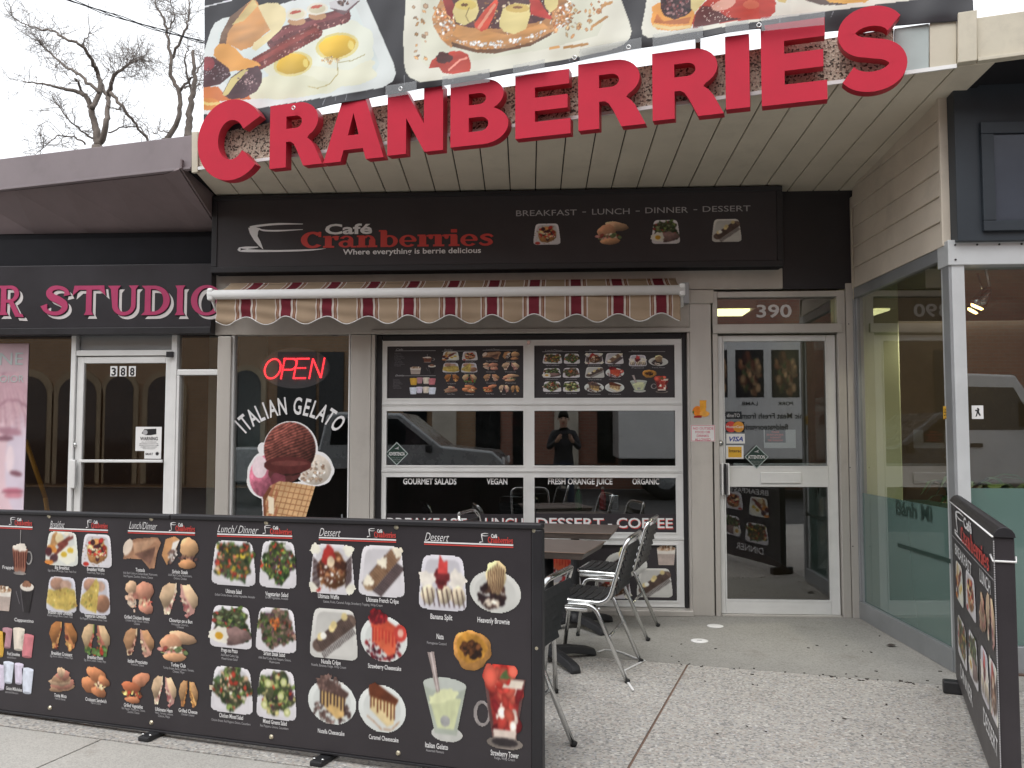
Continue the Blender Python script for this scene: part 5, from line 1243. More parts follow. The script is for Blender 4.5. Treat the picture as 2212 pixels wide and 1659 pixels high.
# glass lettering, third row
PG = PF(OY + 0.02)
dl = thing('glass_lettering', (FX(1150, 1040, OY), OY, FZ(1150, 1047, OY)), 'white words Gourmet Salads, Vegan, Fresh Orange Juice and Organic on the door glass', 'decal')
for s_, a, b in (('GOURMET SALADS', 871, 986), ('VEGAN', 1051, 1096), ('FRESH ORANGE JUICE', 1184, 1323), ('ORGANIC', 1366, 1424)): text_px('lettering', PG, s_, a, b, 1046, 1033, 'white_ink', dl, 0.001, 0.025)
for (x0, x1, w2, tx) in ((833, 1133, 'left', [('BREAKFAST', 836, 1008), ('-', 1018, 1026), ('LUNCH', 1034, 1130)]), (1153, 1462, 'right', [('DESSERT', 1158, 1304), ('-', 1313, 1322), ('COFFEE', 1332, 1453)])):
    t = poster('word_strip', x0, 1110, x1, 1150, 'black strip reading %s low on the %s half of the glass door' % (('breakfast and lunch', 'left') if w2 == 'left' else ('dessert and coffee', 'right')))
    for s_, a, b in tx:
        text_px('lettering', PO, s_, a + 1.5, b + 1.5, 1142, 1119.5, 'red_ink', t, 0.0015, 0.02); text_px('lettering', PO, s_, a, b, 1140, 1118, 'white_ink', t, 0.0028, 0.015)
b1 = poster('food_poster', 834, 1174, 1131, 1296, 'black food poster in the bottom left door panel behind the menu board')
b2 = poster('food_poster', 1154, 1174, 1460, 1296, 'black food poster with cakes and nutella crepe in the bottom right door panel')
for (fn, x0, y0, x1, y1) in ((d_strawck, 1160, 1176, 1250, 1248), (d_brownie, 1306, 1176, 1400, 1246), (d_mug, 1418, 1178, 1460, 1224), (d_nutellacrepe, 1372, 1226, 1456, 1292), (d_ultwaffle, 1285, 1240, 1366, 1294), (d_split, 1180, 1240, 1262, 1294)): dish_px(PO, fn, x0, y0, x1, y1, b2, 0.002)
for (fn, x0, y0, x1, y1) in ((d_ultimate, 850, 1178, 940, 1290), (d_breakfast, 960, 1178, 1050, 1290)): dish_px(PO, fn, x0, y0, x1, y1, b1, 0.002)

# ------------------------------------------------------------------ entrance door
EY = 0.03
en = thing('entrance_door', (FX(1695, 1330, EY), EY, 0.0), 'aluminium and glass cafe door with mail slot under number 390', 'door')
ex0, ex1 = FX(1552, 1000, EY), FX(1813, 1000, EY) - 0.012
ex0 = DX0 + 0.045
def er(name, x0, x1, za, zb2, dep=0.045, m='alum_door', Y=EY, par=en, bevel=0.004): return put(name, MB().box(x0, x1, Y, Y + dep, za, zb2), m, par, bevel=bevel)
gx0, gx1 = FX(1564, 1000, EY), FX(1790, 1000, EY)
zd = zt2 - 0.004
er('stile', ex0, gx0, 0.012, zd); er('stile', gx1, ex1, 0.012, zd)
e_rows = [(737, 1010), (1052, 1299)]
er('rail', gx0 + .0005, gx1 - .0005, FZ(1680, 737, EY), zd); er('rail', gx0 + .0005, gx1 - .0005, FZ(1680, 1052, EY), FZ(1680, 1010, EY)); er('rail', gx0 + .0005, gx1 - .0005, 0.012, FZ(1680, 1299, EY))
for a, b in e_rows:
    za, zb2 = FZ(1680, b, EY), FZ(1680, a, EY)
    put('pane', MB().box(gx0, gx1, EY + 0.02, EY + 0.027, za, zb2), 'glass', en)
    put('bead', MB().box(gx0 + .001, gx1 - .001, EY - 0.003, EY + 0.015, za, za + 0.012).box(gx0 + .001, gx0 + .01, EY - 0.003, EY + 0.015, za + .012, zb2).box(gx1 - .01, gx1 - .001, EY - 0.003, EY + 0.015, za + .012, zb2), 'alum_white', en)
put('mail_slot', fbox(MB(), 1643, 1020, 1731, 1044, EY - 0.012, 0.011), 'alum_white', en, bevel=0.004)
put('push_bar', fbox(MB(), 1585, 1001, 1790, 1009, EY + 0.03, 0.03), 'alum_white', en, bevel=0.004)
hx = FX(1568, 1035, EY - 0.05); hz0, hz1 = FZ(1568, 1070, EY - .05), FZ(1568, 1001, EY - .05)
hd = put('handle', MB().box(hx - 0.035, hx + 0.035, EY - 0.006, EY - 0.001, hz0, hz1), 'alum_white', en, bevel=0.003)
for k_ in (-0.024, 0.0, 0.024): put('grip_bar', MB().box(hx + k_ - 0.006, hx + k_ + 0.006, EY - 0.05, EY - 0.0065, hz0 + 0.003, hz1 - 0.003), 'alum_white' if k_ else 'black', hd, bevel=0.003)
put('lock', MB().lathe([(0.020, 0), (0.020, 0.008), (0.012, 0.012)], (FX(1556, 957, EY), EY - 0.012, FZ(1556, 957, EY)), 16, axis='y'), 'chrome', en)
put('threshold', MB().box(ex0, ex1, -0.02, 0.12, 0.001, 0.011), 'alum', cafe)
for xx, zz in ((1833, 700), (1836, 1010), (1842, 1180)):
    put('screw', MB().lathe([(0.005, 0), (0.004, 0.003)], (FX(xx, zz, -0.02), -0.0235, FZ(xx, zz, -0.02)), 8, axis='y'), 'black', cafe)

# ------------------------------------------------------------------ stickers and notices
def notice(name, x0, y0, x1, y1, Y, m, label, cat='sticker', dep=0.0015):
    a, b, c_, d_ = rbox(x0, y0, x1, y1, Y)
    t = thing(name, ((a + b) / 2, Y, c_), label, cat)
    put('sheet', MB().box(a, b, Y - dep, Y - 0.0003, c_, d_), m, t)
    return t
def ntext(t, Y, s_, x0, x1, yb_, yt_, ink, bold=0.01, d=0.0022, **k): text_px('lettering', PF(Y), s_, x0, x1, yb_, yt_, ink, t, d, bold, **k)
n = notice('paper_notice', 1492, 918, 1545, 954, -0.016, 'white', 'white paper with pink words No outside food or drinks allowed', 'notice')
mat('pink_ink', (0.60, 0.06, 0.14), 0.5)
for i, s_ in enumerate(('NO OUTSIDE', 'FOOD OR', 'DRINKS', 'ALLOWED')): ntext(n, -0.016, s_, (1497, 1502, 1505, 1501)[i], (1541, 1534, 1531, 1535)[i], 928 + i * 8, 922.5 + i * 8, 'pink_ink')
fr_ = [rbox(1493, 919, 1544, 953, -0.016)]
a, b, c_, d_ = fr_[0]
put('border', MB().box(a, b, -0.0185, -0.018, c_, c_ + .003).box(a, b, -0.0185, -0.018, d_ - .003, d_).box(a, a + .003, -0.0185, -0.018, c_ + .003, d_ - .003).box(b - .003, b, -0.0185, -0.018, c_ + .003, d_ - .003), 'pink_ink', n)
cvs = Cv(44, 48, 9)
cvs.fill(cvs.ell(0.32, 0.62, 0.28, 0.27), (226, 130, 40), 0.12, 6); cvs.fill(cvs.ell(0.7, 0.76, 0.28, 0.16), (236, 170, 80), 0.1, 6); cvs.fill(glass_shape(cvs, 0.42, 0.82, 0.06, 0.62, 0.46, 0.78), (240, 168, 60), 0.08, 5)
cvs.fill(cvs.poly([(0.1, 0.86), (0.55, 0.84), (0.55, 0.96), (0.1, 0.98)]), (170, 40, 36), 0.1, 6); cvs.fill(cvs.poly([(0.02, 0.68), (0.12, 0.58), (0.12, 0.78)]), (70, 120, 50), 0.1, 6)
P3j = np.zeros((48, 44, 3)); a, b, c_, d_ = rbox(1494, 862, 1534, 904, -0.019); P3j[..., 0] = a + (b - a) * cvs.X; P3j[..., 1] = -0.019; P3j[..., 2] = d_ - (d_ - c_) * cvs.Y
put('juice_sticker', cvs.mesh('juice_sticker', P3j), 'print', None, label='orange juice sticker on the pillar left of the cafe door', cat='sticker')
GY = EY + 0.018
n = notice('card_sticker', 1568, 911, 1608, 934, GY, 'dark_glass', 'sticker with overlapping red and yellow discs on the cafe door')
for k_, (xx, mm) in enumerate(((1579, 'red_ink'), (1595, 'orange'))):
    u, v = PF(GY).uv(xx, 922); shape_part('disc', PF(GY), [arc(u, v, 0.042, 0.042, 0, 350, 24)], mm, n, 0.002 + 0.0006 * k_)
ntext(n, GY, 'MasterCard', 1569, 1605, 924.5, 919, 'white_ink', 0.01, 0.0035)
n = notice('card_sticker', 1569, 937, 1609, 958, GY, 'white', 'white and blue card sticker reading VISA on the cafe door'); ntext(n, GY, 'VISA', 1575, 1605, 953, 943, 'blue_ink', 0.03, shear=0.3)
n = notice('card_sticker', 1568, 962, 1606, 991, GY, 'white', 'yellow card sticker reading Interac on the cafe door'); a, b, c_, d_ = rbox(1573, 965, 1602, 988, GY); put('yellow_field', MB().box(a, b, GY - 0.0022, GY - 0.0017, c_, d_), 'yellow_ink', n); ntext(n, GY, 'Interac', 1575, 1601, 977, 970, 'black', 0.01, 0.003)
n = notice('card_sticker', 1568, 889, 1602, 905, GY, 'dark_glass', 'small grey sticker at the top of the card stickers'); ntext(n, GY, 'dineTO', 1570, 1598, 901, 893, 'grey_ink', 0.01)
n = notice('hours_label', 1552, 905, 1557, 945, EY - 0.001, 'white', 'narrow white label on the door stile above the lock', 'label')
def diamond(x, y, r, Y, label, word):
    Pq = PF(Y); u, v = Pq.uv(x, y); rr = (Pq.uv(x + r, y)[0] - u)
    t = thing('warning_sticker', Pq.P(u, v - rr), label, 'sticker')
    shape_part('border', Pq, [[(u - rr, v), (u, v - rr), (u + rr, v), (u, v + rr)]], 'pale_panel', t, 0.001)
    k_ = 0.90; shape_part('field', Pq, [[(u - rr * k_, v), (u, v - rr * k_), (u + rr * k_, v), (u, v + rr * k_)]], 'green_sign', t, 0.002)
    text_part('lettering', Pq, word, u - rr * 0.70, u + rr * 0.70, v - 0.014, 0.028, 'white_ink', t, 0.003, 0.015)
    bird = [(u - .02, v + rr * .42), (u + .0, v + rr * .50), (u + .02, v + rr * .62), (u + .012, v + rr * .45), (u + .02, v + rr * .36), (u, v + rr * .40)]
    shape_part('emblem', Pq, [bird], 'grey_ink', t, 0.003)
    for i in range(3): text_part('lettering', Pq, ('security system in use', 'on these premises', 'protected')[i], u - rr * (0.45 - .13 * i), u + rr * (0.45 - .13 * i), v - 0.035 - i * 0.013, 0.007, 'grey_ink', t, 0.003)
    return t
diamond(1634, 987, 26, EY - 0.004, 'dark diamond sticker reading Attention on the cafe door', 'ATTENTION')
diamond(857, 980, 25, OY + 0.018, 'dark diamond sticker reading Advertencia on the overhead door glass', 'ADVERTENCIA')
n = notice('door_notice', 1650, 928, 1719, 968, GY + 0.012, 'white', 'white paper with a black and red printed notice behind the door glass', 'notice')
a, b, c_, d_ = rbox(1652, 928, 1697, 956, GY + 0.012); put('black_field', MB().box(a, b, GY + 0.0095, GY + 0.0102, c_, d_), 'black', n)
for i, s_ in enumerate(('PLEASE', 'DO NOT LEAN BIKES', 'AGAINST', 'THE WINDOW')): ntext(n, GY + 0.012, s_, (1667, 1656, 1663, 1658)[i], (1683, 1692, 1687, 1691)[i], 935 + i * 6, 931 + i * 6, 'red_ink', 0.01, 0.0035)

# ------------------------------------------------------------------ open sign and gelato decal in the narrow window
OSY = 0.055
PN = PF(OSY); us = thing('open_sign', PN.P(*PN.uv(637, 845)), 'oval black sign with glowing red OPEN in the narrow window', 'sign')
u, v = PN.uv(637, 795); ru = PN.uv(711, 795)[0] - u; rv = PN.uv(637, 751)[1] - v
mat('sign_housing', (0.24, 0.20, 0.205), 0.5)
shape_part('housing', PN, [arc(u, v, ru, rv, 0, 354, 48)], 'sign_housing', us, -0.015, 0.014)
strokes = {'O': [[(0.30 + 0.30 * math.cos(t), 0.5 + 0.5 * math.sin(t)) for t in np.linspace(0, 2 * math.pi, 25)]],
           'P': [[(0, 0), (0, 1)], [(0, 1), (0.42, 1)] + arc(0.36, 0.72, 0.2, 0.28, 90, -90, 8) + [(0, 0.44)]],
           'E': [[(0.5, 1), (0, 1), (0, 0), (0.5, 0)], [(0, 0.52), (0.42, 0.52)]], 'N': [[(0, 0), (0, 1), (0.5, 0), (0.5, 1)]]}
mb = MB()
dots = []
for ch, x0 in (('O', 570), ('P', 609), ('E', 636), ('N', 670)):
    wpx = 34 if ch == 'O' else 30
    for st in strokes[ch]:
        pts = []
        for (a, b) in st:
            xx = x0 + a * (wpx / 0.6) + 10 * b * 0.8; yy = 817 - b * 42
            pts.append(np.array(PN.uv(xx - 2, yy - (xx - 637) * 0.01)))
        tot = sum(np.linalg.norm(pts[i + 1] - pts[i]) for i in range(len(pts) - 1)); nd = max(3, int(tot / 0.0145))
        seg = [0] + list(np.cumsum([np.linalg.norm(pts[i + 1] - pts[i]) for i in range(len(pts) - 1)]))
        for s_ in np.linspace(0, tot, nd):
            dots.append((np.interp(s_, seg, [p[0] for p in pts]), np.interp(s_, seg, [p[1] for p in pts])))
ico = [(math.cos(t) * 0.0072, math.sin(t) * 0.0072) for t in np.linspace(0, 2 * math.pi, 8, endpoint=False)]
for (a, b) in dots:
    mb.hexa([PN.P(a + x, b + y, 0.0) for x, y in ico], [PN.P(a + x * .6, b + y * .6, 0.006) for x, y in ico])
put('led_letters', mb, 'led', us)
# gelato cone print
GY2 = 0.031
PGd = PF(GY2)
gx0_, gy0_, gx1_, gy1_ = 530, 908, 724, 1150
n1, n2 = 190, 236
Xg, Yg = np.meshgrid(np.linspace(gx0_, gx1_, n1), np.linspace(gy0_, gy1_, n2))
c = Cv(n1, n2, 21, Xg, Yg)
kz = 450 / 1131 / 1.4756
z = lambda pts: [(700 / 1.4756 + a * kz, 1000 / 1.4756 + b * kz) for a, b in pts]
def E_(cx, cy, rx, ry, rot=0, wob=0, k=5): return c.ell(700 / 1.4756 + cx * kz, 1000 / 1.4756 + cy * kz, rx * kz, ry * kz, rot, wob, k)
sil = E_(565, 1090, 222, 232) | E_(350, 1300, 135, 185, 0, 0.03) | E_(765, 1245, 152, 145, 0, 0.03) | c.poly(z([(330, 1380), (780, 1330), (690, 1660), (640, 1850), (400, 1850), (350, 1620)])) | E_(340, 1080, 40, 50)
c.fill(sil, (236, 234, 234), 0.02, 6)
def tone(cx, cy, rx, ry, k=0.5): return c.ball(700 / 1.4756 + cx * kz, 1000 / 1.4756 + cy * kz, rx * kz, ry * kz, k)
rough = lambda f, a: 1 + a * (c.noise(f) - 0.5) + a * 0.7 * (c.noise(f * 2) - 0.5)
c.fill(E_(355, 1305, 115, 165), (212, 116, 140), 0.22, 30, tone=tone(330, 1300, 115, 165, 0.4) * rough(26, 0.3)); c.fill(E_(320, 1230, 60, 90), (236, 214, 220), 0.1, 20)
c.fill(E_(760, 1250, 132, 122), (226, 214, 200), 0.12, 24, tone=tone(760, 1230, 132, 122, 0.22)); c.bits(E_(740, 1270, 110, 90), 70, 3.0, [(150, 120, 100), (190, 164, 140), (240, 234, 226)], 2.6)
c.fill(E_(520, 1280, 130, 80), (96, 52, 50), 0.2, 20); c.fill(E_(470, 1330, 60, 60), (120, 60, 70), 0.2, 20)
st = rough(40, 0.5) * (1 + 0.28 * np.sin((Xg * 0.45 + Yg * 1.05 + 6 * c.noise(10)) * 0.9))
c.fill(E_(560, 1085, 208, 216), (118, 66, 58), 0.18, 40, tone=tone(545, 1040, 208, 216, 0.5) * st); c.fill(E_(545, 1215, 190, 70), (92, 44, 42), 0.15, 20); c.fill(E_(560, 1200, 150, 22), (116, 62, 58), 0.15, 20)
cone = c.poly(z([(350, 1470), (410, 1380), (480, 1345), (560, 1350), (770, 1385), (700, 1620), (640, 1860), (420, 1860), (380, 1620)]))
c.fill(cone, (214, 172, 124), 0.10, 14, tone=tone(620, 1500, 300, 400, -0.12))
lx = Xg * 1.0 + Yg * 0.30; ly = Yg - Xg * 0.16
gridm = cone & (((lx / 11.5) % 1 < 0.16) | ((ly / 12.5) % 1 < 0.16)); c.fill(gridm, (162, 108, 70), 0.12, 14)
cell = cone & (((lx / 11.5) % 1 > 0.55)) & (Xg < 600) & ~gridm; c.fill(cell, (176, 112, 82), 0.15, 14)
c.fill(c.poly(z([(350, 1470), (400, 1390), (420, 1400), (370, 1500), (380, 1640), (360, 1640)])), (120, 70, 48), 0.15, 10); c.fill(c.poly(z([(390, 1460), (440, 1480), (440, 1610), (400, 1600)])), (234, 218, 190), 0.06, 10)
Pg = np.zeros((n2, n1, 3))
a, b, c_, d_ = rbox(gx0_, gy0_, gx1_, gy1_, GY2); Pg[..., 0] = a + (b - a) * (Xg - gx0_) / (gx1_ - gx0_); Pg[..., 1] = GY2; Pg[..., 2] = d_ - (d_ - c_) * (Yg - gy0_) / (gy1_ - gy0_)
gd = thing('gelato_decal', ((a + b) / 2, GY2, c_), 'ice cream cone picture with arched words Italian Gelato on the narrow window', 'decal')
c.soften(1, 0.92)
put('cone_picture', c.mesh('cone_picture', Pg), 'print', gd)
# arched lettering
u0c, v0c = PGd.uv(627, 1036); rad = PGd.uv(627, 894)[1] - v0c
for ch, an in zip('ITALIANGELATO', (-44.5, -39.5, -32.4, -25.6, -20.9, -15.2, -7.2, 5.0, 12.6, 18.8, 25.6, 32.4, 40.4)):
    co, fs = text_raw(ch, 0.02); x = (co[:, 0] - (co[:, 0].max() + co[:, 0].min()) / 2) * 0.100; y = co[:, 1] / CAPH * 0.140
    th = R(an); rr = rad + y
    vs_ = [PGd.P(u0c + math.sin(th) * r_ + math.cos(th) * xx, v0c + math.cos(th) * r_ - math.sin(th) * xx, 0.001) for xx, r_ in zip(x, rr)]
    put('lettering', flat_mesh(vs_, fs), 'white_ink', gd)
# ------------------------------------------------------------------ hair studio next door (left)
st = thing('studio_building', (-4.2, 0.2, 0), 'purple-canopied hair studio shop front left of the cafe', 'building')
SL0 = -9.0
XE = XL - 0.002
def sp(name, x0, x1, za, zb2, Y, dep, m, par=st, bevel=0.004): return put(name, MB().box(x0, x1, Y, Y + dep, za, zb2), m, par, bevel=bevel)
zsb = FZ(230, 723)
sx = lambda x, y=950: FX(x, y)
sp('post', sx(148), sx(158), 0, zsb, 0.0, 0.1, 'alum_white'); sp('post', sx(366), sx(378), 0, zsb, 0.0, 0.1, 'alum_white')
sp('head_bar', sx(158) + .001, sx(366) - .001, FZ(260, 768), FZ(260, 756), 0.005, 0.09, 'alum_white')
sp('bar', sx(378) + .001, sx(467), FZ(420, 810), FZ(420, 798), 0.005, 0.09, 'alum_white'); sp('bar', sx(378) + .001, sx(384), 0.3, FZ(420, 811), 0.005, 0.09, 'alum_white')
sp('bar', -6.0, sx(148) - .001, 0.0, 0.45, 0.0, 0.1, 'alum'); sp('bar', sx(378) + .001, XE, 0.0, 0.3, 0.001, 0.1, 'alum')
sp('blind_panel', sx(160), sx(365), FZ(260, 755), zsb, 0.05, 0.03, 'alum_grey')
w1 = sp('pane', -6.0, sx(148) - .001, 0.45, zsb, 0.045, 0.008, 'glass_brown', bevel=0)
sp('pane', sx(384) + .001, XE, 0.301, FZ(420, 811), 0.045, 0.008, 'glass_brown', bevel=0); sp('pane', sx(378) + .001, XE, FZ(420, 797), zsb, 0.045, 0.008, 'glass_brown', bevel=0)
sp('upper_wall', SL0, XE, zsb + 0.001, 3.40, 0.03, 0.1, 'black_matt', bevel=0)
sp('inner_floor', SL0, XE, -0.05, 0.001, 0.12, 5.0, 'room_floor', bevel=0); sp('inner_wall', SL0, XE, 0, 3.0, 4.125, 0.1, 'room_brown', bevel=0); sp('inner_ceiling', SL0, XE, 2.7, 2.8, 0.12, 4.0, 'room_tan', bevel=0)
sp('inner_wall', SL0, SL0 + .1, 0, 2.7, 0.14, 3.8, 'room_brown', bevel=0)
sp('inner_partition', sx(392), sx(392) + 0.5, 0, 2.3, 0.5, 0.05, 'pale_panel', bevel=0); sp('inner_partition', sx(425), XE - 0.02, 0, 1.95, 0.44, 0.05, 'room_brown', bevel=0)
sp('inner_frame', sx(424), sx(424) + 0.03, 0.3, 1.9, 0.42, 0.02, 'alum_white', bevel=0)
# purple fascia and dark soffit
FPl = PL(FP.o, SU)
def fz(x, y): return FPl.uv(x, y)
uL = -4.6; uR = fz(415, 330)[0]
vb0, vt0 = fz(0, 412)[1], fz(0, 342)[1]; vb1, vt1 = fz(415, 366)[1], fz(415, 292)[1]
bl = lambda u: np.interp(u, [fz(0, 380)[0], uR], [vb0, vb1]); tl_ = lambda u: np.interp(u, [fz(0, 380)[0], uR], [vt0, vt1])
q4 = [(uL, bl(uL)), (uR, bl(uR)), (uR, tl_(uR)), (uL, tl_(uL))]
put('fascia', MB().hexa([FPl.P(a, b, -0.03) for a, b in q4], [FPl.P(a, b, 0.004) for a, b in q4]), 'purple', st, bevel=0.006)
put('fascia_lip', MB().hexa([FPl.P(a, b, 0.005) for a, b in [(uL, bl(uL)), (uR, bl(uR)), (uR, bl(uR) + .018), (uL, bl(uL) + .018)]], [FPl.P(a, b, 0.018) for a, b in [(uL, bl(uL)), (uR, bl(uR)), (uR, bl(uR) + .018), (uL, bl(uL) + .018)]]), 'purple', st, bevel=0.003)
zw = FZ(200, 500)
A_, B_ = FPl.P(uL, bl(uL) + 0.004, -0.031), FPl.P(uR, bl(uR) + 0.004, -0.031)
mb = MB(); N_ = 10; ln = []
for i in range(N_ + 1):
    t_ = i / N_ * 1.045; F_ = A_ + (B_ - A_) * t_; F_[0] = min(F_[0], XE); ln.append((F_, np.array([F_[0], 0.03, zw])))
for (a, b), (c_, d_) in zip(ln[:-1], ln[1:]): mb.add([a, c_, d_, b], [(0, 1, 2, 3)])
pe = [ln[-1][0] + [0.004, 0, 0], ln[-1][1] + [0.004, 0, 0], np.array([XE + .004, 0.03, 3.35]), np.array([XE + .004, float(ln[-1][0][1]), 3.38])]
put('end_board', MB().hexa(pe, [p + np.array([0.012, 0, 0]) for p in pe]), 'purple_soffit', st)
o = put('soffit', mb, 'purple_soffit', st); md = o.modifiers.new('thickness', 'SOLIDIFY'); md.thickness = 0.02; md.offset = 0
put('roof', MB().hexa([np.array([p[0], p[1], 3.42]) for p in (A_, B_, (B_[0], 5, 0), (A_[0], 5, 0))], [np.array([p[0], p[1], 3.47]) for p in (A_, B_, (B_[0], 5, 0), (A_[0], 5, 0))]), 'black_matt', st)
put('end_trim', MB().box(XL + 0.0, XL + 0.02, -0.10, -0.07, 3.02, 3.17), 'soffit', st)

# studio sign
TY = -0.10
PSt = PF(TY)
ss = thing('studio_sign', (FX(230, 720, TY), TY, FZ(230, 722, TY)), 'black sign with pink serif letters ending in R STUDIO', 'sign')
put('board', MB().box(-6.2, XE, TY, 0.025, FZ(230, 722, TY), FZ(230, 572, TY)), 'black_panel', ss, bevel=0.004)
put('top_board', MB().box(-6.2, XE, TY + 0.04, 0.025, FZ(230, 571, TY), FZ(230, 512, TY)), 'black_matt', ss)
put('lower_trim', MB().box(-6.2, XE, TY - 0.01, -0.001 + TY, FZ(230, 722, TY), FZ(230, 708, TY)), 'black', ss, bevel=0.003)
def wedge(x, w_, y0, up=1): return None
SG = {
 'T': [[(0.36, 0), (0.64, 0), (0.585, 0.12), (0.585, 0.86), (0.80, 0.86), (1.0, 0.66), (0.95, 1.0), (0.05, 1.0), (0.0, 0.66), (0.20, 0.86), (0.415, 0.86), (0.415, 0.12)]],
 'I': [[(0.1, 0), (0.9, 0), (0.74, 0.12), (0.74, 0.88), (0.9, 1), (0.1, 1), (0.26, 0.88), (0.26, 0.12)]],
 'D': [[(0.0, 0)] + arc(0.42, 0.5, 0.56, 0.5, -90, 90, 20) + [(0, 1), (0.12, 0.88), (0.12, 0.12)], [(0.32, 0.12), (0.32, 0.88)] + arc(0.42, 0.5, 0.34, 0.38, 90, -90, 16)],
 'U': [[(0.0, 1), (0.42, 1), (0.33, 0.88)] + arc(0.55, 0.34, 0.22, 0.24, 180, 360, 12) + [(0.77, 0.88), (0.68, 1), (1, 1), (0.91, 0.88)] + arc(0.53, 0.34, 0.38, 0.36, 360, 180, 14) + [(0.15, 0.34), (0.10, 0.88)]],
 'O': [arc(0.5, 0.5, 0.5, 0.52, 0, 355, 36), arc(0.5, 0.5, 0.30, 0.42, 0, 355, 30)],
 'R': [[(0, 0), (0.42, 0), (0.33, 0.12), (0.33, 0.42), (0.44, 0.42), (0.72, -0.06), (1.06, -0.08), (1.0, 0.02), (0.86, 0.06), (0.62, 0.45)] + arc(0.50, 0.72, 0.34, 0.28, -62, 90, 14) + [(0, 1), (0.12, 0.88), (0.12, 0.12)], [(0.33, 0.53), (0.33, 0.89)] + arc(0.48, 0.71, 0.18, 0.18, 90, -90, 10)],
 'S': [ribbon([(0.90, 0.66), (0.84, 0.84), (0.60, 0.93), (0.36, 0.90), (0.24, 0.76), (0.34, 0.62), (0.60, 0.50), (0.80, 0.36), (0.80, 0.20), (0.62, 0.07), (0.36, 0.06), (0.14, 0.16), (0.06, 0.34)], [0.24, 0.12, 0.13, 0.16, 0.22, 0.25, 0.25, 0.24, 0.20, 0.14, 0.12, 0.14, 0.26], 5)],
}
for ch, x0, x1 in (('R', -4, 52), ('S', 92, 153), ('T', 157, 230), ('U', 233, 301), ('D', 306, 370), ('I', 376, 404), ('O', 413, 482)):
    u0, v0 = PSt.uv(x0, 681); u1, v1 = PSt.uv(x1, 617)
    loops = [[(u0 + (u1 - u0) * a, v0 + (v1 - v0) * b) for a, b in lp] for lp in SG[ch]]
    lt = shape_part('letter', PSt, loops, 'magenta', ss, 0.008, 0.003)
    sh = [[(a + 0.030, b - 0.030) for a, b in lp] for lp in loops]
    shape_part('letter_shade', PSt, sh, 'shadow_white', lt, 0.0025)
    ko = [[(a + 0.008, b - 0.008) for a, b in lp] for lp in loops]
    shape_part('letter_outline', PSt, ko, 'black_panel', lt, 0.0038)

# studio door
sd_ = thing('studio_door', (sx(262), 0.02, 0), 'white framed glass door numbered 388 with a warning notice', 'door')
dy = 0.02
a0, a1 = sx(159) + .002, sx(365) - .002; zt3 = FZ(260, 770)
g0, g1 = sx(174), sx(352)
def dp(name, x0, x1, za, zb2, dep=0.045, m='alum_white', Y=dy): return put(name, MB().box(x0, x1, Y, Y + dep, za, zb2), m, sd_, bevel=0.004)
dp('stile', a0, g0, 0.01, zt3); dp('stile', g1, a1, 0.01, zt3); dp('rail', g0 + .0005, g1 - .0005, FZ(260, 784), zt3); dp('rail', g0 + .0005, g1 - .0005, 0.01, 0.25)
dp('pane', g0, g1, 0.25, FZ(260, 784), 0.008, 'glass_brown', dy + 0.02)
dp('push_bar', g0, g1, FZ(260, 999), FZ(260, 993), 0.02, 'alum_white', dy - 0.03)
dp('pull_handle', sx(155), sx(168), FZ(160, 1054), FZ(160, 993), 0.028, 'alum_white', dy - 0.05); 
put('lock', MB().lathe([(0.018, 0), (0.018, 0.008), (0.01, 0.012)], (sx(159), dy - 0.013, FZ(159, 961)), 14, axis='y'), 'chrome', sd_)
put('closer_hinge', MB().box(sx(358), sx(372), -0.03, -0.001, FZ(365, 772), FZ(365, 760)), 'black', sd_, bevel=0.003)
for i, ch in enumerate('388'):
    x0 = 238.5 + i * 20; n = notice('number_plate', x0, 791, x0 + 15, 813, dy + 0.018, 'white', 'white plate with a black digit %s, %s of three on the studio door' % (ch, ('first', 'second', 'third')[i]), 'number plate')
    ntext(n, dy + 0.018, ch, x0 + 2.5, x0 + 12.5, 811, 794, 'black', 0.03)
n = notice('camera_warning', 293, 922, 349, 974, dy + 0.018, 'white', 'white notice with a camera drawing and the word Warning on the studio door', 'notice')
ntext(n, dy + 0.018, 'WARNING', 303, 341, 951, 943.5, 'black', 0.03)
for i in range(5): ntext(n, dy + 0.018, ('ALL ACTIVITIES ARE', 'RECORDED TO AID IN THE', 'PROSECUTION OF ANY CRIME', 'COMMITTED AGAINST', 'THIS FACILITY')[i], (306, 302, 301, 304, 308)[i], (338, 342, 343, 340, 336)[i], 956 + i * 3.6, 953.6 + i * 3.6, 'black', 0.005)
Pn = PF(dy + 0.018)
shape_part('camera_drawing', Pn, [px_loop(Pn, [(306, 936), (312, 927), (338, 926), (338, 938), (326, 940), (314, 940)])], 'black', n, 0.0022); u, v = Pn.uv(314, 934); shape_part('lens_drawing', Pn, [arc(u, v, 0.02, 0.02, 0, 350, 16)], 'grey_ink', n, 0.003)
n = notice('maple_notice', 312, 973.5, 348, 991, dy + 0.017, 'white', 'small white card with a maple leaf under the warning notice', 'notice'); ntext(n, dy + 0.017, 'SMART', 314, 331, 983, 978, 'black', 0.02)
u, v = Pn.uv(340, 980); leaf = []
for k_ in range(22): r_ = 0.020 if k_ % 2 == 0 else 0.010; leaf.append((u + r_ * math.sin(k_ * 2 * math.pi / 22), v + r_ * math.cos(k_ * 2 * math.pi / 22)))
shape_part('leaf_mark', Pn, [leaf], 'black', n, 0.0035)
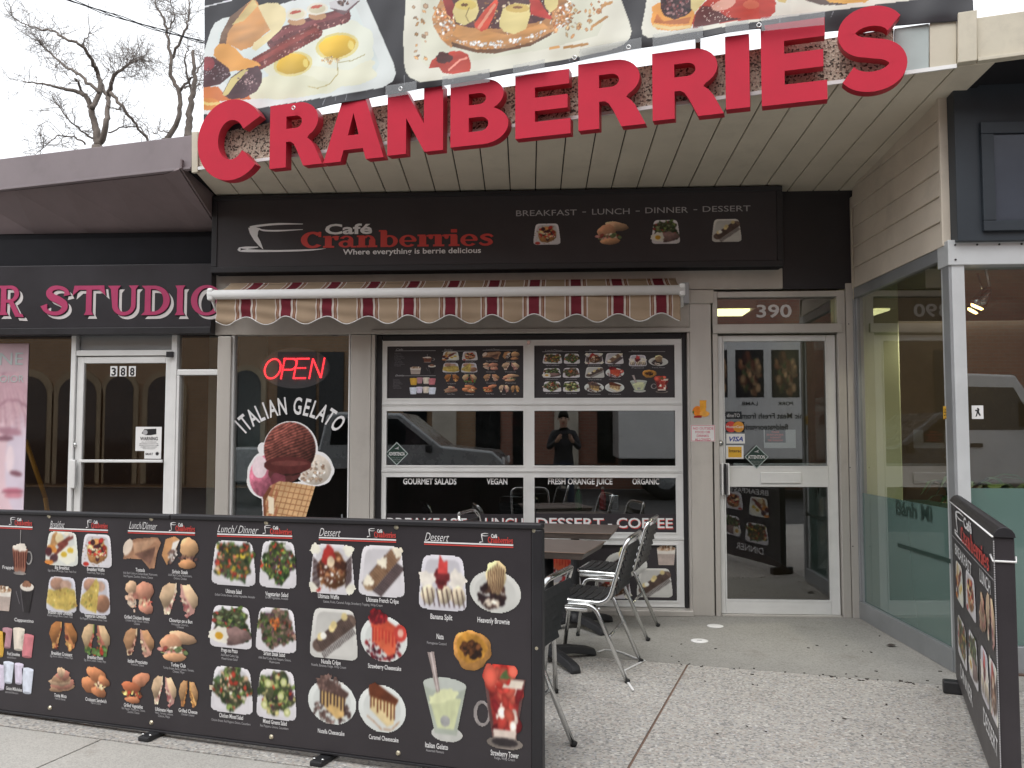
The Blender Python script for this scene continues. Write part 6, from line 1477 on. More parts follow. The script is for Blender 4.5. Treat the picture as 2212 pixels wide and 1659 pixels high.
# beauty poster in the left window
px0, py0, px1, py1 = -90, 742, 56, 1130
n1, n2 = 90, 200
Xg, Yg = np.meshgrid(np.linspace(px0, px1, n1), np.linspace(py0, py1, n2))
c = Cv(n1, n2, 31, Xg, Yg); c.fill(np.ones((n2, n1), bool), (196, 168, 176), 0.05, 5)
zz_ = lambda pts: [(a * .33337, 553 + b * .33337) for a, b in pts]
def E2(cx, cy, rx, ry, rot=0, wob=0): return c.ell(cx * .33337, 553 + cy * .33337, rx * .33337, ry * .33337, rot, wob)
c.fill(E2(-80, 1330, 260, 460), (226, 196, 204), 0.05, 5); c.fill(E2(150, 1350, 110, 330), (216, 202, 216), 0.05, 5)
for i in range(70):
    x = -260 + i * 7; k_ = c.r.rand()
    c.fill(c.line(zz_([(x * .35 + 20, 760), (x * .8 + 30, 880), (x * 1.1 + 60, 1000 + 40 * k_), (x * 1.25 + 70, 1060 + 120 * k_)]), 1.1), ((186, 148, 160), (206, 166, 174), (160, 118, 132), (226, 196, 202))[i % 4], 0.08, 10)
c.fill(c.line(zz_([(-100, 1050), (40, 935), (110, 940), (175, 985)]), 1.6), (150, 106, 120), 0.1, 10); c.fill(E2(60, 1140, 80, 26, 8), (176, 132, 146), 0.1, 10); c.fill(E2(30, 1185, 60, 16), (140, 98, 112), 0.1, 10)
c.fill(E2(70, 1320, 26, 90), (236, 216, 222), 0.03, 6); c.fill(E2(112, 1412, 42, 16, 12), (128, 84, 96), 0.1, 6); c.fill(E2(95, 1522, 66, 16), (190, 110, 128), 0.08, 6); c.fill(E2(100, 1552, 60, 20), (206, 136, 150), 0.08, 6); c.fill(E2(95, 1532, 70, 4), (130, 74, 90), 0.1, 6)
c.soften(4, 0.95)
Pg = np.zeros((n2, n1, 3)); a, b, c_, d_ = rbox(px0, py0, px1, py1, 0.038); Pg[..., 0] = a + (b - a) * (Xg - px0) / (px1 - px0); Pg[..., 1] = 0.038; Pg[..., 2] = d_ - (d_ - c_) * (Yg - py0) / (py1 - py0)
bp_ = thing('beauty_poster', ((a + b) / 2, 0.038, c_), 'pink poster of a close-up face in the studio window at the left edge', 'poster')
o = put('sheet', c.mesh('sheet', Pg), 'print', bp_); md = o.modifiers.new('thickness', 'SOLIDIFY'); md.thickness = 0.004
text_px('lettering', PF(0.036), 'NE', 0, 50, 788, 760, 'pale_panel', bp_, 0.001, -0.0); text_px('lettering', PF(0.036), 'OIOR', 0, 52, 826, 810, 'pale_panel', bp_, 0.001)
yp = thing('yellow_pole', (sx(75), 0.6, 0), 'yellow leaning pole behind the studio window', 'pole'); put('shaft', MB().tube([fac(98, 1075, 0.6), fac(55, 950, 0.6)], 0.02, 8), 'yellow_ink', yp); put('lower_shaft', MB().tube([fac(98, 1075, 0.6), fac(130, 1180, 0.6) * [1, 1, 0] + [0, 0, 0.01]], 0.02, 8), 'yellow_ink', yp)

# ------------------------------------------------------------------ corner shop on the right
rs_ = thing('corner_shop', (3.2, -0.5, 0), 'corner shop front with beige siding, grey posts and large windows', 'building')
W0 = np.array([FX(1858, 1338), 0.0]); W1 = gnd(2062, 1452)[:2]
Wd = W1 - W0
WP = PL((W0[0], W0[1], 0), (Wd[0], Wd[1], 0))               # wing wall plane, facing the entrance
if WP.n[0] > 0: WP = PL((W0[0], W0[1], 0), (Wd[0], Wd[1], 0), (0, 0, 1)); WP.n = -WP.n
wl = float(np.linalg.norm(Wd))
def wb(name, u0, u1, v0, v1, d0, d1, m, par=rs_, bevel=0.004):
    return put(name, MB().hexa([WP.P(u0, v0, d0), WP.P(u1, v0, d0), WP.P(u1, v1, d0), WP.P(u0, v1, d0)], [WP.P(u0, v0, d1), WP.P(u1, v0, d1), WP.P(u1, v1, d1), WP.P(u0, v1, d1)]), m, par, bevel=bevel)
vt_a = WP.uv(1851, 643)[1]; vt_b = WP.uv(2047, 556)[1]; vtp = (vt_a + vt_b) / 2
wb('base_rail', 0.0, wl, 0.0, 0.13, -0.06, 0.012, 'alum_grey')
wb('top_rail', 0.0, wl, vtp, vtp + 0.075, -0.06, 0.008, 'alum_grey')
wb('end_post', 0.0, 0.045, 0.1301, vtp - .0001, -0.06, 0.010, 'alum_grey')
wb('glazing_bead', 0.046, 0.07, 0.1301, vtp - .0001, -0.05, 0.0, 'alum_grey')
vfr = WP.uv(1960, 1085)[1]
vfr = FZ(1560, 1062)
wb('frosted_pane', 0.071, wl, 0.131, vfr, -0.022, -0.014, 'frosted', bevel=0); wb('pane', 0.071, wl, vfr + .0005, vtp - .001, -0.022, -0.014, 'glass_green', bevel=0)
# lettering on the frosted film
uA, vA = WP.uv(1932, 1110); uB, vB = WP.uv(2010, 1118)
text_part('lettering', WP, 'Bánh Mì', uA, uB, vA, 0.10, 'green_sign', rs_, -0.010, 0.02)
put('dark_band', MB().hexa([WP.P(a, b, -0.010) for a, b in ((WP.uv(1935, 1147)[0], 0.62), (wl, 0.62), (wl, 0.645), (WP.uv(1935, 1147)[0], 0.645))], [WP.P(a, b, -0.009) for a, b in ((WP.uv(1935, 1147)[0], 0.62), (wl, 0.62), (wl, 0.645), (WP.uv(1935, 1147)[0], 0.645))]), 'green_sign', rs_)
# siding boards above the wing window
vs0 = vtp + 0.077; vs1 = 3.42
nb_ = 6; hh = (vs1 - vs0) / nb_
for i in range(nb_):
    v0, v1 = vs0 + i * hh, vs0 + (i + 1) * hh - 0.003
    put('siding_board', MB().hexa([WP.P(0.05, v0, -0.03), WP.P(wl + 0.02, v0, -0.03), WP.P(wl + 0.02, v1, -0.03), WP.P(0.05, v1, -0.03)], [WP.P(0.05, v0, 0.014), WP.P(wl + 0.02, v0, 0.014), WP.P(wl + 0.02, v1, 0.002), WP.P(0.05, v1, 0.002)]), 'siding', rs_, bevel=0.003)
wb('corner_trim', 0.0, 0.049, vs0, 3.2, -0.03, 0.010, 'siding')
cab = [WP.P(0.07, 3.1, 0.02), WP.P(0.075, 2.95, 0.022), WP.P(0.068, 2.8, 0.02), WP.P(0.072, 2.55, 0.02), WP.P(0.07, 2.40, 0.02)]
put('loose_cable', MB().tube(bez(cab, 5), 0.004, 6), 'cream', rs_)
wb('edge_trim', wl + 0.021, wl + 0.05, vtp + 0.076, 3.40, -0.03, 0.020, 'siding')
# corner post, in two faces
C1 = WP.P(wl, 0, 0)
FRp_ = PL(C1 * [1, 1, 0], (1, 0, 0))                        # front plane of this shop
def fb(name, u0, u1, v0, v1, d0, d1, m, par=rs_, bevel=0.004):
    return put(name, MB().hexa([FRp_.P(u0, v0, d0), FRp_.P(u1, v0, d0), FRp_.P(u1, v1, d0), FRp_.P(u0, v1, d0)], [FRp_.P(u0, v0, d1), FRp_.P(u1, v0, d1), FRp_.P(u1, v1, d1), FRp_.P(u0, v1, d1)]), m, par, bevel=bevel)
zc = FZ(2080, 530, float(C1[1]))
zc = onp(2080, 530, C1, FRp_.n)[2]
wb('corner_post', wl + 0.0005, wl + 0.085, 0.0, vtp + 0.075, -0.055, 0.006, 'alum_grey')
fb('corner_post', 0.012, 0.085, 0.0, zc - 0.11, -0.06, 0.088, 'post_grey')
zl, zh2 = onp(2140, 578, C1, FRp_.n)[2], onp(2140, 525, C1, FRp_.n)[2]
hp = fb('header_plate', -0.01, 3.0, zl, zh2, -0.05, 0.10, 'post_grey')
for i in range(14):
    for r_ in ((0.03, zh2 - 0.03),) + (((0.03, zl + 0.03),) if i == 0 else ()):
        u = r_[0] + i * 0.125; P_ = FRp_.P(u, r_[1], 0.1005)
        put('rivet', MB().tube([P_, P_ + FRp_.n * 0.004], 0.006, 8), 'black', hp)
zf2 = onp(2160, 1055, FRp_.P(0, 0, 0.02), FRp_.n)[2]
fb('frosted_pane', 0.0855, 3.0, 0.16, zf2, -0.002, 0.006, 'frosted', bevel=0); fb('pane', 0.0855, 3.0, zf2 + .0005, zl - .001, -0.002, 0.006, 'glass_front', bevel=0); fb('base_rail', 0.0855, 3.0, 0.0, 0.159, -0.03, 0.04, 'alum_grey')
# dark sign box and cream fascia of the corner shop
dk0, dk1 = onp(2120, 520, FRp_.P(0, 0, 0.14), FRp_.n)[2], onp(2120, 140, FRp_.P(0, 0, 0.14), FRp_.n)[2]
sb_ = thing('blank_sign', FRp_.P(0.8, dk0, 0.14), 'dark blue-grey blank sign box above the corner shop window', 'sign')
ub0 = 0.03
fb('case', ub0, 3.0, dk0, dk1, -0.25, 0.14, 'navy_box', sb_)
e0 = FRp_.uv(2098, 400)[0] - 0.01
z0_, z1_ = onp(2160, 500, FRp_.P(0, 0, 0.14), FRp_.n)[2], onp(2160, 265, FRp_.P(0, 0, 0.14), FRp_.n)[2]
fb('frame', e0, 3.0, z1_ - 0.07, z1_, 0.1405, 0.165, 'navy_box', sb_); fb('frame', e0, 3.0, z0_, z0_ + 0.06, 0.1405, 0.165, 'navy_box', sb_); fb('frame', e0, e0 + 0.07, z0_ + .061, z1_ - .071, 0.1405, 0.165, 'navy_box', sb_)
fb('face', e0 + 0.071, 3.0, z0_ + .061, z1_ - .071, 0.1405, 0.148, 'navy_face', sb_)
FPr = FP
u0r, u1r = FP.uv(2109, 90)[0], FP.uv(2109, 90)[0] + 3.2
vb_r, vt_r = FP.uv(2140, 133)[1], FP.uv(2140, 36)[1]
put('fascia', MB().hexa([FP.P(a, b, -0.03) for a, b in ((u0r, vb_r), (u1r, vb_r + .05), (u1r, vt_r + .05), (u0r, vt_r))], [FP.P(a, b, 0.01) for a, b in ((u0r, vb_r), (u1r, vb_r + .05), (u1r, vt_r + .05), (u0r, vt_r))]), 'cream', rs_, bevel=0.004)
put('fascia_lip', MB().hexa([FP.P(a, b, 0.011) for a, b in ((u0r, vb_r), (u1r, vb_r + .05), (u1r, vb_r + .07), (u0r, vb_r + .02))], [FP.P(a, b, 0.03) for a, b in ((u0r, vb_r), (u1r, vb_r + .05), (u1r, vb_r + .07), (u0r, vb_r + .02))]), 'cream', rs_, bevel=0.003)
A_, B_ = FP.P(u0r, vb_r, -0.031), FP.P(u1r, vb_r + .05, -0.031)
pp = [A_, B_, np.array([B_[0], 1.0, B_[2]]), np.array([A_[0], 1.0, A_[2]])]
put('canopy_deck', MB().hexa(pp, [p + np.array([0, 0, 0.05]) for p in pp]), 'black_matt', rs_)
# its room: plaster pillar, tan back wall, floor and ceiling
rx0 = W0[0] + 0.03
put('inner_floor', MB().hexa([np.array([*WP.P(0, 0, -0.07)[:2], -0.05]), np.array([*WP.P(wl, 0, -0.07)[:2], -0.05]), np.array([5.5, -2.3, -0.05]), np.array([5.5, 3, -0.05]), np.array([W0[0] + .2, 3, -0.05])], [np.array([*WP.P(0, 0, -0.07)[:2], 0.01]), np.array([*WP.P(wl, 0, -0.07)[:2], 0.01]), np.array([5.5, -2.3, 0.01]), np.array([5.5, 3, 0.01]), np.array([W0[0] + .2, 3, 0.01])]), 'room_floor', rs_)
put('inner_wall', MB().box(W0[0] + 0.1, 5.5, 3.101, 3.2, 0, 3), 'room_tan', rs_); put('inner_wall', MB().box(5.5, 5.6, -2.3, 3.1, 0, 3), 'room_brown', rs_)
put('inner_wall', MB().box(W0[0] + 0.12, W0[0] + 0.18, 0.25, 3.1, 0, 3), 'room_tan', rs_)
put('inner_ceiling', MB().hexa([np.array([*WP.P(0, 0, -0.1)[:2], 2.62]), np.array([*WP.P(wl, 0, -0.1)[:2], 2.62]), np.array([5.5, -2.1, 2.62]), np.array([5.5, 3, 2.62]), np.array([W0[0] + .3, 3, 2.62])], [np.array([*WP.P(0, 0, -0.1)[:2], 2.7]), np.array([*WP.P(wl, 0, -0.1)[:2], 2.7]), np.array([5.5, -2.1, 2.7]), np.array([5.5, 3, 2.7]), np.array([W0[0] + .3, 3, 2.7])]), 'room_ceiling', rs_)
X_, Y_ = 2.45, 0.10
put('plaster_pillar', MB().box(W0[0] + 0.12, FX(1945, 900, 0.2), 0.18, 0.5, FZ(1905, 1232, 0.2), 2.6), 'lime_paint', rs_, bevel=0.01)
put('window_shelf', MB().box(W0[0] + 0.15, W0[0] + 0.75, -1.25, 0.6, 0.80, 0.84), 'green_sign', rs_)
# a spot lamp and stickers
def spot(p, aim, label, power):
    t = thing('spot_lamp', p, label, 'lamp', 'spot lamps in the corner shop'); p = np.array(p, float)
    dv = p - np.array(aim, float); dv /= np.linalg.norm(dv)
    put('shade', MB().tube([p - dv * 0.02, p + dv * 0.02, p + dv * 0.09, p + dv * 0.12], [0.05, 0.048, 0.03, 0.012], 14), 'chrome', t); put('bulb', MB().tube([p - dv * 0.035, p - dv * 0.021], [0.035, 0.042], 12), 'lamp', t)
    put('stem', MB().tube([p + dv * 0.12, np.array([p[0] + .03, p[1], 2.62])], 0.008, 6), 'chrome', t)
    ld = bpy.data.lights.new('lamp_light', 'SPOT'); ld.energy = power; ld.spot_size = R(110); ld.spot_blend = 0.8; ld.color = (1, 0.88, 0.70); ld.shadow_soft_size = 0.05
    lo = link(bpy.data.objects.new('lamp_light', ld)); lo.parent = t; lo.location = tuple(-dv * 0.06); lo.rotation_euler = Vector(-dv).to_track_quat('-Z', 'Y').to_euler()
lpz = onp(2115, 655, (3.0, -1.0, 0), (0, 1, 0))
spot(lpz, lpz + np.array([-0.5, 0.3, -1.0]), 'lit spot lamp hanging in the corner shop front window', 25)
spot((W0[0] + 0.95, 0.1, 2.35), (W0[0] + 0.25, 0.4, 1.2), 'lit spot lamp deep in the corner shop aimed at the pale pillar', 70)
spot((4.2, 0.9, 2.35), (3.8, 3.0, 1.3), 'lit spot lamp deep in the corner shop aimed at the back wall', 22)
PWs = PL(WP.P(0, 0, 0), WP.u); PWs.n = WP.n
def wsticker(name, pl, x0, y0, x1, y1, d, m, label):
    u0, v1 = pl.uv(x0, (y0 + y1) / 2)[0], pl.uv((x0 + x1) / 2, y0)[1]; u1, v0 = pl.uv(x1, (y0 + y1) / 2)[0], pl.uv((x0 + x1) / 2, y1)[1]
    t = thing(name, pl.P((u0 + u1) / 2, v0, d), label, 'sticker')
    put('sheet', MB().hexa([pl.P(u0, v0, d), pl.P(u1, v0, d), pl.P(u1, v1, d), pl.P(u0, v1, d)], [pl.P(u0, v0, d + .001), pl.P(u1, v0, d + .001), pl.P(u1, v1, d + .001), pl.P(u0, v1, d + .001)]), m, t)
    return t, u0, u1, v0, v1
t, u0, u1, v0, v1 = wsticker('yellow_sticker', WP, 2033, 877, 2054, 905, -0.013, 'yellow_ink', 'yellow and black sticker on the corner shop side window')
for i in range(4): text_part('lettering', WP, ('CAUTION', 'PREMISES', 'MONITORED', '24 HOURS')[i], u0 + .01, u1 - .01, v1 - 0.025 - i * (v1 - v0) / 4.4, 0.011, 'black', t, -0.0115, 0.02)
t, u0, u1, v0, v1 = wsticker('dog_sticker', FRp_, 2098, 876, 2123, 905, 0.0065, 'white', 'white square sticker with a guide dog symbol beside the corner post')
S_ = lambda pts: [(u0 + (u1 - u0) * a, v0 + (v1 - v0) * b) for a, b in pts]
shape_part('dog_symbol', FRp_, [S_([(0.3, 0.15), (0.42, 0.2), (0.5, 0.42), (0.68, 0.2), (0.76, 0.28), (0.62, 0.52), (0.66, 0.74), (0.52, 0.84), (0.44, 0.76), (0.5, 0.66), (0.28, 0.68), (0.28, 0.6), (0.44, 0.54), (0.36, 0.34)])], 'black', t, 0.0085)
# plants inside
def potted(name, base, h_, n_, m, label, seed, spread=0.35, lw=0.022):
    t = thing(name, base, label, 'plant'); r_ = random.Random(seed)
    put('pot', MB().lathe([(0.07, 0), (0.10, 0.14), (0.11, 0.15), (0.09, 0.15), (0.085, 0.12)], base, 16), 'wood', t)
    for i in range(n_):
        an = r_.random() * 6.28; L_ = h_ * (0.6 + 0.5 * r_.random()); sprd = spread * (0.5 + 0.7 * r_.random())
        pts = []
        for k_ in range(6):
            s_ = k_ / 5; pts.append(np.array(base) + np.array([math.cos(an) * sprd * s_, math.sin(an) * sprd * s_, 0.12 + L_ * (s_ - 0.75 * s_ * s_ * s_)]))
        mb = MB(); vs_ = []; side = np.array([-math.sin(an), math.cos(an), 0])
        for k_, p in enumerate(pts): wdt = lw * math.sin(math.pi * (0.12 + 0.86 * k_ / 5)) + 0.002; vs_ += [p - side * wdt, p + side * wdt + np.array([0, 0, 0.004])]
        mb.add(vs_, [(2 * k_, 2 * k_ + 1, 2 * k_ + 3, 2 * k_ + 2) for k_ in range(5)], 0, True)
        put('leaf', mb, m, t)
potted('potted_plant', (W0[0] + 0.42, -0.85, 0.841), 0.36, 16, 'leaf_plant', 'dark strap-leaved pot plant on the shelf in the corner shop side window', 4)
potted('potted_plant', (2.80, -1.02, 0.73), 0.46, 26, 'leaf_lime', 'bright green pot plant low in the corner shop front window', 7, 0.36, 0.05)
potted('potted_plant', (2.56, -0.95, 0.73), 0.5, 20, 'leaf_plant', 'dark green pot plant beside the bright one in the corner shop', 9, 0.3, 0.04)
put('plant_bench', MB().box(2.42, 3.6, -1.4, -0.85, 0.68, 0.729).box(2.44, 2.49, -1.38, -0.87, 0.01, 0.68).box(3.53, 3.58, -1.38, -0.87, 0.01, 0.68), 'wood', None, label='low wooden bench under the corner shop plants', cat='bench')

# ------------------------------------------------------------------ the long menu board on the patio edge
BA = R(15.6)
f0 = gnd(340, 1592)
MP = PL((f0[0], f0[1], 0), (math.cos(BA), -math.sin(BA), 0), (0.0, 0.0, 1.0))
mbd = thing('menu_board', (f0[0], f0[1], 0), 'long black menu board fence covered with dish photographs, in front of the patio', 'menu board')
uL_, uR_ = MP.uv(-60, 1300)[0], MP.uv(1172, 1400)[0]
vT = lambda u: np.interp(u, [MP.uv(0, 1300)[0], MP.uv(1168, 1300)[0]], [MP.uv(0, 1102)[1], MP.uv(1168, 1132)[1]])
vB_ = lambda u: np.interp(u, [MP.uv(0, 1400)[0], MP.uv(1168, 1500)[0]], [MP.uv(0, 1534)[1], MP.uv(590, 1604)[1]])
def mq(name, p, d0, d1, m, bevel=0.003, par=mbd): return put(name, MB().hexa([MP.P(a, b, d0) for a, b in p], [MP.P(a, b, d1) for a, b in p]), m, par, bevel=bevel)
mq('panel', [(uL_, vB_(uL_)), (uR_ - 0.045, vB_(uR_)), (uR_ - 0.045, vT(uR_) - 0.02), (uL_, vT(uL_) - 0.02)], -0.012, 0.0, 'board_face')
usm = MP.uv(370, 1108)[0]
mq('top_rail', [(uL_, vT(uL_) - 0.02), (usm - .002, vT(usm) - 0.02), (usm - .002, vT(usm)), (uL_, vT(uL_))], -0.035, 0.010, 'black', 0.006)
mq('top_rail', [(usm + .002, vT(usm) - 0.02), (uR_, vT(uR_) - 0.02), (uR_, vT(uR_) + 0.002), (usm + .002, vT(usm) + 0.002)], -0.035, 0.010, 'black', 0.006)
mq('end_post', [(uR_ - 0.044, 0.03), (uR_, 0.03), (uR_, vT(uR_) - 0.021), (uR_ - 0.044, vT(uR_) - 0.021)], -0.035, 0.006, 'black', 0.006)
mq('bottom_rail', [(uL_, vB_(uL_) - 0.012), (uR_ - .045, vB_(uR_) - 0.012), (uR_ - .045, vB_(uR_) - .0005), (uL_, vB_(uL_) - .0005)], -0.035, 0.004, 'black', 0.003)
for (x, y) in ((106, 1115), (327, 1121), (575, 1129), (856, 1139), (1154, 1147), (1160, 1400), (108, 1529), (327, 1561), (586, 1592), (860, 1627)):
    u, v = MP.uv(x, y); ft = [(math.cos(t) * 0.011, math.sin(t) * 0.011) for t in np.linspace(0, 2 * math.pi, 10, endpoint=False)]
    put('rivet', MB().hexa([MP.P(u + a, v + b, 0.0005) for a, b in ft], [MP.P(u + a * .55, v + b * .55, 0.007) for a, b in ft]), 'brass', mbd)
for (x, kind_) in ((110, 0), (335, 1), (703, 1), (905, 0), (1120, 1)):
    u = MP.uv(x, 1560)[0]
    if kind_:
        pf = put('foot', MB().box(-0.03, 0.03, -0.14, 0.075, 0.0, 0.022, M=Matrix(((MP.u[0], -MP.n[0] * -1, 0, MP.P(u, 0, 0)[0]), (MP.u[1], -MP.n[1] * -1, 0, MP.P(u, 0, 0)[1]), (0, 0, 1, 0.0), (0, 0, 0, 1)))), 'cast', mbd, bevel=0.006)
        put('foot_post', MB().box(-0.022, 0.022, -0.045, -0.014, 0.022, 0.9, M=Matrix(((MP.u[0], MP.n[0], 0, MP.P(u, 0, 0)[0]), (MP.u[1], MP.n[1], 0, MP.P(u, 0, 0)[1]), (0, 0, 1, 0.0), (0, 0, 0, 1)))), 'black', mbd, bevel=0.003)
        for k_ in (-0.02, 0.02): put('bolt', MB().lathe([(0.007, 0), (0.006, 0.006)], tuple(MP.P(u + k_, 0, 0.05)[:2]) + (0.0225,), 8), 'chrome', mbd)
    else:
        put('stub_leg', MB().tube([MP.P(u, 0.0, -0.03), MP.P(u, 0.5, -0.03)], 0.014, 10), 'chrome', mbd)
zA = lambda x, y: (x * .3463, 1084.3 + y * .3463)
zB = lambda x, y: (433.7 + x * .3463, 1084.3 + y * .3463)
zC = lambda x, y: (867.4 + x * .3465, 1084.3 + y * .3465)
def D(f, fn, x0, y0, x1, y1): a, b = f(x0, y0), f(x1, y1); dish_px(MP, fn, a[0], a[1], b[0], b[1], mbd, 0.0025)
def T(f, s_, x0, x1, y, cap=0.017, ink='white_ink', bold=0.012, shear=0.0):
    a, b = f(x0, y), f(x1, y); xm = (a[0] + b[0]) / 2
    text_part('lettering', MP, s_, MP.uv(*a)[0], MP.uv(*b)[0], MP.uv(xm, a[1])[1], cap, ink, mbd, 0.0025, bold, shear)
def sub(f, s_, x0, x1, y): T(f, s_, x0, x1, y, 0.011, 'grey_ink', 0.0)
def head(f, s_, x0, x1, yt_, yb_, lx0, ly0, lx1, ly1, rx0, rx1, ry0, ry1):
    a, b = f(x0, (yt_ + yb_) / 2), f(x1, (yt_ + yb_) / 2)
    if s_: text_part('lettering', MP, s_, MP.uv(*a)[0], MP.uv(*b)[0], MP.uv((a[0] + b[0]) / 2, f(0, yb_ - 6)[1])[1], 0.036, 'white_ink', mbd, 0.0025, -0.008, 0.42)
    a, b = f(lx0, ly1), f(lx1, ly0); u0, u1 = MP.uv(a[0], (a[1] + b[1]) / 2)[0], MP.uv(b[0], (a[1] + b[1]) / 2)[0]; v0, v1 = MP.uv((a[0] + b[0]) / 2, a[1])[1], MP.uv((a[0] + b[0]) / 2, b[1])[1]
    logo(MP, u0, v0, u1 - u0, v1 - v0, mbd, 0.0022)
    p0, p1_ = MP.uv(*f(rx0, ry0)), MP.uv(*f(rx1, ry1))
    for dv_, h_, ink in ((0.0, 0.006, 'white_ink'), (-0.008, 0.005, 'red_ink')):
        put('rule', flat_mesh([MP.P(p0[0], p0[1] + dv_, .0022), MP.P(p1_[0], p1_[1] + dv_, .0022), MP.P(p1_[0], p1_[1] + dv_ + h_, .0022), MP.P(p0[0], p0[1] + dv_ + h_, .0022)], [(0, 1, 2, 3)]), ink, mbd)
head(zA, None, 0, 10, 0, 0, 62, 96, 205, 150, -40, 205, 152, 162)
head(zA, 'Breakfast', 315, 405, 130, 168, 542, 112, 676, 168, 310, 676, 168, 181)
head(zA, 'Lunch/Dinner', 808, 982, 128, 176, 1060, 128, 1220, 188, 800, 1218, 184, 198)
head(zB, 'Lunch/ Dinner', 106, 362, 145, 200, 392, 146, 572, 206, 104, 572, 204, 218)
head(zB, 'Dessert', 740, 874, 165, 220, 1042, 166, 1220, 226, 738, 1220, 226, 242)
head(zC, 'Dessert', 146, 298, 192, 250, 490, 196, 697, 262, 142, 698, 254, 274)
for a in ((d_cup_orange, -60, 800, 40, 970), (d_cup_rose, 15, 780, 80, 915), (d_cup_cream, 80, 780, 158, 930), (d_cup_pink, 130, 820, 215, 975), (d_cup_lilac, -50, 1010, 45, 1175), (d_cup_blue, 20, 990, 90, 1135), (d_cup_lilac, 90, 1000, 150, 1140), (d_cup_blue, 135, 1030, 212, 1200),
          (d_frappe, 78, 175, 208, 460), (d_mug, -50, 520, 75, 690), (d_capp, 100, 485, 215, 700), (d_breakfast, 280, 180, 500, 402), (d_waffle, 505, 195, 710, 412), (d_omelette, 286, 462, 490, 692), (d_omelette2, 493, 468, 700, 708), (d_halves_dark, 303, 740, 487, 935), (d_panini, 506, 756, 692, 960), (d_stack, 298, 1003, 477, 1192), (d_croissant, 506, 1020, 692, 1222),
          (d_tostada, 770, 212, 1008, 420), (d_sirloin, 1010, 213, 1240, 424), (d_chicken, 775, 484, 970, 706), (d_halves_pale, 988, 500, 1242, 724), (d_halves, 765, 784, 968, 977), (d_turkey, 980, 800, 1228, 1002), (d_vegbun, 756, 1056, 944, 1264), (d_halves_pale, 942, 1080, 1106, 1282), (d_cheese, 1113, 1110, 1240, 1292)): D(zA, *a)
for a in ((d_ultimate, 60, 236, 357, 527), (d_vegsalad, 360, 238, 610, 542), (d_prego, 50, 642, 333, 917), (d_steaksalad, 336, 655, 610, 942), (d_chicksalad, 56, 1022, 340, 1322), (d_greens, 341, 1040, 610, 1362), (d_ultwaffle, 673, 258, 972, 580), (d_crepe, 975, 266, 1287, 597), (d_nutellacrepe, 672, 658, 994, 987), (d_strawck, 993, 668, 1296, 1007), (d_nutellack, 666, 1063, 977, 1397), (d_caramel, 980, 1098, 1287, 1447)): D(zB, *a)
for a in ((d_split, 98, 325, 420, 682), (d_brownie, 420, 353, 752, 697), (d_nata, 316, 790, 565, 1054), (d_gelato, 133, 933, 407, 1502), (d_tower, 448, 1013, 778, 1542)): D(zC, *a)
for a in (('Frappé', 18, 87, 418), ('Cappuccino', 92, 212, 748), ('Fruit Smoothies', 48, 126, 958), ('Gelato Milkshakes', 40, 140, 1176), ('Big Breakfast', 345, 435, 420), ('Breakfast Waffle', 545, 655, 431), ('Brazilian Style Omelette', 303, 455, 701), ('Vegetarian Omelette', 530, 665, 722), ('Breakfast Croissant', 323, 453, 957), ('Breakfast Panini', 548, 645, 980), ('Tosta Mista', 340, 418, 1218), ('Croissant Sandwich', 535, 667, 1246), ('Tostada', 848, 906, 434), ('Sirloin Steak', 1076, 1175, 447), ('Grilled Chicken Breast', 778, 936, 732), ('Chouriço on a Bun', 1058, 1202, 752), ('Italian Prosciutto', 800, 922, 1006), ('Turkey Club', 1068, 1160, 1028), ('Grilled Vegetables', 775, 893, 1282), ('Ultimate Ham', 970, 1078, 1307), ('Grilled Cheese', 1116, 1233, 1315)): T(zA, *a)
for a in (('assorted flavours', 48, 104, 976), ('assorted flavours', 36, 116, 1194), ('Eggs, Bacon or Sausage, Toast, Fresh Fruit', 302, 478, 437), ('Fresh Fruits, Maple Syrup', 547, 654, 449), ('Brazilian Sausage, Bacon, Cheese, Toast', 298, 456, 717), ('Red Peppers, Mushrooms, Cheese, Toast', 502, 670, 738), ('Egg, Bacon, Lettuce, Tomato, Mayo', 315, 458, 972), ('Egg, Bacon, Lettuce, Tomato, Mayo', 528, 663, 996), ('Ham & Cheese', 346, 410, 1234), ('Ham & Cheese', 570, 632, 1261), ('AAA Beef Cutlet or Chicken Breast, Mushrooms,', 770, 985, 454), ('Red Peppers, Zucchini, Onions, Cheese', 774, 956, 473), ('AAA Beef Cutlet, Mushrooms,', 1052, 1200, 465), ('Onions, Cheese', 1086, 1166, 484), ('Chicken Breast, Bacon, Tomato,', 786, 932, 749), ('Cheese', 838, 874, 766), ('Portuguese Chouriço,', 1072, 1178, 771), ('Cheese', 1106, 1148, 787), ('Prosciutto, Cheese', 820, 900, 1022), ('Turkey Breast, Bacon, Lettuce, Tomato,', 1020, 1212, 1048), ('Cheese, Mayo', 1080, 1152, 1066), ('Red Peppers, Mushrooms, Onions,', 762, 908, 1300), ('Zucchini, Cheese', 798, 872, 1318), ('Ham, Tomato, Lettuce,', 970, 1082, 1325), ('Cheese, Mayo', 988, 1062, 1343), ('Cheddar Cheese', 1132, 1214, 1333)): sub(zA, *a)
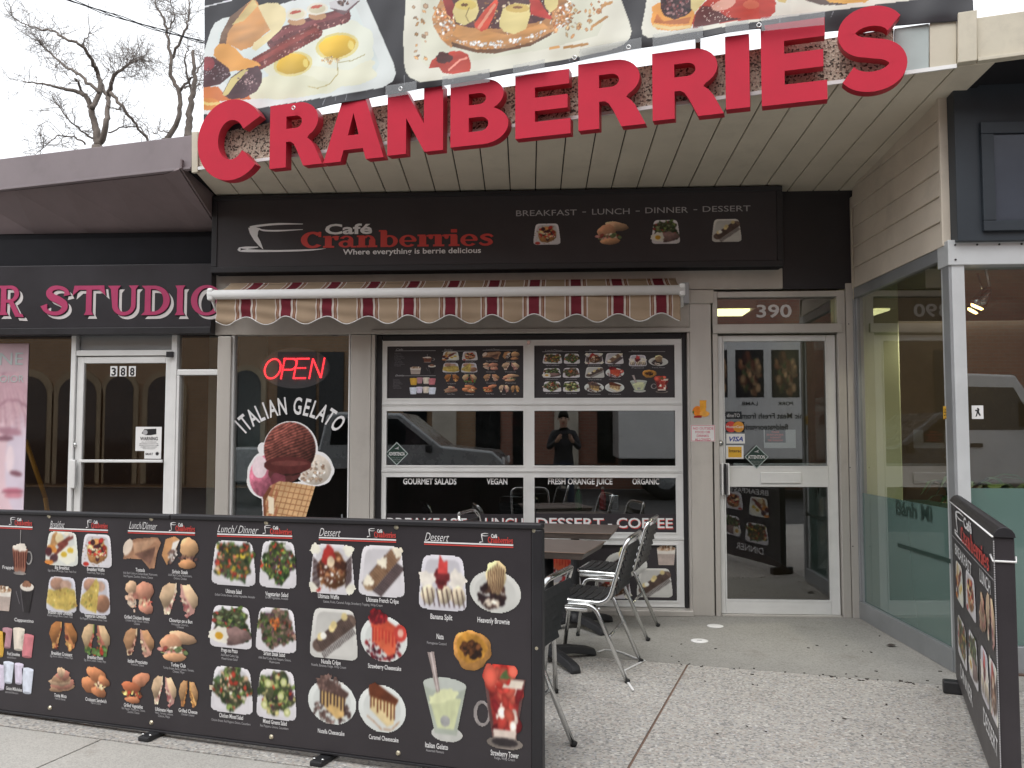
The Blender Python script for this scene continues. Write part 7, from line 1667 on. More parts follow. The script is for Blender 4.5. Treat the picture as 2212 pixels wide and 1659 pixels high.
for a in (('Ultimate Salad', 158, 256, 570), ('Vegetarian Salad', 404, 547, 588), ('Prego no Prato', 130, 232, 938), ('Sirloin Steak Salad', 394, 527, 960), ('Chicken Mixed Salad', 117, 266, 1349), ('Mixed Greens Salad', 390, 538, 1386), ('Ultimate Waffle', 733, 864, 602), ('Ultimate French Crêpe', 1034, 1236, 627), ('Nutella Crêpe', 754, 874, 1011), ('Strawberry Cheesecake', 1045, 1252, 1043), ('Nutella Cheesecake', 732, 898, 1448), ('Caramel Cheesecake', 1050, 1235, 1487)): T(zB, *a, cap=0.019)
for a in (('Grilled Chicken Breast, Grilled Vegetables, Avocado', 90, 340, 592), ('Grilled Vegetables, Avocado', 404, 547, 606), ('AAA Beef Cutlet, Egg,', 128, 238, 964), ('Mixed Green Salad', 132, 230, 986), ('AAA Beef Cutlet, Red Peppers, Onions,', 362, 565, 985), ('Mushrooms', 430, 494, 1006), ('Chicken Breast, Red Peppers, Onions, Cucumbers', 68, 312, 1378), ('Red Peppers, Onions, Cucumbers', 373, 549, 1410), ('Gelato, Fruits, Caramel, Fudge, Strawberry Topping, Whip Cream', 766, 1135, 640), ('Nutella, Bananas, Fudge, Whip Cream', 692, 908, 1030)): sub(zB, *a)
for a in (('Banana Split', 182, 318, 732), ('Heavenly Brownie', 475, 675, 756), ('Nata', 220, 264, 854), ('Italian Gelato', 149, 291, 1536), ('Strawberry Tower', 557, 732, 1587)): T(zC, *a, cap=0.022)
for a in (('Portuguese Custard', 160, 281, 888), ('Assorted Flavours', 154, 266, 1560), ('Fudge, Whip Cream', 580, 708, 1608)): sub(zC, *a)

# ------------------------------------------------------------------ pavement sign at the right edge
Fb, Nb_ = gnd(2066, 1492), gnd(2150, 1735)
AP = PL(Fb, Nb_ - Fb)
if np.dot(AP.n, CAM - AP.o) < 0: AP.n = -AP.n
al = 1.74; ah = 1.06; Nb_ = Fb + (Nb_ - Fb) / np.linalg.norm(Nb_ - Fb) * al
af = thing('pavement_sign', (Fb + Nb_) / 2, 'black cafe pavement sign with dish pictures at the right edge', 'sign')
def ab(name, u0, u1, v0, v1, d0, d1, m, bevel=0.004): return put(name, MB().hexa([AP.P(u0, v0, d0), AP.P(u1, v0, d0), AP.P(u1, v1, d0), AP.P(u0, v1, d0)], [AP.P(u0, v0, d1), AP.P(u1, v0, d1), AP.P(u1, v1, d1), AP.P(u0, v1, d1)]), m, af, bevel=bevel)
ab('panel', 0, al, 0.07, ah - 0.05, -0.064, 0.0, 'board_face', 0.004)
cap_ = [AP.P(0, 0, 0)]
mb = MB(); n_ = 8; prof = [(-0.068 + 0.073 * 0.5 * (1 - math.cos(math.pi * i / n_)), ah - 0.05 + 0.038 * math.sin(math.pi * i / n_)) for i in range(n_ + 1)]
mb.hexa([AP.P(-0.01, v, d) for d, v in prof], [AP.P(al + 0.01, v, d) for d, v in prof]); put('top_roll', mb, 'black', af, bevel=0.003)
put('piping', MB().tube([AP.P(0, ah - 0.048, 0.006), AP.P(al + .01, ah - 0.048, 0.006)], 0.0035, 6), 'white', af)
zip_ = MB()
for i in range(110):
    v = 0.08 + i * (ah - 0.14) / 110
    zip_.hexa([AP.P(al + .0015, v, 0.0005), AP.P(al + 0.007, v, 0.0005), AP.P(al + 0.007, v + .005, 0.0005), AP.P(al + .0015, v + .005, 0.0005)], [AP.P(al + .0015, v, 0.004), AP.P(al + 0.007, v, 0.004), AP.P(al + 0.007, v + .005, 0.004), AP.P(al + .0015, v + .005, 0.004)])
o = put('zip', zip_, 'grey_ink', af, kind='stuff')
put('cord', MB().tube([AP.P(al - 0.06, ah - 0.12, 0.006), AP.P(al + 0.004, ah - 0.135, 0.006), AP.P(al + 0.006, ah - 0.135, -0.067), AP.P(al - .02, ah - 0.12, -0.069)], 0.004, 6), 'white', af)
for u in (0.03, al - 0.08):
    ab('foot', u, u + 0.06, 0.0, 0.069, -0.16, 0.07, 'plastic', 0.01)
cup_logo(AP, 0.22, 0.86, 0.865, 0.995, 'white_ink', af, 0.003)
text_part('lettering', AP, 'Café', 0.70, 1.04, 0.945, 0.050, 'white_ink', af, 0.004, 0.03)
slab_word(AP, 'Cranberries', 0.56, 1.62, 0.865, 0.052, 'red_ink', af, 0.005)
def AT(s_, u0, u1, v, cap): text_part('lettering', AP, s_, u0, u1, v - cap / 2, cap, 'white_ink', af, 0.0025, 0.01)
AT('BREAKFAST', 0.20, 0.97, 0.785, 0.055); AT('LUNCH', 1.28, 1.61, 0.81, 0.055); AT('DINNER', 0.31, 0.85, 0.19, 0.07); AT('DESSERT', 1.26, 1.68, 0.245, 0.07)
for fn, u0, u1, v0, v1 in ((d_breakfast, 0.18, 0.59, 0.53, 0.735), (d_waffle, 0.68, 1.12, 0.565, 0.76), (d_stack, 1.21, 1.46, 0.58, 0.775), (d_halves_pale, 1.45, 1.72, 0.58, 0.785), (d_ultimate, 0.19, 0.68, 0.25, 0.465), (d_prego, 0.74, 1.13, 0.28, 0.50), (d_split, 1.21, 1.49, 0.31, 0.53), (d_ultwaffle, 1.50, 1.73, 0.32, 0.545)): dish(AP, fn, u0, v0, u1, v1, af, 0.003)
put('rule', flat_mesh([AP.P(0.02, 0.832, .002), AP.P(al - .02, 0.85, .002), AP.P(al - .02, 0.854, .002), AP.P(0.02, 0.836, .002)], [(0, 1, 2, 3)]), 'grey_ink', af)

# ------------------------------------------------------------------ patio furniture
TH = 0.70
def make_table(label):
    t = thing('patio_table', (0, 0, 0), label, 'table', 'patio tables')
    h = 0.295
    put('tabletop', MB().hexa([(x, y, TH - 0.045) for x, y in ((-h + .025, -h + .025), (h - .025, -h + .025), (h - .025, h - .025), (-h + .025, h - .025))], [(x, y, TH) for x, y in ((-h, -h), (h, -h), (h, h), (-h, h))]), 'wood', t, True, 0.004)
    put('edge_band', MB().tube([(-h - .001, -h - .001, TH - .003), (h + .001, -h - .001, TH - .003), (h + .001, h + .001, TH - .003), (-h - .001, h + .001, TH - .003)], 0.0025, 6, True), 'wood_edge', t, True)
    put('column', MB().tube([(0, 0, 0.06), (0, 0, TH - 0.05)], 0.032, 14), 'cast', t, True); put('spider_plate', MB().box(-0.12, 0.12, -0.12, 0.12, TH - 0.0495, TH - 0.0455 ), 'cast', t, True)
    hub = put('hub', MB().lathe([(0.065, 0.035), (0.07, 0.05), (0.055, 0.085), (0.034, 0.11)], (0, 0, 0), 16), 'cast', t, True)
    for k_ in range(4):
        M = Matrix.Rotation(k_ * math.pi / 2 + math.pi / 4, 4, 'Z'); P_ = []
        prof = [(0.03, 0.04, 0.09, 0.038), (0.15, 0.032, 0.082, 0.034), (0.27, 0.012, 0.06, 0.034), (0.315, 0.0, 0.045, 0.036), (0.33, 0.0, 0.02, 0.030)]
        vs_ = []
        for (x, lo, hi, w_) in prof: vs_ += [M @ Vector((x, -w_, lo)), M @ Vector((x, w_, lo)), M @ Vector((x, w_ * .7, hi)), M @ Vector((x, -w_ * .7, hi))]
        fs_ = [(0, 1, 2, 3), (16, 19, 18, 17)] + [(i * 4 + j, i * 4 + (j + 1) % 4, i * 4 + 4 + (j + 1) % 4, i * 4 + 4 + j) for i in range(4) for j in range(4)]
        put('base_arm', MB().add(vs_, fs_), 'cast', t, True, 0.008)
    return t
slat_cache = {}
def make_chair(label):
    t = thing('patio_chair', (0, 0, 0), label, 'chair', 'patio chairs')
    hw, zs_, rr = 0.205, 0.435, 0.0125
    top = 0.795
    loop = [(0.215, -hw, zs_), (0.215, hw, zs_), (-0.165, hw, zs_ - .012), (-0.275, hw - .005, top), (-0.275, -hw + .005, top), (-0.165, -hw, zs_ - .012)]
    pts = fillet([loop[-1]] + loop + [loop[0]], 0.07, 6)
    # bend the top rail backwards a little
    pts = [p + np.array([-0.028 * max(0, 1 - (p[1] / hw) ** 2) if p[2] > 0.7 else 0, 0, 0]) for p in pts[1:-1]]
    put('seat_and_back_frame', MB().tube(pts, rr, 10, True), 'chrome', t, True)
    for s in (-1, 1):
        y = s * (hw + 0.022)
        put('rear_leg', MB().tube(fillet([(0.19, y, zs_ - .022), (-0.09, y, zs_ - .022), (-0.27, y, 0.012)], 0.06, 6), rr, 10), 'chrome', t, True)
        put('front_leg', MB().tube(fillet([(-0.05, y - s * .001, zs_ - .048), (0.16, y - s * .001, zs_ - .048), (0.205, y - s * .001, 0.012)], 0.05, 6), rr, 10), 'chrome', t, True)
        for x in (-0.27, 0.205): put('foot_cap', MB().tube([(x, y, 0.0), (x - (0.01 if x < 0 else -.002), y, 0.020)], 0.0135, 10), 'rubber', t, True)
        put('screw', MB().tube([(-0.12, y + s * .011, zs_ - .036), (-0.12, y + s * .016, zs_ - .036)], 0.006, 8), 'chrome', t, True)
    put('stretcher', MB().tube([(-0.165, -hw - .02, 0.235), (-0.165, hw + .02, 0.235)], 0.009, 8), 'chrome', t, True)
    put('cross_rail', MB().tube([(0.05, -hw - .02, zs_ - .03), (0.05, hw + .02, zs_ - .03)], 0.009, 8), 'chrome', t, True)
    if 'seat' not in slat_cache:
        vs_ = [(x, y, z_ + 0.010 * (y / hw) ** 2) for z_ in (-0.004, 0.004) for x in (-0.019, 0.019) for y in np.linspace(-hw + .006, hw - .006, 7)]
        fs_ = []
        for j in range(6): fs_ += [(j, j + 1, 8 + j, 7 + j), (14 + j, 21 + j, 22 + j, 15 + j), (j, 14 + j, 15 + j, j + 1), (7 + j, 8 + j, 22 + j, 21 + j)]
        fs_ += [(0, 7, 21, 14), (6, 20, 27, 13)]
        me = MB().add(vs_, fs_).mesh('slat'); me.materials.append(MATS['plastic']); slat_cache['seat'] = me
    def slat(name, M):
        o = link(bpy.data.objects.new(name, slat_cache['seat'])); o.parent = t; o.matrix_basis = M
    for i in range(8): slat('seat_slat', Matrix.Translation((0.185 - i * 0.0465, 0, zs_ + 0.006 - 0.0015 * i)))
    an = math.atan2(top - zs_ - .01, -0.11)
    for i in range(7):
        s = 0.16 + i * 0.105; x = -0.175 - 0.10 * s; zz = zs_ + (top - zs_) * s
        slat('back_slat', Matrix.Translation((x - 0.010, 0, zz)) @ Matrix.Rotation(R(-75), 4, 'Y'))
    return t
def place(o, xy, rz): o.location = (xy[0], xy[1], 0.001); o.rotation_euler = (0, 0, rz)
z4 = lambda x, y: ((1700 + x / 2.0733) / 1.4756, (1600 + y / 2.0733) / 1.4756)
RZ = math.pi - STA                                        # chairs on the right face left along the street line
def rear_at(p_near, p_far, rz):                            # put the middle of the rear feet where the picture shows it
    m_ = (gnd(*p_near)[:2] + gnd(*p_far)[:2]) / 2; f = np.array([math.cos(rz), math.sin(rz)])
    return m_ + f * 0.27
ch0 = make_chair('front chair right of the nearer visible table, silver frame with black slats')
pA = rear_at(z4(600, 1205), z4(720, 1055), RZ); place(ch0, pA, RZ)
def add_chair(xy, rz, label):
    o = clone(ch0); place(o, xy, rz); o['label'] = label; return o
pB = rear_at(z4(780, 922), z4(795, 820), RZ)
add_chair(pB, RZ, 'rear chair close to the glass door, right of the farther table')
pC = rear_at((1190, 1704), (1215, 1606), RZ - 0.05) ; add_chair(pC, RZ - 0.05, 'nearest chair, half hidden behind the right end of the menu board')
tb0 = make_table('nearer visible patio table with dark wood top beside the front chair')
nr, fr2 = gnd(*z4(325, 352), TH)[:2], gnd(*z4(490, 250), TH)[:2]
su_ = su2; cT = (nr + fr2) / 2 - su_ * 0.31
base1 = gnd(*z4(120, 1050))[:2]
place(tb0, 0.55 * cT + 0.45 * (base1), -STA)
tb1 = clone(tb0); tb1['label'] = 'farther patio table with dark wood top close to the glass door'
n2_ = gnd(*z4(607, 212), TH)[:2]; base2 = gnd(*z4(315, 800))[:2]
c2_ = 0.5 * (n2_ + np.array([-0.38, 0.22])) + 0.5 * base2
place(tb1, c2_, -STA * 0.6)
T1c = np.array(tb0.location[:2])
pD = CAM[:2] + RT[:2] * (-0.045) + np.array([-math.sin(YAW), math.cos(YAW)]) * 4.58
add_chair(pD, math.pi / 2 - STA, 'chair with its back to the board, its frame showing past the board end')
add_chair(c2_ - su2 * 0.55, -STA, 'chair left of the farther table, seen below the tabletops')
# white plastic strip lying on the ground
pts = [gnd(*z4(x, y), 0.004) for x, y in ((430, 992), (470, 978), (540, 982), (600, 1002), (680, 1035), (735, 1050), (600, 1118), (622, 1190), (660, 1248))]
mb = MB(); vs_ = []
for i, p in enumerate(pts):
    t_ = pts[min(i + 1, len(pts) - 1)] - pts[max(i - 1, 0)]; t_ /= np.linalg.norm(t_); nn = np.array([-t_[1], t_[0], 0]); vs_ += [p - nn * .006, p + nn * .006, p + nn * .006 + [0, 0, .005], p - nn * .006 + [0, 0, .005]]
fs_ = [(0, 1, 2, 3), tuple(4 * (len(pts) - 1) + k_ for k_ in (3, 2, 1, 0))] + [(i * 4 + j, i * 4 + (j + 1) % 4, i * 4 + 4 + (j + 1) % 4, i * 4 + 4 + j) for i in range(len(pts) - 1) for j in range(4)]
put('plastic_strap', mb.add(vs_, fs_), 'white', None, label='thin white plastic strap lying bent on the paving by the front chair', cat='strap')
for i, (x, y) in enumerate(((1545, 1353), (1511, 1385))):
    g_ = gnd(x, y); t = thing('floor_cap', g_, ('white round floor cap nearer to the cafe door', 'white round slotted floor cap farther from the cafe door')[i], 'floor cap', 'floor caps')
    put('disc', MB().lathe([(0.058, 0.0005), (0.058, 0.004), (0.05, 0.006)], g_, 24), 'white', t)
    if i: put('slot', MB().box(g_[0] - .016, g_[0] + .016, g_[1] - .004, g_[1] + .004, 0.0061, 0.0066), 'black', t)
def litter(x, y, s, label, name='dry_leaf', m='dead_leaf'):
    g_ = gnd(x, y); r_ = random.Random(x); vs_ = []
    for k_ in range(7): a = k_ / 7 * 6.28; vs_.append((g_[0] + math.cos(a) * s * (0.6 + .5 * r_.random()), g_[1] + math.sin(a) * s * 0.6, 0.002 + 0.012 * r_.random() * s / .03))
    vs_.append((g_[0], g_[1], 0.010 + s * 0.3)); mb = MB().add(vs_, [(k_, (k_ + 1) % 7, 7) for k_ in range(7)] + [(6, 5, 4, 3, 2, 1, 0)])
    put(name, mb, m, None, label=label, cat='leaf')
litter(1926, 1397, 0.034, 'curled dark dead leaf on the slab near the corner window')
deb = MB(); r_ = random.Random(5)
for i in range(60):
    x, y = r_.uniform(1450, 2050), 0
    t_ = r_.random(); y = 1434 + (x - 1474) * 0.083 + r_.gauss(0, 3) if t_ < 0.6 else r_.uniform(1370, 1600)
    g_ = gnd(x, y); s = r_.uniform(0.003, 0.010); a = r_.random() * 3
    deb.box(-s, s, -s * .5, s * .5, 0.0005, 0.004, M=Matrix.Translation((g_[0], g_[1], 0)) @ Matrix.Rotation(a, 4, 'Z'))
put('ground_debris', deb, 'dead_leaf', None, label='scattered bits of dry debris on the paving', cat='debris', kind='stuff')
# table with condiments inside, behind the glass door
it = thing('inner_table', (0.2, 0.75, 0), 'cafe table with sauce bottles just inside the glass overhead door', 'table')
put('tabletop', MB().box(-0.25, 0.55, 0.45, 1.05, 0.71, 0.745), 'wood', it, bevel=0.006); put('column', MB().tube([(0.15, 0.75, 0.03), (0.15, 0.75, 0.71)], 0.03, 12), 'cast', it); put('base', MB().lathe([(0.22, 0.003), (0.22, 0.02), (0.05, 0.04)], (0.15, 0.75, 0), 20), 'cast', it)
def bottle(x, y, m, label, h_=0.19):
    t = thing('sauce_bottle', (x, y, 0.746), label, 'bottle'); put('body', MB().lathe([(0.028, 0.746), (0.030, 0.76), (0.030, 0.746 + h_ * .6), (0.012, 0.746 + h_ * .85), (0.012, 0.746 + h_ * .9)], (x, y, 0), 14), m, t); put('cap', MB().lathe([(0.014, 0.746 + h_ * .9), (0.010, 0.746 + h_)], (x, y, 0), 12), 'white', t)
bx1 = FX(1302, 1080, 0.6); bottle(bx1, 0.6, 'ketchup', 'red sauce bottle on the table inside the glass door'); bottle(FX(1250, 1080, 0.6), 0.6, 'green_bottle', 'green sauce bottle on the table inside the glass door')
put('napkin_box', MB().box(bx1 + .05, bx1 + .13, 0.55, 0.66, 0.746, 0.87), 'chrome', None, bevel=0.006, label='steel napkin box beside the red sauce bottle inside', cat='napkin box')
for i, (x, y, a) in enumerate(((-0.95, 0.75, 0.3), (0.95, 0.9, 2.9), (-0.35, 1.6, 1.2))):
    add_chair((x, y), a, ('indoor chair behind the left half of the glass door', 'indoor chair right of the table with sauce bottles', 'indoor chair farther back in the dim cafe')[i])

# ------------------------------------------------------------------ bare trees and wires
def tree(name, label, Yt, branches, ntw_, seed, trunk_at):
    rr_ = random.Random(seed); t = thing(name, (trunk_at[0], Yt, 0), label, 'tree', 'bare street trees')
    tr, tw_ = MB(), MB(); allp = []
    for j, (pts, r0, r1) in enumerate(branches):
        ph = rr_.random() * 6; P_ = []
        for i, (x, y) in enumerate(pts): P_.append(fac(x * .33337, y * .33337, Yt + (0 if j == 0 else 0.35 * math.sin(ph + i * 1.1))))
        P_ = bez(P_, 6); P_ = [p + np.array([rr_.gauss(0, .012) for _ in range(3)]) for p in P_]
        tr.tube(P_, list(np.linspace(r0 * 0.78, r1 * 0.6, len(P_))), 7)
        allp.append((P_, r0, r1))
    def twig(p, d, L_, r, depth):
        pts = [p]; dd = np.array(d, float)
        for k_ in range(4):
            dd = dd + np.array([rr_.gauss(0, .28), rr_.gauss(0, .28), rr_.gauss(0.04, .28)]); dd /= np.linalg.norm(dd); pts.append(pts[-1] + dd * L_ / 4)
        tw_.tube(pts, list(np.linspace(r, r * 0.4, 5)), 4, caps=False)
        if depth > 0:
            for k_ in range(3):
                q_ = pts[rr_.randint(1, 4)]; e = dd + np.array([rr_.gauss(0, .7), rr_.gauss(0, .7), rr_.gauss(0, .7)]); twig(q_, e / np.linalg.norm(e), L_ * 0.6, r * 0.6, depth - 1)
    for (P_, r0, r1), nn in zip(allp, ntw_):
        for k_ in range(nn):
            i = int(len(P_) * (0.25 + 0.75 * rr_.random() ** 0.7)); i = min(i, len(P_) - 2); t_ = P_[i + 1] - P_[i]; t_ /= np.linalg.norm(t_) + 1e-9
            e = t_ * 0.6 + np.array([rr_.gauss(0, .6), rr_.gauss(0, .6), rr_.gauss(0.1, .6)]); twig(P_[i], e / np.linalg.norm(e), rr_.uniform(0.22, 0.6), 0.0065, 2)
    base = np.array([trunk_at[0], Yt, 0.0]); p0 = allp[0][0][0]; tr.tube([base, base + (p0 - base) * 0.6 + np.array([.05, 0, 0]), p0], [0.22, 0.17, branches[0][1]], 9)
    put('trunk', tr, 'bark', t); put('crown', tw_, 'twig', t)
YT = 9.0
bt = [([(640, 940), (620, 830), (590, 710), (540, 610), (430, 580), (300, 545), (150, 535)], 0.10, 0.015), ([(590, 710), (650, 570), (640, 500), (610, 420), (545, 310), (430, 250), (330, 200), (180, 165), (60, 95)], 0.065, 0.012), ([(655, 930), (690, 790), (700, 640), (660, 560), (610, 400)], 0.08, 0.03),
      ([(700, 640), (740, 500), (830, 420), (920, 380)], 0.06, 0.012), ([(545, 610), (500, 530), (480, 510)], 0.035, 0.025), ([(720, 600), (800, 700), (900, 830), (980, 930)], 0.045, 0.03), ([(640, 600), (520, 490), (400, 410), (290, 310), (240, 255)], 0.045, 0.012), ([(545, 310), (545, 270), (590, 205)], 0.025, 0.008),
      ([(640, 900), (570, 880), (440, 770), (360, 660)], 0.03, 0.012), ([(690, 690), (790, 710)], 0.02, 0.012), ([(560, 930), (480, 890), (360, 890), (280, 960)], 0.025, 0.01), ([(700, 860), (800, 825), (900, 825), (960, 900)], 0.02, 0.014)]
tree('bare_tree', 'bare tree with spreading branches above the purple canopy, nearest the left edge', YT, bt, [16, 34, 8, 80, 4, 6, 50, 8, 22, 8, 26, 6], 11, (FX(640, 1500, YT) * 0 + fac(640 * .33337, 313, YT)[0], 0))
bt2 = [([(1075, 900), (1150, 790), (1165, 620), (1110, 490), (1110, 380), (1085, 230), (1050, 100), (1010, 30), (1040, -120)], 0.075, 0.015), ([(1110, 380), (1180, 240), (1220, 130), (1225, 0), (1200, -140)], 0.04, 0.015), ([(1165, 600), (1190, 560), (1260, 480), (1330, 380)], 0.045, 0.02), ([(1190, 570), (1300, 545)], 0.025, 0.015), ([(1085, 200), (1130, 120), (1100, 0)], 0.025, 0.01), ([(1100, 860), (1040, 850), (1000, 870)], 0.02, 0.01)]
tree('bare_tree', 'slender bare tree beside the left edge of the banner', YT + 1.5, bt2, [36, 28, 20, 10, 20, 8], 17, (fac(1075 * .33337, 300, YT + 1.5)[0], 0))
bt3 = [([(1215, 900), (1225, 760), (1245, 620), (1260, 500), (1250, 330)], 0.10, 0.05), ([(1245, 620), (1200, 400), (1230, 300)], 0.03, 0.01)]
tree('bare_tree', 'thick bare trunk half hidden by the left edge of the banner', YT + 0.6, bt3, [6, 8], 23, (fac(1215 * .33337, 300, YT + .6)[0], 0))
wr = thing('overhead_wires', fac(300, 30, 3.5), 'bundle of thin dark overhead wires crossing the sky at the left', 'wires')
for k_ in range(4):
    A_, B_ = fac(120, -14 + 1.5 * k_, 3.0), fac(520, 108 + 1.0 * k_, 5.0); pts = []
    for i in range(25):
        t_ = i / 24; p = A_ + (B_ - A_) * t_; p = p + np.array([0, 0, -0.05 * 4 * t_ * (1 - t_) + 0.012 * math.sin(t_ * 25 + k_ * 1.7)]); pts.append(p)
    put('wire', MB().tube(pts, 0.0055, 5), 'wire', wr)
put('service_pole', MB().tube([B_ * [1, 1, 0] + [0, 0, 3.2], B_ + [0, 0, .3]], 0.04, 8), 'rust', wr)

# ------------------------------------------------------------------ across the street (seen in the glass)
YO = 15.0
mat('stone_dull', (0.40, 0.31, 0.20), 0.85, 0.0, 0.2, 2)
ob = thing('brick_building', (0, -YO, 0), 'brick building with arched openings across the street, seen reflected in the glass', 'building')
put('wall', MB().box(-26, -2.2, -YO - 0.4, -YO, 0, 8.5), 'brick_tan', ob); put('wall', MB().box(-2.199, 24, -YO - 0.4, -YO + 0.001, 0, 8.0), 'brick', ob)
put('cornice', MB().box(-26, 24, -YO + 0.002, -YO + 0.3, 7.6, 8.0), 'stone_pale', ob)
mir = lambda x, y: fac(x, y, YO)                          # what the glass shows at x, y stands here, mirrored
def orect(name, x0, y0, x1, y1, m, dep=0.05): a, b = mir(x0, y0), mir(x1, y1); put(name, MB().box(a[0], b[0], -YO + 0.002, -YO + dep, max(0.02, b[2]), a[2]), m, ob)
orect('pilaster', 934, 780, 984, 1070, 'stone_pale', 0.15); orect('pilaster', 1197, 780, 1250, 1070, 'stone_pale', 0.15); orect('pilaster', 1480, 700, 1530, 1070, 'stone_pale', 0.15)
for (x0, y0, x1, y1) in ((1027, 860, 1080, 1020), (1107, 860, 1137, 1020), (870, 840, 920, 935), (1290, 860, 1330, 1000), (600, 760, 680, 980), (690, 760, 740, 980)): orect('window', x0, y0, x1, y1, 'dark_glass', 0.06)
def oarch(x0, x1, yt_, yb_):
    a, b = mir(x0, yt_), mir(x1, yb_); r_ = (b[0] - a[0]) / 2; cx = (a[0] + b[0]) / 2; zsp = a[2] - r_
    pl_ = PL((0, -YO + 0.004, 0), (-1, 0, 0))
    outer = [(-(cx + r_ * 1.35), 0.1), (-(cx - r_ * 1.35), 0.1)] + [(-(cx) + r_ * 1.35 * math.cos(t_), zsp + r_ * 1.35 * math.sin(t_)) for t_ in np.linspace(0, math.pi, 16)]
    shape_part('arch_surround', pl_, [outer], 'stone_dull', ob, 0.03, 0.03)
    inner = [(-(cx + r_), 0.1), (-(cx - r_), 0.1)] + [(-cx + r_ * math.cos(t_), zsp + r_ * math.sin(t_)) for t_ in np.linspace(0, math.pi, 16)]
    shape_part('arch_opening', pl_, [inner], 'dark_glass', ob, 0.07, 0.005)
oarch(127, 203, 813, 1040); oarch(229, 283, 813, 1040); oarch(20, 95, 813, 1040); oarch(500, 560, 800, 1040); oarch(320, 385, 813, 1040)
# parked pickup, mirrored in the glass
def wheel(par, x, y, r_=0.37, s=1):
    w_ = put('wheel', MB().lathe([(r_ * .6, -0.11), (r_, -0.10), (r_, 0.10), (r_ * .6, 0.11)], (x, y, r_), 24, axis='y'), 'tyre', par, True); put('rim', MB().lathe([(0.02, -0.02), (r_ * .58, 0.0), (r_ * .62, 0.09 ), (r_ * .5, 0.112)], (x, y, r_), 20, axis='y'), 'silver_paint', w_, True)
def vehicle(name, label, cat, loc, prof, wins, w_, paint, wx):
    t = thing(name, loc, label, cat)
    put('body', MB().hexa([(x, -w_ / 2, z_) for x, z_ in prof], [(x, w_ / 2, z_) for x, z_ in prof]), paint, t, True, 0.05, seg=3)
    for wn in wins:
        for s in (-1, 1): put('window', MB().hexa([(x, s * (w_ / 2 + .001), z_) for x, z_ in wn], [(x, s * (w_ / 2 + .008), z_) for x, z_ in wn]), 'dark_glass', t, True)
    for x in wx:
        for s in (-1, 1): wheel(t, x, s * (w_ / 2 - 0.08))
    for s in (-1, 1):
        put('headlight', MB().box(prof[-2][0] - .02, prof[-2][0] + 0.03, s * w_ * .40 - .14, s * w_ * .40 + .14, 0.80, 0.95), 'white', t, True, 0.02)
        put('mirror', MB().box(wins[-1][-1][0] - .05, wins[-1][-1][0] + .06, s * (w_ / 2 + .02), s * (w_ / 2 + .2), 1.05, 1.2), 'black', t, True, 0.02)
        put('door_handle', MB().box(wins[-1][0][0] + .05, wins[-1][0][0] + .25, s * (w_ / 2 + .003), s * (w_ / 2 + .02), 0.98, 1.02), 'black', t, True)
    return t
tx1 = mir(1090, 960)[0] * 0 + fac(1090, 960, 10.6)[0]
vehicle('pickup_truck', 'silver pickup truck parked at the kerb, seen only as a reflection', 'truck', (tx1 - 2.75, -10.8, -0.03),
        [(-2.8, 0.45), (-2.75, 1.15), (-0.85, 1.15), (-0.70, 1.78), (-0.45, 1.84), (0.75, 1.82), (1.55, 1.18), (2.55, 1.08), (2.75, 0.9), (2.78, 0.45)], [[(-0.62, 1.2), (-0.55, 1.70), (0.08, 1.72), (0.08, 1.2)], [(0.14, 1.2), (0.14, 1.72), (0.70, 1.70), (1.32, 1.2)]], 1.9, 'silver_paint', (-1.75, 1.75))
YK = 11.6
mk = lambda x, y: fac(x, y, YK)
bx_a, bx_b = mk(1336, 800)[0], mk(1905, 800)[0]; bz0, bz1 = 0.85, 3.45
tk = thing('box_truck', ((bx_a + bx_b) / 2, -YK - 1.2, -0.03), 'white meat delivery truck parked across the street, seen only as a reflection', 'truck')
put('box', MB().box(bx_a, bx_b, -YK - 2.3, -YK, bz0, bz1), 'van_white', tk, bevel=0.03)
put('chassis', MB().box(bx_a + .1, bx_b + 1.6, -YK - 1.9, -YK - 0.4, 0.5, 0.848), 'black', tk)
cbx = bx_b + 0.08
cabp = [(cbx, 0.5), (cbx, 2.45), (cbx + 1.15, 2.40), (cbx + 1.75, 1.45), (cbx + 2.5, 1.25), (cbx + 2.55, 0.5)]
put('cab', MB().hexa([(x, -YK - 2.2, z_) for x, z_ in cabp], [(x, -YK - 0.1, z_) for x, z_ in cabp]), 'van_white', tk, bevel=0.05, seg=3)
cw = [(cbx + .3, 1.45), (cbx + .3, 2.2), (cbx + 1.1, 2.18), (cbx + 1.5, 1.45)]
put('side_window', MB().hexa([(x, -YK - 0.099, z_) for x, z_ in cw], [(x, -YK - 0.09, z_) for x, z_ in cw]), 'dark_glass', tk)
put('mirror', MB().box(cbx + 1.3, cbx + 1.5, -YK - 0.09, -YK + 0.2, 1.5, 1.95), 'black', tk, bevel=0.02)
put('door_handle', MB().box(cbx + .35, cbx + .55, -YK - 0.099, -YK - 0.07, 1.15, 1.22), 'black', tk)
for x in (bx_a + 1.0, cbx + 1.9):
    for y in (-YK - 0.25, -YK - 2.0):
        w_ = put('wheel', MB().lathe([(0.26, -0.12), (0.44, -0.11), (0.44, 0.11), (0.26, 0.12)], (x, y, 0.41), 24, axis='y'), 'tyre', tk); put('rim', MB().lathe([(0.03, -0.05), (0.25, 0.0), (0.26, 0.10), (0.2, 0.125)], (x, y, 0.41), 18, axis='y'), 'silver_paint', w_)
PB = PL((0, -YK + 0.002, 0), (-1, 0, 0))
cm = Cv(40, 60, 77); cm.fill(np.ones((60, 40), bool), (40, 36, 38), 0.2, 6); cm.bits(cm.ell(0.5, 0.55, 0.4, 0.42), 70, 0.09, [(120, 70, 50), (150, 104, 70), (70, 40, 34), (90, 100, 60), (180, 140, 100)], 2); cm.soften(1)
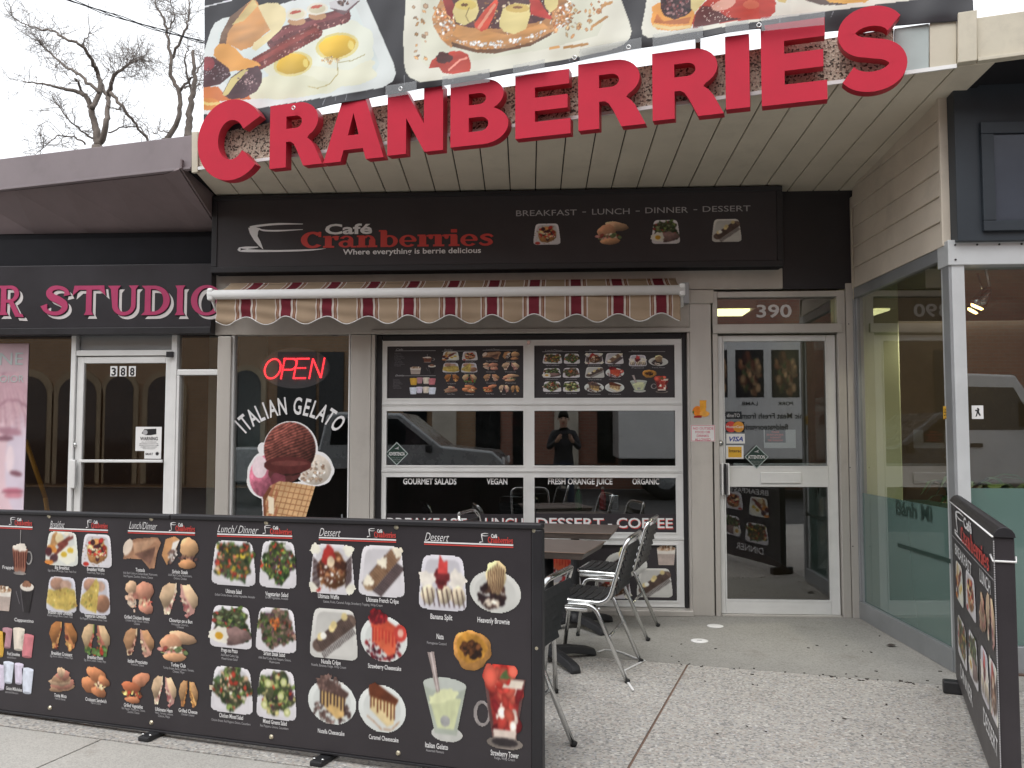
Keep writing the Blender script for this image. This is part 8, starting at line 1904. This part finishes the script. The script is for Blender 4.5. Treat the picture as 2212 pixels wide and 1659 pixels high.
mmesh = cm.unit_mesh('picture'); mmesh.materials.append(MATS['print'])
for (x0, x1, wd2) in ((1545, 1574, ''), (1590, 1653, 'LAMB'), (1668, 1730, 'PORK'), (1745, 1806, 'VEAL')):
    p0, p1_ = mk(x0, 755), mk(x1, 858); o = link(bpy.data.objects.new('meat_picture', mmesh)); o.parent = tk; o.matrix_parent_inverse = pinv(tk); o.matrix_basis = PB.M(-p1_[0], p1_[2], 0.003, p1_[0] - p0[0], p0[2] - p1_[2])
    q0, q1 = mk(x0 + 14, 875), mk(x1 - 14, 867)
    if wd2: text_part('lettering', PB, wd2, -q1[0], -q0[0], q0[2], q1[2] - q0[2], 'black', tk, 0.003, 0.02)
q0, q1 = mk(1540, 904), mk(1880, 891); text_part('lettering', PB, 'All Natural and Organic Meat Fresh from the Farm', -q1[0], -q0[0], q0[2], q1[2] - q0[2], 'black', tk, 0.003, 0.02)
q0, q1 = mk(1570, 928), mk(1705, 915); text_part('lettering', PB, 'fieldgateorganics.com', -q1[0], -q0[0], q0[2], q1[2] - q0[2], 'black', tk, 0.003, 0.02)

# ------------------------------------------------------------------ the photographer, mirrored in the glass
def person():
    t = thing('person', (CAM[0] - 0.05, CAM[1] - 0.42, 0), 'person in a dark jacket holding up a phone, seen only as a reflection', 'person')
    bx0, by0 = 0.0, 0.0
    V = {'pel': (0, 0, 0.93), 'wai': (0, 0, 1.08), 'che': (0, -0.01, 1.28), 'nec': (0, 0.01, 1.44), 'nk2': (0, 0.03, 1.50), 'hd1': (0, 0.045, 1.57), 'hd2': (0, 0.04, 1.66),
         'sL': (-0.17, -0.01, 1.38), 'eL': (-0.24, 0.10, 1.15), 'wL': (-0.09, 0.29, 1.28), 'pL': (-0.068, 0.345, 1.325), 'sR': (0.17, -0.01, 1.38), 'eR': (0.25, 0.10, 1.15), 'wR': (0.13, 0.29, 1.28), 'pR': (0.118, 0.345, 1.325),
         'hL': (-0.09, 0, 0.88), 'kL': (-0.11, 0.02, 0.48), 'aL': (-0.12, -0.03, 0.09), 'fL': (-0.13, 0.12, 0.035), 'hR': (0.09, 0, 0.88), 'kR': (0.11, 0.03, 0.48), 'aR': (0.12, -0.02, 0.09), 'fR': (0.14, 0.13, 0.035)}
    Rd = {'pel': (.155, .115), 'wai': (.145, .105), 'che': (.165, .115), 'nec': (.075, .07), 'nk2': (.056, .058), 'hd1': (.072, .085), 'hd2': (.078, .092), 'sL': (.066, .066), 'sR': (.066, .066), 'eL': (.05, .05), 'eR': (.05, .05), 'wL': (.034, .034), 'wR': (.034, .034), 'pL': (.03, .038), 'pR': (.03, .038),
          'hL': (.09, .1), 'hR': (.09, .1), 'kL': (.062, .066), 'kR': (.062, .066), 'aL': (.042, .046), 'aR': (.042, .046), 'fL': (.042, .032), 'fR': (.042, .032)}
    E = [('pel', 'wai'), ('wai', 'che'), ('che', 'nec'), ('nec', 'nk2'), ('nk2', 'hd1'), ('hd1', 'hd2'), ('che', 'sL'), ('sL', 'eL'), ('eL', 'wL'), ('wL', 'pL'), ('che', 'sR'), ('sR', 'eR'), ('eR', 'wR'), ('wR', 'pR'), ('pel', 'hL'), ('hL', 'kL'), ('kL', 'aL'), ('aL', 'fL'), ('pel', 'hR'), ('hR', 'kR'), ('kR', 'aR'), ('aR', 'fR')]
    for s, P_ in ((-1, 'pL'), (1, 'pR')):                  # four fingers and a thumb round the phone's edge
        px_, py_, pz_ = V[P_]; ox_ = 0.025
        for k_ in range(4):
            a, b, c2 = 'f%s%da' % (P_, k_), 'f%s%db' % (P_, k_), 'f%s%dc' % (P_, k_)
            V[a] = (px_ - s * 0.004, py_ + 0.03, pz_ + 0.040 - k_ * 0.020); V[b] = (px_ - s * 0.018, py_ + 0.058 - .004 * k_, pz_ + 0.046 - k_ * 0.021); V[c2] = (px_ - s * 0.042, py_ + 0.055 - .004 * k_, pz_ + 0.046 - k_ * 0.021)
            for q_, r_ in ((a, .0095), (b, .009), (c2, .0075)): Rd[q_] = (r_, r_)
            E += [(P_, a), (a, b), (b, c2)]
        a, b = 'f%sta' % P_, 'f%stb' % P_; V[a] = (px_ - s * 0.022, py_ - 0.004, pz_ + 0.020); V[b] = (px_ - s * 0.045, py_ + 0.006, pz_ + 0.036); Rd[a] = (.011, .011); Rd[b] = (.009, .009); E += [(P_, a), (a, b)]
    keys = list(V); me = bpy.data.meshes.new('body'); me.from_pydata([V[k_] for k_ in keys], [(keys.index(a), keys.index(b)) for a, b in E], [])
    o = bpy.data.objects.new('body', me); link(o); sk = o.modifiers.new('skin', 'SKIN'); ss_ = o.modifiers.new('sub', 'SUBSURF'); ss_.levels = 2; ss_.render_levels = 2
    for k_, sv_ in zip(keys, me.skin_vertices[0].data): sv_.radius = Rd[k_]; sv_.use_root = (k_ == 'pel')
    dg = bpy.context.evaluated_depsgraph_get(); dg.update(); m2_ = bpy.data.meshes.new_from_object(o.evaluated_get(dg)); bpy.data.objects.remove(o)
    for k_ in ('jacket', 'skin', 'jeans'): m2_.materials.append(MATS[k_])
    for p in m2_.polygons:
        c2 = p.center; p.use_smooth = True; p.material_index = 1 if (c2.z > 1.485 or (c2.y > 0.285 and c2.z > 1.2)) else (2 if c2.z < 0.92 else 0)
    b = put('body', m2_, ['jacket'], t, True)
    hairm = MB(); vs_ = []; fs_ = []
    for i in range(7):
        for k_ in range(16):
            th, ph = i / 6 * 1.75, k_ / 16 * 6.283
            y = math.sin(th) * math.sin(ph); lim = 1.0
            vs_.append((0.088 * math.sin(th) * math.cos(ph), 0.02 + 0.105 * (y if y < 0.6 else 0.6), 1.655 + 0.105 * math.cos(th) + (0.05 if y > 0.5 else 0) * math.sin(th)))
    for i in range(6):
        for k_ in range(16): fs_.append((i * 16 + k_, i * 16 + (k_ + 1) % 16, (i + 1) * 16 + (k_ + 1) % 16, (i + 1) * 16 + k_))
    put('hair', hairm.add(vs_, fs_, 0, True), 'hair', t, True)
    put('nose', MB().tube([(0, 0.125, 1.62), (0, 0.150, 1.585), (0, 0.13, 1.58)], [0.010, 0.015, 0.010], 8), 'skin', t, True)
    for s in (-1, 1): put('eye', MB().lathe([(0.002, -0.004), (0.012, 0.0), (0.002, 0.004)], (s * 0.032, 0.128, 1.63), 10, axis='y'), 'black', t, True); put('ear', MB().tube([(s * 0.082, 0.035, 1.60), (s * 0.092, 0.03, 1.63), (s * 0.083, 0.035, 1.65)], [0.010, 0.014, 0.010], 8), 'skin', t, True)
    put('mouth', MB().tube([(-0.022, 0.128, 1.548), (0, 0.134, 1.547), (0.022, 0.128, 1.548)], 0.005, 6), 'red_edge', t, True)
    put('phone', MB().box(CAM[0] - 0.068, CAM[0] + 0.068, CAM[1] - 0.035, CAM[1] - 0.027, CAM[2] - 0.055, CAM[2] + 0.012), 'black', None, bevel=0.003, label='dark phone held up by the person in the reflection', cat='phone')
person()
